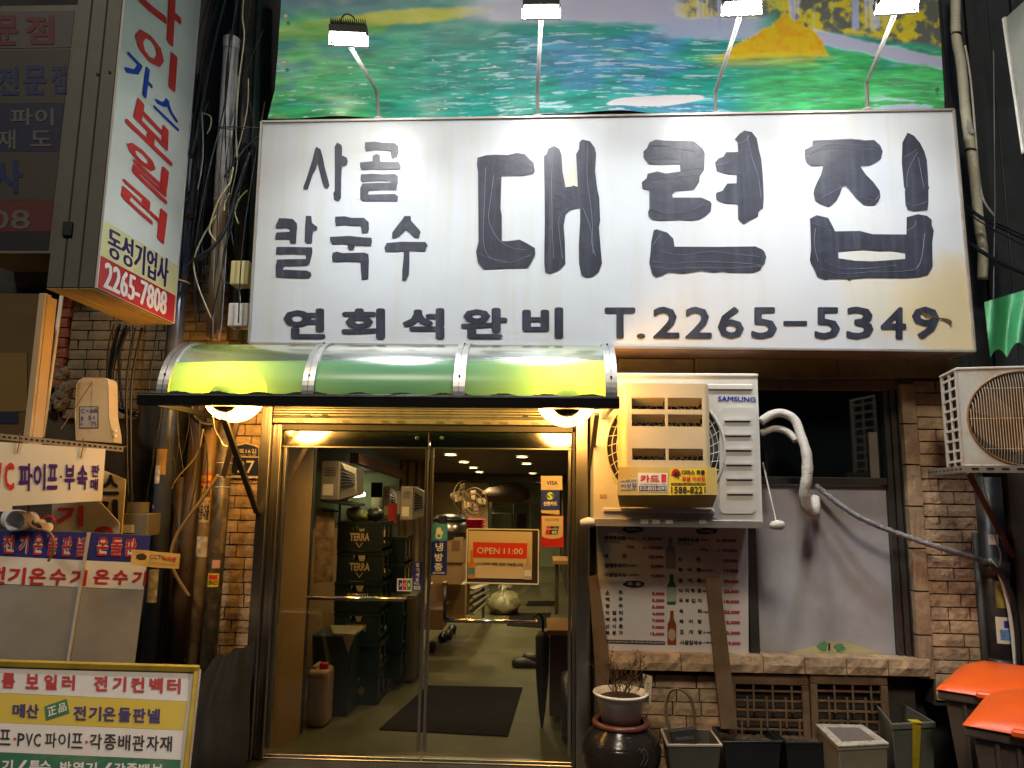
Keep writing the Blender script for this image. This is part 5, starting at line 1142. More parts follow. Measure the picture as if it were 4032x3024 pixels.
def blob(x0, y0, x1, y1, w_):
    cx, cy_ = (x0 + x1) / 2, (y0 + y1) / 2
    band(mp, [mo(cx + (x1 - x0) / 2 * math.cos(k * .314) * random.uniform(.85, 1.08), cy_ + (y1 - y0) / 2 * math.sin(k * .314) * random.uniform(.75, 1.1)) for k in range(20)], mblk, me_, 'brush_blot', .002)
    text([(w_, [mo(x0 + 50, y0 + 22), mo(x1 - 50, y0 + 26), mo(x1 - 50, y1 - 22), mo(x0 + 50, y1 - 26)])], mp, menu_m, me_, 'blot_lettering', .03, .0035)
blob(315, 58, 572, 142, '점심메뉴'); blob(1155, 80, 1415, 165, '저녁메뉴'); blob(328, 682, 585, 770, '주 류')
band(mp, [mo(140, 1362), mo(800, 1380), mo(818, 1400), mo(805, 1424), mo(145, 1406)], mblk, me_, 'note_strip', .002)
text([('배추김치:배추(국내산) 고춧가루(국내산+중국산),쌀(국내산)', [mo(148, 1374), mo(802, 1388), mo(802, 1414), mo(148, 1398)])], mp, menu_m, me_, 'note_lettering', .02, .0035)
def bott(cx, y0, y1, w_, m, lab):
    f = lambda u, v: mo(cx + u * w_, y0 + v * (y1 - y0))
    band(mp, [f(-.2, 0), f(.2, 0), f(.2, .22), f(.32, .3), f(.5, .4), f(.5, .97), f(.45, 1), f(-.45, 1), f(-.5, .97), f(-.5, .4), f(-.32, .3), f(-.2, .22)], m, me_, 'bottle_print', .002)
    if lab is white_st: band(mp, [f(-.47, .42), f(.47, .42), f(.47, .9), f(-.47, .9)], M('pale_label', (.35, .38, .33), .5), me_, 'bottle_label', .003)
    elif lab: band(mp, [f(.42 * math.cos(k * .42), .70 + .18 * math.sin(k * .42)) for k in range(15)], M('tan_label', (.40, .32, .2), .5), me_, 'bottle_label', .003)
bott(872, 195, 548, 104, M('clear_bottle_print', (.27, .25, .25), .4), None); bott(883, 615, 962, 102, M('green_bottle_print', (.01, .12, .035), .4), white_st); bott(888, 1032, 1424, 102, M('brown_bottle_print', (.22, .05, .015), .4), 1)

# ================================================================== RIGHT edge: second outdoor unit, pipes
BYF = -.75
bp = PY(BYF)
x0 = P(3800, 1640, BYF).x; z1, z0 = P(3850, 1448, BYF).z, P(3850, 1830, BYF).z; x1 = x0 + .80
old = M('old_ac_metal', (.62, .60, .54), .4, 0, var=.06, dirt=(.38, .20, .05), dscale=6, damt=.6)
a2 = thing('air_conditioner', 'older rust stained outdoor unit with round wire grille at the right edge', 'air conditioner', ((x0 + x1) / 2, BYF, z0))
gx, gz, gr = P(4035, 1645, BYF).x, P(4035, 1645, BYF).z, .262
MB().poly([(x0, BYF, z0), (x1, BYF, z0), (x1, BYF, z1), (x0, BYF, z1)], (0, .012, 0), [[(gx + gr * math.cos(k * math.pi / 24), BYF, gz + gr * .93 * math.sin(k * math.pi / 24)) for k in range(48)]]).build('front_panel', old, a2, bevel=.003)
MB().box(x0 + .02, x1, BYF + .014, BYF + .28, z0 + .01, z1 - .003).build('casing', MATS['ac_inside'], a2)
MB().box(x0 - .004, x1, BYF - .004, BYF + .29, z1, z1 + .015).build('top_cover', old, a2, bevel=.004)
mb = MB().box(x0, x0 + .01, BYF + .012, BYF + .04, z0, z1).box(x0, x0 + .01, BYF + .13, BYF + .15, z0, z1).box(x0, x0 + .01, BYF + .25, BYF + .285, z0, z1)
for k in range(9): mb.box(x0 + .001, x0 + .009, BYF + .0405, BYF + .2495, z0 + .02 + k * (z1 - z0 - .06) / 8, z0 + .033 + k * (z1 - z0 - .06) / 8)
mb.build('side_grille', old, a2)
wire = M('grille_wire', (.58, .52, .42), .35, .5, dirt=(.35, .2, .05), dscale=12)
for k in range(40):
    dx = -gr + gr * 2 * (k + .5) / 40; hh = math.sqrt(max(gr * gr - dx * dx, 0)) * .93
    MB().tube([(gx + dx, BYF - .002, gz - hh), (gx + dx, BYF - .018, gz - hh * .75), (gx + dx, BYF - .018, gz + hh * .75), (gx + dx, BYF - .002, gz + hh)], .0022, 5).build('wire', wire, a2)
for k in (-.66, 0, .66):
    hh = gr * math.sqrt(1 - k * k); MB().tube([(gx - hh, BYF - .014, gz + gr * k * .93), (gx + hh, BYF - .014, gz + gr * k * .93)], .002, 5).build('cross_wire', wire, a2)
MB().tube([(gx + (gr + .006) * math.cos(k * math.pi / 24), BYF - .003, gz + (gr + .006) * .93 * math.sin(k * math.pi / 24)) for k in range(49)], .006, 6, False).build('grille_rim', M('rusty_rim', (.25, .12, .05), .6, var=.4, vscale=20), a2, smooth=True)
for k in range(3):
    a = k * 2.094 + .4; e = Vector((math.cos(a), 0, math.sin(a))); n = Vector((-math.sin(a), 0, math.cos(a))); c = Vector((gx, BYF + .006, gz))
    MB().poly([c + e * .05, c + e * gr * .9 - n * .04, c + e * gr * .88 + n * .12, c + e * .05 + n * .05], (0, .006, 0)).build('fan_blade', MATS['fan_blade_grey'], a2)
b3 = thing('unit_bracket', 'slotted angle bracket holding the old outdoor unit at the right edge', 'bracket', (x0, BYF, z0 - .03))
MB().box(x0 - .0, x1, BYF - .02, BYF - .016, z0 - .04, z0 - .002).build('front_rail', bk_m, b3)
MB().box(x0 - .004, x0, BYF - .02, -.02, z0 - .04, z0 - .002).build('side_rail', bk_m, b3)
for k in range(8): MB().box(x0 + .03 + k * .07, x0 + .065 + k * .07, BYF - .0215, BYF - .0165, z0 - .025, z0 - .015).build('slot', p_black, b3)
for k in range(9): MB().box(x0 - .0052, x0 - .0042, BYF + .02 + k * .07, BYF + .05 + k * .07, z0 - .025, z0 - .015).build('slot', p_black, b3)
MB().bar((x0 + .02, BYF + .0, z0 - .04), P(3885, 2190, -.12), .03, .006, (0, 1, 0)).build('diagonal_brace', rust, b3)
a2.rotation_euler = (0, 0, rad(-12)); a2.location.x += .01; b3.location.y += .05; b3.rotation_euler = (0, 0, rad(-12))
pipe_d = M('black_drain_pipe', (.02, .02, .023), .4, 0, var=.3, dirt=(.14, .10, .03), dscale=8, damt=.4)
def vpipe(px, r, y_top, y_bot, Y, m, label, n=16, name='drain_pipe'):
    a, b2 = P(px[0], y_top, Y), P(px[1], y_bot, Y); b2.x = (a.x + b2.x) / 2; a.x = b2.x
    if y_bot > 3000: b2.z = 0
    t = thing(name, label, 'pipe', b2); MB().tube([b2, a], r, n).build('pipe', m, t, smooth=True); return t, a, b2
t, a, b2 = vpipe((3905, 3960), .072, 1880, 3024, -.12, pipe_d, 'thick black drain pipe with torn stickers under the old outdoor unit')
for z_ in (1.15, .6): MB().tube([(b2.x, -.12, z_), (b2.x, -.12, z_ + .09)], .08, 18).build('pipe_socket', pipe_d, t, smooth=True)
def wrap(t, cx, cyy, r, a0, a1, z0, z1, m, name='sticker_print', n=8):
    mb = MB(); b_ = len(mb.v)
    for k in range(n + 1):
        a = a0 + (a1 - a0) * k / n
        for z_ in (z0, z1): mb.v.append(Vector((cx + r * math.sin(a), cyy - r * math.cos(a), z_)))
    for k in range(n): mb.f.append((2 * k, 2 * k + 2, 2 * k + 3, 2 * k + 1))
    return mb.build(name, m, t)
zz1, zz0 = P(3935, 2430, -.19).z, P(3935, 2535, -.19).z
wrap(t, b2.x, b2.y, .0735, -.75, .55, zz0, zz1, white_st); wrap(t, b2.x, b2.y, .0742, -.5, .4, zz0 + .02, zz1 - .07, M('sticker_sky_blue', (.12, .25, .5), .5, var=.4, vscale=30)); wrap(t, b2.x, b2.y, .0742, -.2, .2, zz1 - .06, zz1 - .02, p_blue)
wrap(t, b2.x, b2.y, .0735, -.6, .5, P(0, 2400, -.19).z - .1 + .22, P(3935, 2290, -.19).z, M('torn_yellow', (.22, .17, .03), .7, var=.6, vscale=18))
wrap(t, b2.x, b2.y, .0735, -.8, -.1, P(3890, 2145, -.19).z, P(3890, 2105, -.19).z, M('torn_white', (.6, .56, .5), .6, var=.3, vscale=20))
t, a, b2 = vpipe((3865, 3888), .022, 2100, 3024, -.10, M('grey_conduit', (.06, .065, .06), .5, .4), 'thin dark conduit standing against the brick pilaster')
props(MB().tube(spline([P(3895, 2200, -.2), P(3935, 2260, -.22), P(3965, 2360, -.22), P(3985, 2480, -.22), P(4000, 2640, -.22)], 6), .011, 8).build('cable', wt, smooth=True), 'cream cable curving down the black drain pipe', 'cable')
props(MB().tube(spline([P(3895, 2215, -.24), P(3960, 2290, -.26), P(4005, 2430, -.26), P(4015, 2660, -.26)], 6), .014, 8).build('cable', black_rubber, smooth=True), 'thick black cable beside the cream cable', 'cable')
props(MB().tube(spline([P(3868, 1880, -.22), P(3885, 1960, -.22), P(3905, 2020, -.22), P(3920, 2120, -.22), P(3940, 2180, -.22), P(3935, 2230, -.22)], 6), .005, 6).build('rope', M('grey_rope', (.22, .19, .14), .8, bump=.5, bscale=200)), 'thin twisted rope hanging in front of the black drain pipe', 'rope')
# right neighbour wall, dim
MB().box(P(3990, 2200, -.0).x, 8, -.01, .098, 0, 2.3).build('neighbour_wall', M('dull_brown_wall', (.11, .08, .055), .85, var=.25, bump=.3, bscale=20, dirt=(.04, .03, .025), dscale=3), kind='structure')
# wrapped pipe going up at the right of the sign
cw = M('cream_wrapped_pipe', (.60, .57, .42), .55, 0, bump=.7, bscale=18, bstretch=(1, 1, 5), var=.12)
pts = spline([P(3760, -120, -.10), P(3762, 0, -.10), P(3764, 140, -.10), P(3785, 260, -.10), P(3800, 430, -.10), P(3815, 540, -.10), P(3830, 640, -.10), P(3845, 780, -.10), P(3858, 900, -.10), P(3870, 990, -.08), P(3868, 1100, -.06)], 5)
t = thing('insulated_pipe', 'cream tape wrapped pipe running down right of the signboard', 'pipe', pts[-1])
MB().tube(pts, [.030 + .001 * math.sin(k * 2.3) for k in range(len(pts))], 14).build('pipe', cw, t, smooth=True)
for px, py in ((3765, 138), (3822, 595), (3857, 870)): c = P(px, py, -.10); MB().tube([c + Vector((-.002, 0, -.006)), c + Vector((.002, 0, .006))], .034, 14).build('tie', p_black, t, smooth=True)
MB().poly([P(3808, 470, -.135), P(3822, 490, -.14), P(3836, 520, -.14), P(3822, 530, -.135), P(3806, 505, -.135)], (0, -.004, 0)).build('torn_wrap', M('torn_grey', (.35, .36, .36), .6), t)
props(MB().tube(spline([P(3800, 180, -.12), P(3820, 300, -.10), P(3838, 500, -.10), P(3850, 650, -.10), P(3870, 780, -.12), P(3915, 850, -.12)], 6), .007, 6).build('cable', wt, smooth=True), 'thin cream cable beside the wrapped pipe right of the signboard', 'cable')
cb = ['upper', 'second', 'third', 'lowest thick']
for k, (pp, r) in enumerate(((((3780, 785), (3860, 850), (3960, 895), (4060, 940)), .006), (((3780, 800), (3880, 868), (4060, 955)), .008), (((3780, 815), (3870, 880), (3960, 930), (4060, 980)), .005), (((3790, 945), (3880, 1000), (3960, 1045), (4060, 1085)), .014))):
    props(MB().tube(spline([P(x_, y_, -.2 - .02 * k) for x_, y_ in pp], 6), r, 6).build('cable', M('teal_black_cable', (.012, .022, .025), .3), smooth=True), cb[k] + ' dark cable of the bundle leaving the signboard to the right', 'cable', 'cables right of the signboard')
props(MB().tube([P(3912, 200, -.22), P(3918, 800, -.22), P(3910, 1260, -.25)], .003, 5).build('wire', M('grey_wire', (.2, .2, .2), .5)), 'thin vertical grey wire at the right edge of the picture', 'wire')
pnl = thing('pale_sign_box', 'tall pale sign box cut by the top right edge', 'sign', P(4000, 800, -.7))
MB().hexa([P(3958, 72, -.75), P(4080, -40, -1.2), P(4150, 900, -1.2), P(4035, 600, -.75)], (.1, .1, 0)).build('face', M('pale_box_face', (.30, .30, .28), .5, var=.06), pnl); MB().bar(P(3956, 70, -.76), P(4034, 602, -.76), .02, .02).build('edge', white_paint, pnl)
# green cloth awning scrap at the right edge
mb = MB(); nx, nz = 16, 12
for j in range(nz + 1):
    for i in range(nx + 1):
        u, v = i / nx, j / nz; lowy = 1430 - 45 * abs(math.sin(u * 7 + .5)) - 60 * u
        top = 1190 - 60 * u; px = 3875 + 24 * v * (1 - u) + u * 200; py = top + (lowy - top) * v
        mb.v.append(P(px, py, -.52 - .05 * math.sin(u * 9 + v * 2) - .08 * v))
for j in range(nz):
    for i in range(nx): a = j * (nx + 1) + i; mb.f.append((a, a + nx + 1, a + nx + 2, a + 1))
props(mb.build('awning_cloth', M('green_cloth', (.05, .30, .12), .5, var=.35, vscale=5, bump=.3, bscale=8), smooth=True), 'sagging green cloth awning above the old outdoor unit', 'awning')

# ================================================================== POTS AND BINS under the window
OC = P(2445, 2830, -.34); OC.z = 0
jar_m = M('onggi_glaze', (.022, .017, .014), .18, 0, bump=.35, bscale=30, bstretch=(.2, .2, 3), var=.3)
jar = thing('onggi_jar', 'dark glazed earthenware jar with reddish rim carrying the white flower pot', 'jar', OC)
MB().lathe(OC, [(.13, 0), (.17, .05), (.215, .16), (.22, .22), (.19, .29), (.15, .325), (.145, .34)], 36, cap=False).build('body', jar_m, jar, smooth=True)
MB().lathe(OC, [(.130, .338), (.150, .330), (.163, .342), (.158, .358), (.140, .362), (.128, .355)], 36, cap=False).build('rim', M('red_brown_glaze', (.13, .04, .025), .35), jar, smooth=True)
MB().lathe(OC, [(.001, .30), (.13, .30)], 24, cap=False).build('inside', p_black, jar)
for k in range(2):
    c = OC + Vector((.08 + .02 * k, -.205, .24)); MB().tube(spline([c + Vector((0, 0, -.05)), c + Vector((.02, .003, -.01)), c + Vector((.0, .012, .03)), c + Vector((-.02, .012, .01))], 4), .0025, 5).build('scratched_curl', M('glaze_scratch', (.07, .05, .04), .5), jar)
PCN = OC + Vector((0, 0, .31))
pot = thing('flower_pot', 'white plastic pot with a dried twiggy plant label standing in the dark jar', 'flower pot', PCN)
pm = M('white_pot_plastic', (.76, .73, .66), .4, 0, var=.04)
MB().lathe(PCN, [(.10, 0), (.128, .175), (.150, .185), (.156, .192), (.154, .200), (.143, .200), (.124, .18), (.118, .165)], 40, cap=True).build('body', pm, pot, smooth=True)
MB().lathe(PCN, [(.001, .172), (.05, .176), (.122, .170)], 20, cap=False).build('soil', M('dry_soil', (.05, .035, .02), .9, bump=1, bscale=60, var=.5), pot)
pl_t = thing('dried_plant', 'withered bush with curled brown leaves growing in the white pot', 'plant', PCN + Vector((0, 0, .17)))
tw_ = M('dry_twig', (.10, .055, .03), .8, var=.3); lf_ = M('dry_leaf', (.10, .045, .025), .75, var=.5, vscale=40)
leaf = MB()
def twig(p, d, L_, r, depth, mb):
    n = 4; pts = [p]
    for k in range(n): d = (d + Vector((random.uniform(-.25, .25), random.uniform(-.25, .25), random.uniform(-.05, .2)))).normalized(); pts.append(pts[-1] + d * L_ / n)
    mb.tube(pts, [r * (1 - .12 * k) for k in range(n + 1)], 5, False)
    if depth > 0:
        for k in range(3): twig(pts[random.choice((1, 2, 3, 4))], (d + Vector((random.uniform(-.8, .8), random.uniform(-.8, .8), random.uniform(-.1, .5)))).normalized(), L_ * .62, r * .6, depth - 1, mb)
    else:
        for q in pts[2:]:
            if random.random() < .8:
                e = Vector((random.uniform(-1, 1), random.uniform(-1, 1), random.uniform(-1.2, .3))).normalized() * random.uniform(.010, .022); s_ = e.cross(Vector((random.random(), random.random(), 1))).normalized() * .006
                leaf.add([q, q + e * .5 + s_, q + e + s_ * .3, q + e * .6 - s_], [(0, 1, 2), (0, 2, 3)])
for k in range(9):
    a = k * .7; mb = MB(); twig(PCN + Vector((.03 * math.cos(a), .03 * math.sin(a), .172)), Vector((.6 * math.cos(a), .5 * math.sin(a), 1)).normalized(), random.uniform(.11, .17), .0035, 2, mb); mb.build('branch', tw_, pl_t)
mb = MB(); twig(PCN + Vector((.02, 0, .18)), Vector((.12, 0, 1)), .26, .0025, 0, mb); mb.build('branch', tw_, pl_t)
leaf.build('leaves', lf_, pl_t, kind='stuff')
q = [(2530, 2652), (2568, 2664), (2562, 2778), (2545, 2765)]
tg = thing('plant_tag', 'cream printed card tag stuck beside the white pot on a stick', 'tag', P(2545, 2770, -.36)); tgp = PY(-.36)
band(tgp, q, M('tag_card', (.60, .50, .34), .5, var=.04), tg, 'card', 0, .001)
for k in range(6): band(tgp, (2545, 2690 + k * 10, 2558 - (k % 2) * 4, 2693 + k * 10), M('faint_grey_print', (.28, .22, .15), .6), tg, 'printed_line', .002)
MB().tube([P(2512, 2720, -.40), P(2545, 2655, -.37)], .003, 5).build('stick', p_black, tg)

def tub(name, label, q, h, depth, m, cat, taper=.8, wall=.012, rim=.014, fill=None, group=None, rimm=None):
    top = [PZ(h).at(*p) for p in q]; c = sum(top, Vector()) / 4
    t = thing(name, label, cat, (c.x, c.y, h - depth), group)
    bot = [c + (p - c) * taper + Vector((0, 0, -depth)) for p in top]
    inn = [c + (p - c) * .93 for p in top]
    MB().add(bot + top, [(3, 2, 1, 0), (0, 1, 5, 4), (1, 2, 6, 5), (2, 3, 7, 6), (3, 0, 4, 7)]).build('body', m, t, bevel=.006)
    inb = [c + (p - c) * .9 * (taper + .08) + Vector((0, 0, -depth * .9)) for p in top]
    MB().add(inb + [p - Vector((0, 0, .001)) for p in inn], [(0, 1, 2, 3), (0, 4, 5, 1), (1, 5, 6, 2), (2, 6, 7, 3), (3, 7, 4, 0)]).build('inner_wall', m, t)
    out = [c + (p - c) * 1.03 for p in top]
    mb = MB()
    for i in range(4): j = (i + 1) % 4; mb.hexa([out[i], out[j], inn[j], inn[i]], (0, 0, -rim))
    mb.build('rim', rimm or m, t, bevel=.003)
    if fill: 
        mb = MB(); n = 14; mb.v = []
        for j in range(n + 1):
            for i in range(n + 1):
                u, v = i / n, j / n; p = (inn[0] * (1 - u) + inn[1] * u) * (1 - v) + (inn[3] * (1 - u) + inn[2] * u) * v
                mb.v.append(c + (p - c) * .97 + Vector((0, 0, -.035 + random.uniform(-.008, .008))))
        for j in range(n):
            for i in range(n): a = j * (n + 1) + i; mb.f.append((a, a + 1, a + n + 2, a + n + 1))
        mb.build('soil', fill, t)
    return t, top, c
grey_tub = M('grey_tub_plastic', (.085, .085, .065), .5, 0, var=.15, dirt=(.2, .17, .11), dscale=5, damt=.25)
lip = M('worn_pale_rim', (.38, .34, .25), .5, var=.2)
t, top, c = tub('planter_basket', 'grey square basket planter with arched handle and lettered bag beside the jar', [(2602, 2868), (2800, 2872), (2842, 2930), (2628, 2930)], .27, .25, grey_tub, 'planter', .78, rimm=lip)
hp0, hp1 = P(2640, 2890, -.40), P(2735, 2880, -.36)
pts = spline([hp0, P(2618, 2800, -.40), P(2630, 2730, -.39), P(2668, 2713, -.38), P(2710, 2740, -.37), P(2728, 2790, -.36), hp1], 6)
MB().tube(pts, .006, 8).build('handle', M('woven_handle', (.15, .11, .06), .7, bump=.5, bscale=150), t, smooth=True); MB().tube([p + Vector((.012, .02, -.006)) for p in pts], .005, 8).build('handle', MATS['woven_handle'], t, smooth=True)
bagp = PY(-.43)
o = MB().poly([bagp.at(*p) for p in [(2642, 2882), (2740, 2870), (2742, 2930), (2650, 2934)]], (0, .05, 0)).build('dark_bag', M('charcoal_bag', (.025, .025, .025), .7), t)
text([('PROVENCE', [(2662, 2903), (2730, 2896), (2731, 2908), (2663, 2915)])], bagp, M('grey_ink', (.22, .20, .17), .6), t, lift=.002, bold=.0)
soil = M('potting_soil', (.07, .05, .03), .9, bump=1.2, bscale=50, var=.5, vscale=40)
blackp = M('black_planter_plastic', (.014, .015, .018), .4, var=.2)
tub('planter_box', 'black planter box with dry soil, left of the two behind the grey box', [(2806, 2858), (3010, 2862), (3080, 2916), (2846, 2918)], .25, .24, blackp, 'planter', .85, fill=soil)
tub('planter_box', 'black planter box with dry soil, right of the two beside the grated box', [(3028, 2862), (3220, 2866), (3290, 2920), (3095, 2920)], .25, .24, blackp, 'planter', .85, fill=soil)
# grated grey box
t, top, c = tub('grated_box', 'beige grey plastic box with a worn white grated lid', [(3216, 2862), (3398, 2866), (3496, 2936), (3302, 2946)], .30, .29, M('beige_box_plastic', (.24, .21, .15), .55, var=.12, dirt=(.10, .09, .06), dscale=6), 'box', .92)
gtop = [p + Vector((0, 0, .004)) for p in top]; lidm = M('chipped_white_lid', (.50, .46, .38), .5, var=.1, dirt=(.08, .06, .04), dscale=18, damt=.8)
cc = [c + (p - c) * 1.04 + Vector((0, 0, .004)) for p in top]; mid = [c + (p - c) * .70 + Vector((0, 0, .004)) for p in top]
mb = MB()
for i in range(4): j = (i + 1) % 4; mb.hexa([cc[i], cc[j], mid[j], mid[i]], (0, 0, .012))
mb.build('lid_frame', lidm, t, bevel=.003)
mb = MB(); NL = 14
for k in range(NL + 1):
    u = k / NL; mb.bar(mid[0].lerp(mid[1], u) + Vector((0, 0, .006)), mid[3].lerp(mid[2], u) + Vector((0, 0, .006)), .004, .006); mb.bar(mid[0].lerp(mid[3], u) + Vector((0, 0, .0075)), mid[1].lerp(mid[2], u) + Vector((0, 0, .0075)), .004, .006)
mb.build('grating', M('grating_steel', (.40, .35, .32), .4, .4), t, kind='stuff')
# grey bin with yellow tape
t, top, c = tub('grey_bin', 'open grey bin with yellow tape hanging over its rim, behind the grated box', [(3440, 2760), (3545, 2764), (3680, 2842), (3512, 2850)], .40, .39, M('grey_bin_plastic', (.11, .115, .095), .5, var=.15, dirt=(.2, .17, .12), dscale=5, damt=.3), 'bin', .86, rim=.03)
fm = (top[3] * .45 + top[2] * .55); yt = M('yellow_tape', (.48, .36, .02), .4, bump=.4, bscale=60, var=.15)
nrm_ = Vector((0, -1, 0)); a = top[3].lerp(top[2], .45); b2 = top[3].lerp(top[2], .66)
MB().add([a + nrm_ * .012 + Vector((0, 0, .004)), b2 + nrm_ * .012 + Vector((0, 0, .004)), b2 + Vector((-.03, .02, -.39)), a + Vector((-.01, .02, -.39))], [(0, 1, 2, 3)]).build('tape', yt, t)
MB().box(a.x, b2.x, min(a.y, b2.y) - .012, max(a.y, b2.y) + .03, .402, .407).build('tape', yt, t)
a = top[0].lerp(top[1], .2); MB().box(a.x, a.x + .1, a.y - .01, a.y + .012, .36, .408).build('tape', yt, t)
# orange lidded bins
obody = M('brown_grey_bin', (.10, .075, .065), .5, var=.12, dirt=(.03, .025, .02), dscale=5); olid = M('orange_bin_lid', (.86, .12, .012), .38, 0, var=.06)
def wheelie(cx, cy_, ang, H, lab):
    t = thing('waste_bin', lab, 'bin', (cx, cy_, 0), 'orange lidded waste bins'); c = Vector((cx, cy_, 0)); W, Dp = .24, .27; rm = Matrix.Rotation(ang, 3, 'Z')
    tf = lambda mb: setattr(mb, 'v', [c + rm @ v for v in mb.v]) or mb
    tf(MB().hexa([(-W * .8, -Dp * .75, .03), (W * .8, -Dp * .75, .03), (W * .8, Dp * .75, .03), (-W * .8, Dp * .75, .03)], [(-W, -Dp, H - .06), (W, -Dp, H - .06), (W, Dp, H - .06), (-W, Dp, H - .06)])).build('body', obody, t, bevel=.012, seg=2)
    tf(MB().box(-W - .025, W + .025, -Dp - .03, Dp + .03, H - .062, H - .012)).build('rim', obody, t, bevel=.01, seg=2)
    for k in range(5):
        u = -.15 + k * .075; tf(MB().hexa([(u - .008, -Dp * .78 - .014, .1), (u + .008, -Dp * .78 - .014, .1), (u + .008, -Dp * .78 + .01, .1), (u - .008, -Dp * .78 + .01, .1)], [(u - .008, -Dp - .014, H - .065), (u + .008, -Dp - .014, H - .065), (u + .008, -Dp + .01, H - .065), (u - .008, -Dp + .01, H - .065)])).build('front_rib', obody, t)
    n = 12; mb = MB()
    for j in range(n + 1):
        for i in range(n + 1):
            u, v = -1 + 2 * i / n, -1 + 2 * j / n; e = max(abs(u), abs(v))
            z = H + .075 * (1 - abs(u) ** 6) * (1 - abs(v) ** 4) * (.55 + .45 * (v * .5 + .5)) + (.012 if abs(u) < .55 and v > -.6 else 0)
            mb.v.append(Vector((u * (W + .02), v * (Dp + .035), z)))
    for j in range(n):
        for i in range(n): a = j * (n + 1) + i; mb.f.append((a, a + 1, a + n + 2, a + n + 1))
    b_ = len(mb.v); ring = [i for i in range(n + 1)] + [(j + 1) * (n + 1) - 1 for j in range(1, n + 1)] + [n * (n + 1) + i for i in range(n - 1, -1, -1)] + [j * (n + 1) for j in range(n - 1, 0, -1)]
    for i in ring: v = mb.v[i]; mb.v.append(Vector((v.x * 1.03, v.y * 1.03, H - .012)))
    m_ = len(ring)
    for k in range(m_): mb.f.append((ring[(k + 1) % m_], ring[k], b_ + k, b_ + (k + 1) % m_))
    tf(mb).build('lid', olid, t, smooth=True)
    tf(MB().box(-.09, .09, -Dp - .075, -Dp - .03, H - .02, H + .012)).build('lid_grip', olid, t, bevel=.008)
    for s_ in (-1, 1): tf(MB().lathe((s_ * (W - .02), Dp * .8, .09), [(.09, -.02), (.09, .02)], 20, 'x')).build('wheel', black_plastic, t)
wheelie(2.40, -.62, rad(-38), .66, 'orange lidded grey waste bin, farther one against the brick pilaster')
wheelie(2.20, -1.22, rad(-38), .66, 'orange lidded grey waste bin, nearer one cut by the corner')

# lattice frames and wooden pole, plank
def lattice(x0p, x1p, Y, label, topb=2655):
    x0, x1, z0, z1 = R(x0p, topb, x1p, 2880, Y); z0 = .12
    t = thing('lattice_frame', label, 'lattice', ((x0 + x1) / 2, Y, z0))
    MB().box(x0, x1, Y, Y + .03, z1 - .06, z1).build('rail', wood_old, t, bevel=.003); MB().box(x0, x1, Y, Y + .03, z0, z0 + .04).build('rail', wood_old, t)
    for xe in (x0, x1 - .04): MB().box(xe, xe + .04, Y - .002, Y + .028, z0 + .041, z1 - .061).build('post', wood_old, t, bevel=.003)
    W = x1 - x0 - .08; Hh = z1 - z0 - .10
    cells = [(.0, .25, .12), (.33, .33, .3), (.6, .2, .6), (.85, .4, .82)]
    for k in range(6):
        v = (k + .6) / 6.4; MB().box(x0 + .041, x1 - .041, Y + .012, Y + .022, z0 + .04 + Hh * v, z0 + .05 + Hh * v).build('lattice_bar', wood_old, t)
    for k in range(10):
        u = (k + .7) / 10.4; va, vb = (0, .45) if k % 3 == 0 else (.3, .8) if k % 3 == 1 else (.55, 1)
        MB().box(x0 + .04 + W * u, x0 + .05 + W * u, Y + .006, Y + .016, z0 + .041 + Hh * va, z0 + .039 + Hh * vb).build('lattice_bar', wood_old, t)
lattice(2872, 3188, -.09, 'left weathered wooden lattice window frame under the ledge'); lattice(3194, 3500, -.10, 'right weathered wooden lattice frame under the ledge, by the grey bin')
props(MB().hexa([P(2780, 2272, -.16), P(2834, 2270, -.16), P(2905, 2870, -.30), P(2840, 2870, -.30)], (0, .03, 0)).build('wooden_plank', M('pole_wood', (.11, .065, .03), .65, bump=.3, bscale=50, bstretch=(1, 1, .1), var=.25, vscale=8)), 'long worn wooden paddle board leaning across the menu poster', 'plank')
props(MB().hexa([P(2318, 2272, -.08), P(2352, 2262, -.08), P(2405, 2640, -.14), P(2360, 2860, -.16)], (0, .02, 0)).build('wooden_board', MATS['pole_wood']), 'brown board leaning between the door frame and the menu poster', 'plank')

# ================================================================== LEFT SIDE: projecting sign
FXs = P(680, 1272, 0.06 - .12).x
fp_ = PX((2 * P(680, 1272, -.30).x - P(372, 1137, -.80).x + P(372, 1137, -.80).x) / 2)
N_, F2 = fp_.at(372, 1137), fp_.at(680, 1272)
zb = (N_.z + F2.z) / 2; ny, fy = N_.y, F2.y; X1 = fp_.p.x
ps = thing('projecting_sign', 'tall projecting light box with red and blue boiler shop lettering', 'sign', (X1 - .13, (ny + fy) / 2, zb))
box_m = M('sign_box_metal', (.15, .145, .115), .5, .2, var=.12, vscale=4, dirt=(.06, .055, .045), dscale=4)
face_m = M('projecting_sign_face', (.74, .79, .76), .4, var=.03)
X0 = P(180, 1133, ny).x; ZT = zb + 3.6; w3 = (X1 - X0) / 3
for k in range(3): MB().box(X0 + k * w3 + .002, X0 + (k + 1) * w3 - .002, ny, fy, zb, ZT).build('casing_strip', box_m, ps, bevel=.004)
MB().box(X0 + .006, X1 - .006, ny + .006, fy - .006, zb + .002, ZT).build('core', p_black, ps)
und2 = M('sign_box_underside', (.42, .30, .12), .5, .2, var=.1)
for k in range(3): MB().box(X0 + k * w3 + .004, X0 + (k + 1) * w3 - .004, ny + .003, fy - .003, zb - .006, zb - .001).build('bottom_plate', und2, ps)
MB().box(X1, X1 + .006, ny + .004, fy - .004, zb + .004, ZT).build('face', face_m, ps)
fpl = PX(X1 + .006)
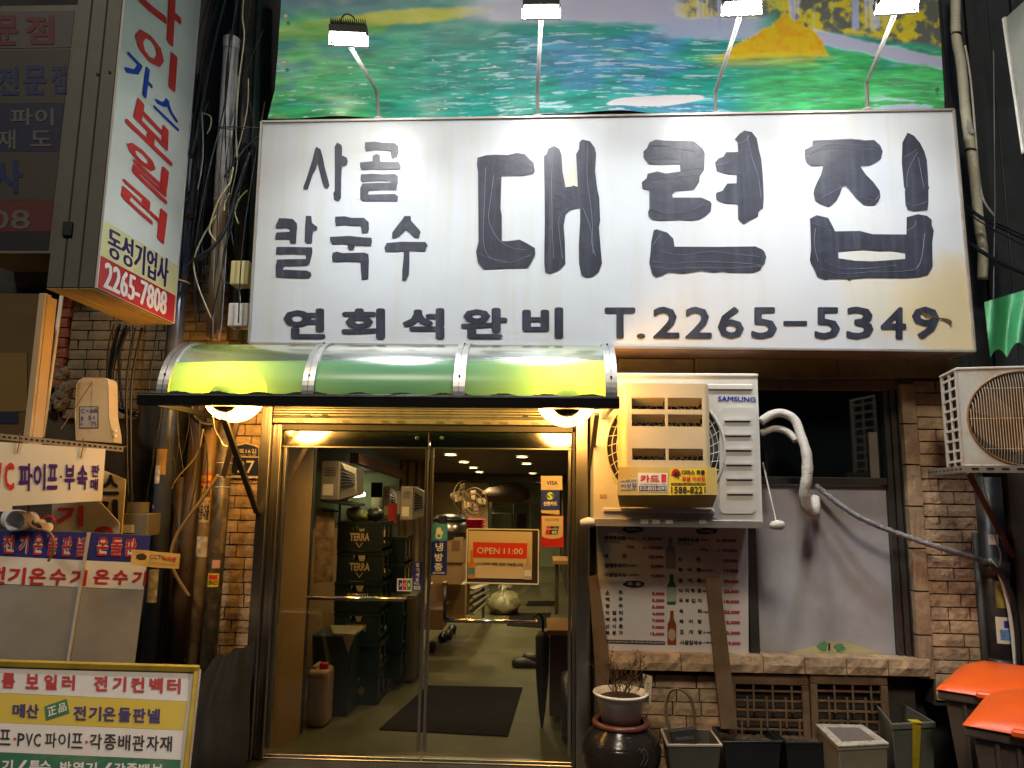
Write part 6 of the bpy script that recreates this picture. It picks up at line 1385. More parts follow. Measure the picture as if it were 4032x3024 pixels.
for a, b2 in (((ny + .0), (ny + .006)), ((fy - .006), fy)): MB().box(X1, X1 + .012, a, b2, zb, ZT).build('edge_trim', white_paint, ps)
yb = M('pale_yellow_face', (.70, .68, .34), .4); rb = M('face_red_band', (.50, .035, .04), .4)
def zat(px, py): return fpl.at(px, py).z
zr = (zat(386, 1001) + zat(683, 1160)) / 2; zy = (zat(398, 863) + zat(692, 1039)) / 2
MB().box(X1 + .0062, X1 + .0072, ny + .007, fy - .007, zb + .006, zr).build('red_band', rb, ps)
MB().box(X1 + .0062, X1 + .0072, ny + .007, fy - .007, zr + .0005, zy).build('yellow_band', yb, ps)
sr = M('face_red', (.62, .04, .04), .4); sb = M('face_blue', (.01, .05, .42), .4); snv = M('face_navy', (.04, .025, .14), .4)
def ftext(s_, y0, y1, z0, z1, m, b=.04, shear=0, lift=.003):
    """y0..y1 along the face as fractions from near to far, z in metres"""
    mb = MB(); v, f = glyphs(s_, 0.0)
    for dx, dz in BOLD(b):
        k = len(mb.v) // max(len(v), 1)
        mb.add([(X1 + .008 + lift * .3 + .0002 * k, ny + (fy - ny) * (y0 + (y1 - y0) * (a + dx)), z0 + (z1 - z0) * (c + dz) - shear * (a - .5) * (y1 - y0) * (fy - ny)) for a, c in v], f)
    return mb.build('lettering', m, ps)
def cell(s_, pts, m, b=.05):
    tl, tr, br, bl = [fpl.at(*p) for p in pts]; tl, tr, br, bl = [Vector((X1 + .0085, p.y, p.z)) for p in (tl, tr, br, bl)]
    mb = MB(); v, f = glyphs(s_, 0.0)
    for k, (dx, dz) in enumerate(BOLD(b)):
        mb.add([(bl * (1 - a - dx) + br * (a + dx)) * (1 - c - dz) + (tl * (1 - a - dx) + tr * (a + dx)) * (c + dz) + Vector((.0003 * k, 0, 0)) for a, c in v], f)
    mb.build('lettering', m, ps)
cell('나', [(552, -160), (712, -10), (700, 200), (548, 60)], sr, .04)
cell('이', [(540, 85), (692, 225), (683, 357), (532, 225)], sr, .04)
cell('가', [(500, 190), (602, 292), (588, 402), (488, 296)], sb, .035)
cell('스', [(612, 345), (702, 440), (700, 515), (606, 425)], sb, .035)
cell('보', [(527, 372), (674, 530), (670, 650), (498, 485)], sr, .04)
cell('일', [(508, 545), (664, 680), (650, 800), (492, 650)], sr, .04)
cell('러', [(490, 700), (652, 840), (638, 956), (478, 800)], sr, .04)
cell('동성기업사', [(427, 893), (664, 1022), (655, 1133), (424, 1008)], snv, .012)
cell('2265-7808', [(415, 1030), (656, 1152), (650, 1242), (407, 1132)], pure_white, .012)
hg = P(250, 900, ny - .01)
MB().box(X0 + w3 - .025, X0 + w3 + .025, ny - .014, ny - .001, hg.z - .04, hg.z + .04).build('hinge', p_black, ps, bevel=.004)
for px, py in ((258, 292), (384, 292), (432, 284)):
    c = P(px, py, ny - .001); MB().lathe(c, [(.008, 0), (.008, -.004)], 10, 'y').build('screw', p_black, ps)
# sign behind, its night shade put into the dark print colours
DYs = -.30
dp = PY(DYs)
ds = thing('wall_sign', 'unlit neighbour shop sign with rows of blue and red lettering at the top left', 'sign', P(120, 980, DYs))
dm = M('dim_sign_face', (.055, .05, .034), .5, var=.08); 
x0, x1 = P(-60, 500, DYs).x, P(262, 500, DYs).x
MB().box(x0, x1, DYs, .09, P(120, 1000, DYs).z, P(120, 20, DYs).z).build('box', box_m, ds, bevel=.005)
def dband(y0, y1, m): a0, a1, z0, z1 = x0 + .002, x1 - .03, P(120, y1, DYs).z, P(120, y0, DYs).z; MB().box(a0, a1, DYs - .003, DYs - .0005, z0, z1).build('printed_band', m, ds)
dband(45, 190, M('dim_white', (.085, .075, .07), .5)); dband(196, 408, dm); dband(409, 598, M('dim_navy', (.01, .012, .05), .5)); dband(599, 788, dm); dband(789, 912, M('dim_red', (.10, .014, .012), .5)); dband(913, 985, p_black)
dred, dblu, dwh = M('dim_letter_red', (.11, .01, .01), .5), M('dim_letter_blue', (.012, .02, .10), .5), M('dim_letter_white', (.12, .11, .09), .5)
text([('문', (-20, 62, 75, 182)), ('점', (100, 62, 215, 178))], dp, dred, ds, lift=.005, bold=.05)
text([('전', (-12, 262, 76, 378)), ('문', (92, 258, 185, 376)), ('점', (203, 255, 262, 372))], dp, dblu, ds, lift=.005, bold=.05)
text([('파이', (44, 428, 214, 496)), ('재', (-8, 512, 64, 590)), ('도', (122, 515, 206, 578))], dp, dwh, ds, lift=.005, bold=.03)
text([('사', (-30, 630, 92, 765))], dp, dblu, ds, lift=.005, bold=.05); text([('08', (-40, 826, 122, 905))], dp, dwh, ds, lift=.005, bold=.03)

# cream framed light box below it
lb = thing('light_box', 'brown fronted light box with cream aluminium frame at the left edge', 'sign', P(80, 1700, -.7))
cf = M('cream_frame', (.60, .44, .26), .45, var=.05); x0, x1, z0, z1 = R(-120, 1156, 118, 1900, -.70)
MB().box(x0, x1, -.70, -.62, z0, z1).build('face', M('brown_film', (.13, .08, .03), .4, var=.1), lb)
x0 = x1 + .001; x1 = P(150, 1500, -.70).x; MB().box(x0, x1, -.715, -.66, z0, z1).build('frame', cf, lb, bevel=.004); MB().box(x1 + .001, x1 + .006, -.70, -.62, z0, z1 - .015).build('frame', cf, lb, bevel=.006)
band(PY(-.701), (-40, 1620, 72, 1668), M('dark_navy_band', (.015, .02, .05), .5), lb, 'dark_band', .003); band(PY(-.701), (-40, 1390, 108, 1620), M('ochre_band', (.20, .12, .03), .5), lb, 'ochre_band', .003)
props(MB().tube([P(243, 1165, -.45), P(168, 1720, -.5)], .011, 10).build('thin_pole', white_paint, smooth=True), 'thin white pole between the light box and the red bricks', 'pole')
# rough broken masonry
c = P(238, 1500, .0); mb = MB()
for k in range(14):
    s_ = random.uniform(.02, .045); p = P(random.uniform(190, 275), random.uniform(1425, 1620), -.01); mb.lathe(p, [(s_ * math.sin(math.pi * j / 6) + .002, -s_ * math.cos(math.pi * j / 6)) for j in range(7)], 9)
mb.v = [v + Vector((random.uniform(-1, 1), random.uniform(-1, 1), random.uniform(-1, 1))) * .006 for v in mb.v]
props(mb.build('broken_plaster', lmort, smooth=False), 'crumbled grey mortar lump below the red brick strip', 'masonry')
# meter box
mt = M('meter_cream', (.56, .46, .30), .4, 0, var=.06, dirt=(.25, .14, .06), dscale=9, damt=.3)
MYf = -.45; mpn = PY(MYf)
mbx = thing('meter_box', 'rounded cream plastic meter box with a faded numbered label', 'meter box', P(365, 1740, MYf))
sh_ = [(302, 1515), (312, 1496), (330, 1488), (410, 1487), (424, 1497), (428, 1515), (430, 1640), (444, 1715), (444, 1742), (300, 1732), (296, 1640)]
MB().poly([mpn.at(*p) for p in sh_], (0, .09, 0)).build('cover', mt, mbx, bevel=.012, seg=3)
band(mpn, [(313, 1600), (388, 1600), (388, 1686), (313, 1687)], p_black, mbx, 'label_border', .002); band(mpn, [(316, 1603), (385, 1603), (385, 1683), (316, 1684)], M('aged_label', (.38, .35, .32), .5, var=.1), mbx, 'label', .003)
text([('C', (321, 1610, 334, 1627)), ('-', (341, 1616, 350, 1620)), ('68', (358, 1609, 384, 1626)), ('1', (322, 1640, 328, 1656)), ('51', (350, 1637, 374, 1653)), ('-', (318, 1668, 328, 1672)), ('75', (360, 1660, 382, 1677))], mpn, p_blue, mbx, lift=.0045, bold=.02)
for k in range(2): MB().lathe(P(455, 1700 + k * 22, MYf), [(.012, 0), (.012, .006), (.006, .008), (.006, .02)], 10).build('insulator', white_paint, mbx)
# slotted angle bar with hanging sign
an = thing('slotted_angle', 'rusty slotted angle bar holding the hanging pipe shop sign', 'bracket', P(240, 1740, -.85))
a, b2 = P(-60, 1700, -.90), P(485, 1757, -.62)
MB().hexa([a, b2, b2 + Vector((0, 0, -.032)), a + Vector((0, 0, -.032))], (0, .004, 0)).build('angle', M('slotted_cream', (.42, .33, .20), .5, .3, var=.1, dirt=(.12, .06, .03), dscale=14), an)
MB().hexa([a, b2, b2 + Vector((0, .035, 0)), a + Vector((0, .035, 0))], (0, 0, -.003)).build('angle_flange', MATS['slotted_cream'], an)
dv = (b2 - a)
for k in range(26):
    p = a + dv * (k + .3) / 26; q_ = p + dv * .020; MB().hexa([p + Vector((0, -.002, -.011)), q_ + Vector((0, -.002, -.011)), q_ + Vector((0, -.002, -.021)), p + Vector((0, -.002, -.021))], (0, .001, 0)).build('slot', p_black, an)
hs = thing('hanging_sign', 'cream hanging plastic sign with red and purple pipe lettering', 'sign', P(240, 1990, -.85))
hpl = P3(P(0, 1740, -.90), P(415, 1768, -.68), P(400, 1972, -.69))
hsm = M('hanging_sign_cream', (.82, .72, .52), .4, var=.04)
MB().poly([hpl.at(*p) for p in [(-60, 1736), (415, 1768), (401, 1972), (50, 1992), (-60, 1996)]], -hpl.n * .012).build('board', hsm, hs)
MB().poly([hpl.at(*p, .003) for p in [(-60, 1934), (50, 1934), (48, 2014), (-60, 2014)]], -hpl.n * .002).build('lower_flap', hsm, hs)
text([('V', (-22, 1820, 8, 1932)), ('C', (17, 1820, 56, 1932))], hpl, M('bright_red_print', (.68, .03, .02), .5), hs, lift=.003, bold=.05)
pur = M('purple_print', (.075, .015, .16), .5)
text([('파', [(74, 1822), (128, 1824), (126, 1934), (73, 1935)]), ('이', [(133, 1823), (181, 1825), (178, 1932), (130, 1933)]), ('프', [(189, 1826), (230, 1828), (226, 1927), (184, 1928)]), ('부', [(255, 1828), (297, 1830), (294, 1930), (253, 1931)]), ('속', [(305, 1830), (349, 1832), (342, 1930), (302, 1930)]), ('판', [(361, 1829), (394, 1831), (390, 1878), (359, 1877)]), ('매', [(357, 1884), (388, 1885), (385, 1931), (355, 1931)])], hpl, pur, hs, lift=.003, bold=.04)
text([('.', (236, 1872, 245, 1882))], hpl, pur, hs, lift=.003, bold=.03)
for px, yy in ((68, 1725), (318, 1745)): MB().tube([hpl.at(px + 10, yy - 18, .01), hpl.at(px + 12, yy + 10, .012), hpl.at(px, yy + 60, .006)], .003, 5).build('tie_wire', rust, hs)
# panels behind
for nm, lb_, q_, Y, m, tx, lm_ in (
    ('sign_board', 'yellowed standing board with black lettering behind the hanging sign', [(400, 1850), (494, 1888), (478, 2105), (372, 2098)], -.50, M('yellowed_board', (.52, .42, .22), .5, var=.08), [('스', (404, 1868, 470, 1950)), ('기', (360, 1965, 466, 2050))], p_black),
    ('sign_board', 'grey standing board with big red lettering under the hanging sign', [(205, 1985), (380, 1962), (470, 2060), (462, 2130), (200, 2120)], -.56, M('grey_board', (.38, .34, .26), .5, var=.1), [('기', (222, 1990, 330, 2075)), ('온', (362, 2070, 458, 2180))], M('board_red', (.40, .02, .02), .5))):
    t = thing(nm, lb_, 'sign', P(420, 2100, Y)); pl = PY(Y); MB().poly([pl.at(*p) for p in q_], (0, .01, 0)).build('board', m, t); text(tx, pl, lm_, t, lift=.003, bold=.06)
gb = thing('meter_cabinet', 'small grey metal box behind the blue banded panels', 'box', P(515, 2100, -.42)); rbox(462, 2022, 580, 2110, -.45, -.3).build('body', M('grey_metal_box', (.20, .18, .14), .5, .3, var=.1), gb, bevel=.004); rbox(500, 1978, 552, 2020, -.44, -.34).build('upper_box', MATS['grey_metal_box'], gb); band(PY(-.45), (472, 2066, 530, 2098), white_st, gb, 'label', .003)
# pvc fittings
pvc = M('white_pvc', (.85, .85, .87), .3)
tt = thing('pvc_elbow', 'largest white pvc pipe fitting on the stall, mouth facing the street', 'pipe fitting', P(72, 2055, -.72), 'pvc fittings on the stall')
cfit = P(72, 2052, -.74)
MB().lathe(cfit, [(.050, .10), (.050, .01), (.056, .01), (.056, -.03), (.048, -.03), (.046, .05)], 24, 'y', cap=False).build('socket', pvc, tt, smooth=True); MB().tube([cfit + Vector((-.01, .08, 0)), cfit + Vector((-.07, .10, .01)), cfit + Vector((-.14, .10, .01))], .048, 18).build('elbow', pvc, tt, smooth=True)
for k, (px, py, rr) in enumerate(((100, 2072, .030), (128, 2062, .024), (155, 2078, .026))):
    c = P(px, py, -.68); props(MB().lathe(c, [(rr, .08), (rr, 0), (rr * 1.12, 0), (rr * 1.12, -.02), (rr * .9, -.02), (rr * .9, .03)], 18, 'y', cap=False).build('pvc_fitting', pvc, smooth=True), ['small white pvc fitting nearest the large elbow', 'middle small white pvc fitting by the rusty hook', 'small white pvc fitting farthest from the large elbow'][k], 'pipe fitting', 'pvc fittings on the stall')
props(rbox(-40, 2100, 195, 2140, -.72, -.4).build('white_tray', pvc, bevel=.01), 'white plastic tray under the pvc fittings', 'tray')
cc_ = P(185, 2062, -.6); props(MB().tube([cc_ + Vector((.045 * math.cos(k * .3 + .3), 0, .045 * math.sin(k * .3 + .3))) for k in range(11)], .007, 8).build('pink_ring', M('pink_plastic', (.60, .03, .15), .4), smooth=True), 'pink plastic hose loop behind the pvc fittings', 'hose')
props(MB().tube(spline([P(116, 1985, -.80), P(112, 2050, -.84), P(135, 2078, -.90), P(185, 2092, -.94), P(208, 2115, -.95), P(212, 2160, -.95), P(190, 2210, -.95)], 6), .0065, 8).build('iron_hook', M('rusty_hook', (.22, .10, .045), .7, bump=.3, bscale=90), smooth=True), 'rusty bent iron rod hanging in front of the blue band', 'hook')
# grey folding panels with blue and red bands
for lab, q_, Ys in (('left grey panel with blue band and red lettering, folded shop screen', [(-60, 2085), (352, 2095), (265, 2640), (-60, 2620)], (-.80, -.66, -.70)),
                    ('right grey panel with blue band, narrower half of the shop screen', [(356, 2096), (594, 2108), (528, 2635), (268, 2630)], (-.66, -.52, -.56))):
    pl = P3(P(*q_[0], Ys[0]), P(*q_[1], Ys[1]), P(*q_[2], Ys[2] - .03)); t = thing('screen_panel', lab, 'panel', pl.at(*q_[2]), 'folding screen panels')
    MB().poly([pl.at(*p) for p in q_], -pl.n * .015).build('board', M('grey_screen', (.30, .28, .25), .5, var=.06, dirt=(.2, .17, .12), dscale=4), t)
    L_ = q_[0][0] < 0
    if L_:
        band(pl, [(-60, 2086), (352, 2096), (342, 2206), (-60, 2186)], M('screen_blue', (.02, .025, .20), .5), t, 'blue_band', .002); band(pl, [(-60, 2187), (341, 2207), (328, 2312), (-60, 2296)], M('screen_white', (.74, .69, .60), .5), t, 'white_band', .002)
        lt_ = [(c_, [(15 + 57 * k + (8 if k else 0), 2103 + k * 1.5), (62 + 57 * k, 2104 + k * 1.5), (55 + 56 * k, 2182 + k * 2.6), (8 + 56 * k + (6 if k else 0), 2180 + k * 2.6)]) for k, c_ in enumerate('전기온돌판넬')]
        text(lt_, pl, M('screen_outline', (.70, .62, .60), .5), t, lift=.0035, bold=.12); text(lt_, pl, M('screen_red', (.42, .02, .03), .5), t, lift=.006, bold=.03)
        text([(c_, [(-45 + 82 * k, 2228 + k * 3.2), (26 + 80 * k, 2231 + k * 3.2), (18 + 80 * k, 2300 + k * 2.2), (-52 + 81 * k, 2298 + k * 2.2)]) for k, c_ in enumerate('전기온수기')], pl, M('screen_red2', (.50, .025, .02), .5), t, lift=.004, bold=.05)
    else:
        band(pl, [(356, 2097), (594, 2109), (580, 2216), (340, 2206)], MATS['screen_blue'], t, 'blue_band', .002); band(pl, [(339, 2207), (579, 2217), (565, 2322), (326, 2312)], MATS['screen_white'], t, 'white_band', .002)
        lt_ = [(c_, [(384 + 56 * k, 2112 + k * 2), (432 + 55 * k, 2114 + k * 2), (424 + 55 * k, 2190 + k * 2), (376 + 55 * k, 2188 + k * 2)]) for k, c_ in enumerate('온돌판')]
        text(lt_, pl, MATS['screen_outline'], t, lift=.0035, bold=.12); text(lt_, pl, MATS['screen_red'], t, lift=.006, bold=.03)
        text([(c_, [(372 + 76 * k, 2240 + k * 3), (436 + 72 * k, 2242 + k * 3), (428 + 72 * k, 2302 + k * 3), (364 + 76 * k, 2300 + k * 3)]) for k, c_ in enumerate('온수기')], pl, MATS['screen_red2'], t, lift=.004, bold=.05)
    if L_: MB().bar(pl.at(352, 2096, .006), pl.at(266, 2636, .006), .014, .012).build('edge_strip', M('pale_edge', (.58, .52, .42), .5), t)
# yellow framed sign, lower left
gpl = P3(P(0, 2605, -1.05), P(783, 2628, -1.00), P(735, 3024, -1.16))
ys = thing('standing_sign', 'yellow framed standing sign with red, blue and black lettering rows in the lower left corner', 'sign', gpl.at(400, 3020))
MB().poly([gpl.at(*p) for p in [(-80, 2600), (782, 2630), (726, 3130), (-80, 3130)]], -gpl.n * .04).build('board', M('dirty_white_board', (.55, .50, .44), .5, var=.05, dirt=(.35, .28, .18), dscale=5), ys)
yf = M('yellow_frame', (.42, .29, .03), .45, .1, var=.12, dirt=(.15, .09, .02), dscale=8)
MB().bar(gpl.at(-80, 2609, .004), gpl.at(784, 2634, .004), .032, .03).build('frame', yf, ys, bevel=.004); MB().bar(gpl.at(774, 2646, .004), gpl.at(722, 3130, .004), .022, .03).build('frame', yf, ys, bevel=.004)
for pts, mname, cc in (([(-80, 2634), (742, 2650), (740, 2762), (-80, 2724)], 'board_row_white', (.72, .65, .60)), ([(-80, 2725), (740, 2763), (722, 2876), (-80, 2842)], 'board_row_yellow', (.62, .43, .03)), ([(-80, 2843), (722, 2877), (712, 2992), (-80, 2958)], 'board_row_white', (.72, .65, .60)), ([(-80, 2959), (712, 2993), (700, 3130), (-80, 3130)], 'board_row_green', (.015, .13, .06))):
    band(gpl, pts, M(mname, cc, .45, var=.04, dirt=(.4, .33, .22), dscale=6, damt=.3), ys, 'printed_band', .002)
r2 = M('board_letter_red', (.45, .02, .02), .5); n2_ = M('board_letter_navy', (.04, .02, .12), .5)
def row(chars, xs, y0, sl, wd, h, m, bold, lift=.004):
    text([(c_, [(x_, y0 + x_ * sl), (x_ + wd, y0 + (x_ + wd) * sl), (x_ + wd - 3, y0 + h + (x_ + wd) * sl), (x_ - 3, y0 + h + x_ * sl)]) for c_, x_ in zip(chars, xs)], gpl, m, ys, lift=lift, bold=bold)
row('름보일러', (10, 104, 176, 246), 2648, .036, 52, 62, r2, .06); row('전기컨벡터', (372, 446, 518, 590, 660), 2648, .033, 54, 62, r2, .06)
row('메산', (52, 106), 2768, .035, 50, 56, n2_, .05); row('전기온돌판넬', (292, 352, 408, 468, 526, 584), 2768, .036, 50, 58, n2_, .05)
band(gpl, [(176, 2782), (264, 2752), (275, 2808), (182, 2838)], M('board_green', (.02, .16, .05), .5), ys, 'green_patch', .004); text([('正', [(188, 2788), (222, 2777), (226, 2812), (192, 2823)]), ('品', [(230, 2775), (262, 2764), (266, 2798), (234, 2810)])], gpl, MATS['board_row_white'], ys, lift=.006, bold=.04)
row('프', (0,), 2872, .03, 46, 62, p_black, .02); row('PVC', (72, 104, 136), 2884, .03, 28, 52, p_black, .03)
row('파이프', (180, 232, 284), 2878, .03, 46, 60, p_black, .02); row('각종배관자재', (356, 412, 468, 524, 580, 632), 2878, .03, 48, 62, p_black, .03)
text([('.', (54, 2904, 66, 2916)), ('.', (336, 2916, 348, 2928))], gpl, r2, ys, lift=.004, bold=.0)
row('기/특수방열기/각종밸브', (10, 66, 118, 160, 240, 290, 340, 400, 452, 500, 548, 600), 2990, .03, 44, 50, MATS['board_row_white'], .04)
# dark covered heap between the sign and the door
mb = MB(); n = 14; c0 = P(880, 2900, -.35)
for j in range(n + 1):
    for i in range(n + 1):
        u, v = i / n, j / n; wl_ = 1 - .50 * v
        xr2 = P(985, 2800, -.25).x; mb.v.append(Vector((xr2 - (.44 - .20 * v ** 2) * (1 - u) + .006 * math.sin(v * 9), -.22 - .15 * math.sin(u * math.pi * .8 + .3) * (1 - .6 * v) + .014 * math.sin(u * 19 + v * 5), (.62 + .10 * u) * v + .012 * math.sin(u * 14))))
for j in range(n):
    for i in range(n): a = j * (n + 1) + i; mb.f.append((a, a + 1, a + n + 2, a + n + 1))
props(mb.build('covered_heap', M('dark_tarp', (.028, .026, .022), .6, bump=.5, bscale=12, var=.2), smooth=True), 'dark tarpaulin covered heap standing between the yellow framed sign and the door', 'cover')

# ------------------------------------------------------------------ pipes left of the door
pA = M('sooty_pipe', (.07, .055, .04), .42, .3, var=.3, vscale=6, dirt=(.12, .07, .03), dscale=7, damt=.6)
old_st = M('aged_sticker', (.48, .34, .17), .6, var=.4, vscale=22); old_w = M('torn_white_sticker', (.66, .58, .46), .6, var=.4, vscale=30)
def ppipe(x_top, y_top, x_bot, r, Y, m, label):
    a, b2 = P(x_top, y_top, Y), P(x_bot, 2600, Y); b2 = a + (b2 - a) * (a.z / (a.z - b2.z)); t = thing('drain_pipe', label, 'pipe', b2)
    MB().tube([b2, a], r, 18).build('pipe', m, t, smooth=True); return t, a, b2
blu = M('blue_black_pipe', (.09, .11, .16), .3, .2, var=.2, dirt=(.10, .07, .05), dscale=5, damt=.4)
t1, a1_, b1_ = ppipe(768, 300, 590, .052, -.14, blu, 'thickest dark blue black drain pipe beside the projecting sign')
def onp(a, b2, z): u = (z - b2.z) / (a.z - b2.z); return b2.lerp(a, u)
def pwrap(t, a, b2, r, y0, y1, a0, a1, m, nm='old_sticker'):
    z0, z1 = P(700, y1, a.y).z, P(700, y0, a.y).z; mb = MB(); n = 8
    for z in (z0, z1):
        c = onp(a, b2, z)
        for k in range(n + 1): an_ = a0 + (a1 - a0) * k / n; mb.v.append(c + Vector((r * math.sin(an_), -r * math.cos(an_), 0)))
    for k in range(n): mb.f.append((k, k + 1, n + 1 + k + 1, n + 1 + k))
    mb.build(nm, m, t)
for y_ in (840, 1090, 360): c = onp(a1_, b1_, P(700, y_, -.22).z); MB().tube([c - Vector((0, 0, .02)), c + Vector((0, 0, .02))], .060, 18).build('clamp', rust, t1, smooth=True)
pwrap(t1, a1_, b1_, .0528, 1770, 1870, -.9, .6, M('ochre_sticker', (.40, .22, .06), .6, var=.3, vscale=18)); pwrap(t1, a1_, b1_, .0528, 1835, 1905, -.9, -.0, old_w); pwrap(t1, a1_, b1_, .053, 1990, 2002, -1.1, -.5, M('pink_sticker', (.6, .3, .25), .5)); pwrap(t1, a1_, b1_, .0528, 2240, 2370, -.5, .7, old_w)
pwrap(t1, a1_, b1_, .0528, 460, 800, -.6, .9, M('blue_grey_wrap', (.34, .41, .52), .5, var=.1), 'wrap')
t2, a2_, b2_ = ppipe(800, 1560, 700, .062, -.06, M('brown_pipe', (.085, .05, .022), .5, .1, var=.25, dirt=(.03, .02, .01), dscale=5), 'brown drain pipe close to the wall, second from the left')
t3, a3_, b3_ = ppipe(845, 1560, 768, .040, -.15, M('ochre_pipe', (.24, .155, .06), .5, .1, var=.35, vscale=9, dirt=(.03, .02, .012), dscale=9, damt=.8), 'ochre pipe plastered with flyers, third from the left')
for y0, y1, w_, m_, lm in ((1862, 1902, '부인과', M('flyer_red', (.45, .06, .03), .6, var=.2), p_yel), (1903, 1968, '87-666', M('flyer_orange', (.60, .32, .05), .6, var=.15), p_black), (1978, 2055, '신용대출', old_st, p_black), (2110, 2190, '', old_w, None)):
    pwrap(t3, a3_, b3_, .0412, y0, y1, -1.0, 1.0, m_)
    if w_:
        z0, z1 = P(800, y1 - 8, -.19).z, P(800, y0 + 8, -.19).z; v, f = glyphs(w_, .03); mb = MB(); r_ = .0422
        def cy_map(a, c): z = z0 + (z1 - z0) * c; o = onp(a3_, b3_, z); an_ = -.85 + 1.7 * a; return o + Vector((r_ * math.sin(an_), -r_ * math.cos(an_), 0))
        mb.add([cy_map(a, c) for a, c in v], f); mb.build('lettering', lm, t3)
t4, a4_, b4_ = ppipe(905, 1560, 820, .046, -.20, M('peeling_pipe', (.06, .05, .035), .45, .2, var=.5, vscale=12, dirt=(.25, .15, .06), dscale=16, damt=.7), 'dark peeling pipe with white cable ties, nearest the door')
for y_ in (1822, 1878, 1918): c = onp(a4_, b4_, P(880, y_, -.25).z); MB().tube([c - Vector((0, 0, .002)), c + Vector((0, 0, .002))], .0485, 18).build('cable_tie', white_paint, t4, smooth=True)
pwrap(t4, a4_, b4_, .0468, 2200, 2232, -.1, .9, M('pink_sticker', (.6, .3, .25), .5)); pwrap(t4, a4_, b4_, .0468, 2252, 2305, -.6, .9, p_yel)
zq0, zq1 = P(815, 2302, -.24).z, P(815, 2284, -.24).z; v, f = glyphs('1588-8221', .02); mb = MB(); mb.add([onp(a4_, b4_, zq0 + (zq1 - zq0) * c) + Vector((.0476 * math.sin(-.5 + 1.3 * a), -.0476 * math.cos(-.5 + 1.3 * a), 0)) for a, c in v], f); mb.build('lettering', p_black, t4)
pwrap(t4, a4_, b4_, .0474, 2258, 2276, -.4, .7, p_red)
# wide brown conduit cover
props(MB().tube([P(672, 2700, -.02) , P(728, 1880, -.02)], .055, 14).build('covered_duct', M('umber_wrap', (.10, .06, .03), .6, bump=.4, bscale=15, var=.25), smooth=True), 'wide umber wrapped duct behind the pipes', 'duct')
# cctv plaque
cp = P3(P(515, 2165, -.66), P(705, 2200, -.48), P(700, 2235, -.49)); cv = thing('cctv_sign', 'bent yellowish CCTV warning plaque strapped round the pipe', 'sign', cp.at(610, 2230))
MB().poly([cp.at(*p) for p in [(522, 2164), (588, 2168), (588, 2232), (512, 2224)]], (0, .008, 0)).build('plate', M('aged_plaque', (.50, .36, .14), .5, var=.1, dirt=(.2, .12, .04), dscale=10), cv); MB().poly([cp.at(*p) for p in [(589, 2170), (708, 2182), (702, 2240), (589, 2233)]], (0, .008, 0)).build('plate', MATS['aged_plaque'], cv)
text([('CCTV', [(590, 2182), (648, 2187), (646, 2204), (589, 2200)])], cp, p_black, cv, lift=.003, bold=.0); text([('녹화중', [(640, 2188), (694, 2194), (692, 2214), (638, 2208)])], cp, r2, cv, lift=.003, bold=.03); text([('CCTV in Operation', [(590, 2212), (688, 2220), (687, 2230), (589, 2222)])], cp, M('plaque_grey', (.2, .13, .05), .5), cv, lift=.003, bold=.0)
MB().poly([cp.at(*p, .003) for p in [(538, 2184), (562, 2178), (578, 2190), (574, 2202), (550, 2204), (536, 2196)]]).build('camera_symbol', p_black, cv)
# address plate
adp = PY(-.045); ad = thing('address_plate', 'navy house number plate with road name, partly behind the awning strut', 'sign', P(950, 1880, -.045))
MB().poly([adp.at(*p) for p in [(888, 1768), (925, 1752), (968, 1742), (1000, 1750), (1020, 1758), (1020, 1884), (885, 1880)]], (0, .006, 0)).build('border', M('plate_border', (.55, .46, .30), .4), ad)
nvy = M('plate_navy', (.012, .018, .05), .35); band(adp, [(894, 1771), (927, 1758), (968, 1748), (1000, 1756), (1018, 1764), (1018, 1797), (892, 1795)], nvy, ad, 'upper_field', .002); band(adp, [(892, 1800), (1018, 1802), (1018, 1874), (890, 1870)], nvy, ad, 'lower_field', .002)
text([('종로16길', [(918, 1766), (1010, 1768), (1010, 1786), (918, 1784)]), ('Jong-ro 16-gil', [(922, 1788), (1008, 1789), (1008, 1796), (922, 1795)]), ('37', [(938, 1812), (1003, 1814), (1001, 1864), (936, 1862)]), ('03191', [(893, 1862), (920, 1863), (920, 1868), (893, 1867)])], adp, M('plate_letter', (.62, .54, .38), .4), ad, lift=.0035, bold=.015)

# ------------------------------------------------------------------ upper left: white pvc riser, dark pipes, boxes, cables
wr_ = M('white_riser', (.74, .72, .73), .35, 0, var=.06, dirt=(.2, .18, .15), dscale=6, damt=.3)
a, b2 = P(912, 165, -.22), P(838, 1340, -.22)
t = thing('white_riser_pipe', 'tall white pvc riser pipe with taped open top, left of the signboard', 'pipe', b2)
MB().tube([b2, b2.lerp(a, .5)], .047, 20).build('pipe', M('ochre_riser', (.30, .22, .13), .5, var=.2), t, smooth=True); MB().tube([b2.lerp(a, .45), a], .049, 20).build('pipe', wr_, t, smooth=True); MB().lathe(a - Vector((0, 0, .06)), [(.053, 0), (.055, .08), (.046, .085), (.044, .02)], 20, cap=False).build('socket', wr_, t, smooth=True)
for k, (x0p, x1p, y0, y1, r, Y, lb) in enumerate(((980, 925, -80, 1340, .052, -.10, 'black riser pipe between the white riser and the signboard'), (1010, 985, -80, 1340, .04, -.04, 'dark green black riser pipe hidden beside the signboard'))):
    a, b2 = P(x0p, y0, Y), P(x1p, y1, Y); props(MB().tube([b2, a], r, 16).build('riser_pipe', [pipe_d, M('green_black_pipe', (.02, .04, .032), .4, var=.3)][k], smooth=True), lb, 'pipe')
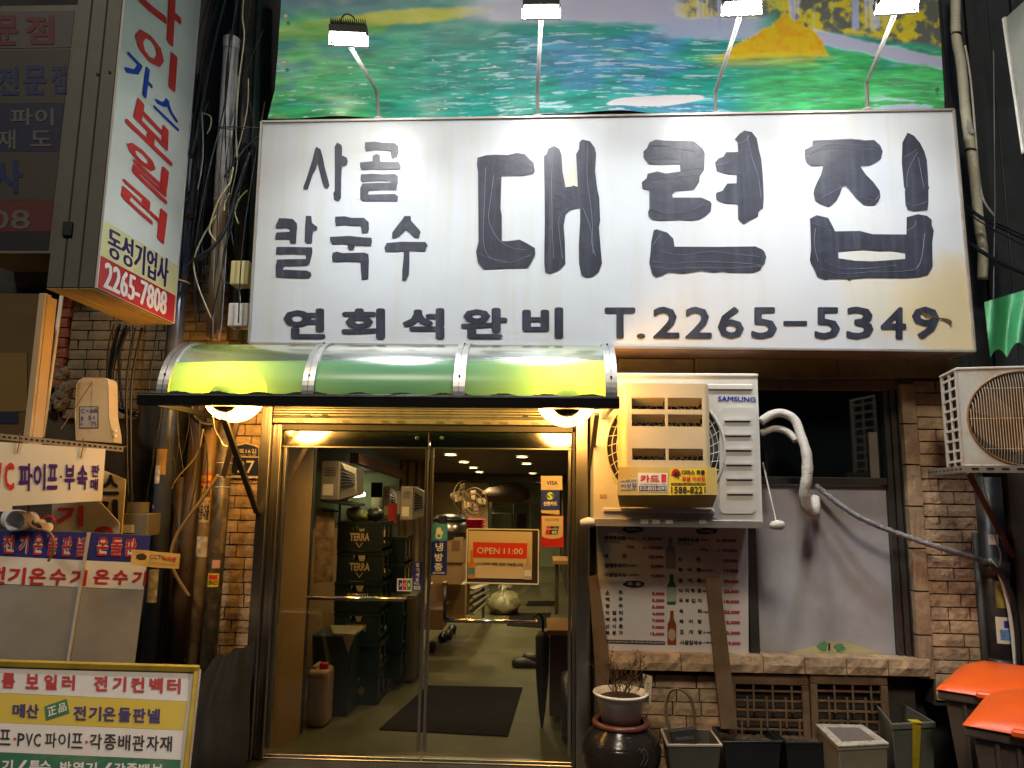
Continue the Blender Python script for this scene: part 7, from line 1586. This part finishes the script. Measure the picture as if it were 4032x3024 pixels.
for k, (q_, m, lb) in enumerate((((906, 1025, 978, 1120), M('yellow_box_plastic', (.62, .55, .26), .4, var=.04), 'yellowish small junction box left of the signboard'), ((896, 1192, 976, 1285), M('white_box_plastic', (.66, .66, .64), .4, var=.04), 'white small junction box below the yellowish one'))):
    t = thing('junction_box', lb, 'junction box', P(940, q_[3], -.30), 'junction boxes left of the signboard'); rbox(*q_, -.30, -.20).build('cover', m, t, bevel=.008, seg=2); x0, x1, z0, z1 = R(*q_, -.30); MB().lathe(((x0 + x1) / 2 - .01, -.26, z0 - .02), [(.012, 0), (.016, .019)], 12).build('gland', m, t)
yw = M('cream_cable', (.55, .49, .30), .45); bw_ = M('blue_black_cable', (.02, .035, .05), .3); gw = M('grey_cable', (.35, .35, .36), .4)
cabs = [([(880, -60), (820, 160), (775, 420), (752, 620)], .012, black_rubber, -.3), ([(905, -60), (845, 170), (795, 420), (760, 600)], .010, bw_, -.32), ([(965, -60), (955, 60), (962, 150), (940, 330), (930, 520), (935, 640)], .006, yw, -.3),
        ([(978, 310), (975, 420), (950, 540), (925, 620)], .004, yw, -.28), ([(1030, 530), (970, 580), (925, 640), (880, 700)], .006, bw_, -.33), ([(860, 500), (940, 500), (1030, 505)], .005, bw_, -.34), ([(840, 500), (900, 508), (990, 510)], .004, black_rubber, -.33),
        ([(985, 600), (950, 700), (920, 800), (880, 920), (800, 1010), (740, 1045)], .013, black_rubber, -.33), ([(970, 640), (930, 760), (905, 860), (850, 960), (745, 1030)], .008, bw_, -.35), ([(980, 620), (945, 740), (915, 860), (830, 980), (742, 1060)], .010, black_rubber, -.31),
        ([(918, 660), (905, 720), (865, 780), (835, 860), (825, 910), (850, 950)], .007, yw, -.36), ([(850, 850), (800, 930), (770, 1000), (763, 1050), (785, 1140), (835, 1260)], .006, yw, -.34), ([(908, 400), (880, 700), (845, 1000), (838, 1340)], .003, gw, -.33),
        ([(935, 300), (930, 500), (935, 640), (905, 800), (890, 1000), (875, 1250), (860, 1340)], .004, gw, -.3), ([(925, 800), (910, 900), (880, 1000), (876, 1100), (905, 1115)], .005, bw_, -.33), ([(905, 760), (888, 790), (882, 830)], .006, yw, -.34),
        ([(795, 440), (800, 600), (788, 700), (778, 745)], .005, gw, -.34), ([(800, 445), (830, 460), (828, 500), (815, 525)], .005, yw, -.34), ([(688, 1100), (720, 1105), (750, 1118)], .006, yw, -.30), ([(942, 1130), (948, 1190)], .003, gw, -.3),
        ([(975, 750), (945, 780), (925, 830), (938, 880)], .006, M('green_yellow_cable', (.25, .30, .10), .5), -.33), ([(1000, -60), (950, 250), (930, 420), (900, 700)], .005, black_rubber, -.28), ([(935, -60), (900, 300), (870, 620), (850, 1000), (830, 1340)], .004, black_rubber, -.36)]
words = ['thick black', 'blue black', 'cream', 'thin cream', 'blue black', 'horizontal dark', 'lower horizontal dark', 'heavy black', 'blue sheathed', 'second heavy black', 'looped cream', 'sagging cream', 'thin grey', 'long grey', 'short dark blue', 'short cream hooked', 'frayed white', 'knotted cream', 'short cream pipe', 'very short grey', 'green yellow earth', 'slack black', 'long thin black']
where = ['slanting down from the top behind the projecting sign', 'next to the thick black one at the top', 'twisting down right of the white riser', 'hanging right of the white riser top', 'curving from the signboard corner to the cable tie', 'tied across the white riser', 'just under the tied one on the white riser', 'sweeping down left to the blue black pipe', 'running along the heavy black sweep', 'lowest in the sweep to the blue black pipe', 'looping in front of the white riser', 'sagging down to the awning', 'falling straight in front of the white riser', 'falling from the tie point to the awning', 'hooked above the yellowish junction box', 'below the tie point on the riser', 'end dangling beside the blue black pipe', 'tuft tied to the clamp of the blue black pipe', 'stub crossing the blue black pipe', 'joining the two junction boxes', 'curling beside the signboard edge', 'in front of the black riser pipe', 'crossing the white riser from top to bottom']
for k, (pp, r, m, Y) in enumerate(cabs):
    props(MB().tube(spline([P(x_, y_, Y - .01 * math.sin(i * 2 + k)) for i, (x_, y_) in enumerate(pp)], 6), r * .8, 7).build('cable', m, smooth=True), words[k] + ' cable ' + where[k], 'cable', 'cables left of the signboard')
for k in range(16):     # slack thin cables, alike
    xa = random.uniform(800, 1030); xb = xa - random.uniform(20, 150); ya, yb_ = random.choice((-60, 120, 400)), random.uniform(800, 1340)
    pp = [(xa + (xb - xa) * t + 26 * math.sin(t * 3.14 * (1 + k % 3) + k), ya + (yb_ - ya) * t) for t in (0, .25, .5, .75, 1)]
    props(MB().tube(spline([P(x_, y_, -.16 - .012 * k) for x_, y_ in pp], 6), random.uniform(.0025, .0055), 6).build('cable', [black_rubber, bw_, black_rubber][k % 3], smooth=True), 'thin slack dark cable in the tangle left of the signboard', 'cable', 'tangled thin cables left of the signboard')
for k in range(10):
    xa = random.uniform(560, 860); xb = xa + random.uniform(-70, 50); yb_ = random.uniform(1750, 2250)
    pp = [(xa + (xb - xa) * t + 22 * math.sin(t * 3.14 * (1 + k % 2) + k), 1560 + (yb_ - 1560) * t) for t in (0, .25, .5, .75, 1)]
    props(MB().tube(spline([P(x_, y_, -.24 - .012 * k) for x_, y_ in pp], 6), random.uniform(.002, .004), 6).build('cable', black_rubber, smooth=True), 'thin slack cable hanging over the stickered pipes under the awning', 'cable', 'tangled thin cables over the pipes')
# cables under the projecting sign
for k, (pp, r) in enumerate((([(470, 1275), (440, 1400), (430, 1520), (450, 1600), (540, 1640)], .013), ([(495, 1280), (450, 1420), (440, 1540), (480, 1610), (545, 1625)], .012), ([(510, 1285), (470, 1400), (478, 1560), (500, 1640)], .009), ([(450, 1275), (425, 1380), (420, 1560)], .006), ([(620, 1275), (600, 1420), (585, 1540)], .004), ([(560, 1290), (520, 1500), (515, 1780), (520, 2000)], .009), ([(530, 1290), (500, 1500), (500, 1780), (505, 1960)], .008))):
    props(MB().tube(spline([P(x_, y_, -.18 - .015 * k) for x_, y_ in pp], 6), r, 7).build('cable', black_rubber, smooth=True), ['thickest black cable bowing right under the projecting sign', 'second black cable bowing beside the thickest one', 'thin black cable inside the bowed bundle', 'leftmost slim cable under the projecting sign', 'hair thin cable near the awning end', 'rightmost straight dark cable down to the grey box', 'straight dark cable behind the meter box'][k], 'cable', 'cables under the projecting sign')
props(MB().tube(spline([P(860, 1870, -.34), P(800, 1960, -.34), P(740, 2040, -.34), P(690, 2120, -.34), P(672, 2200, -.34), P(690, 2260, -.32), P(745, 2350, -.28)], 8), .011, 8).build('cable', M('dusty_cable', (.22, .16, .08), .6), smooth=True), 'thick dusty cable curving in front of the stickered pipes', 'cable')
props(MB().tube(spline([P(800, 1690, -.3), P(775, 1790, -.3), P(700, 1880, -.3), P(675, 1925, -.3)], 6), .005, 6).build('cable', MATS['dusty_cable'], smooth=True), 'slim dusty cable crossing the brown pipe', 'cable')
props(MB().tube(spline([P(755, 1590, -.28), P(765, 1640, -.28), P(800, 1668, -.26), P(840, 1672, -.24)], 6), .018, 10).build('cable', black_rubber, smooth=True), 'thick black elbow cable under the awning', 'cable')
props(MB().tube([P(240, 1690, -.7), P(300, 1600, -.55), P(380, 1478, -.42)], .003, 5).build('chain', rust), 'thin chain stretched from the slotted angle bar to the meter box', 'chain')
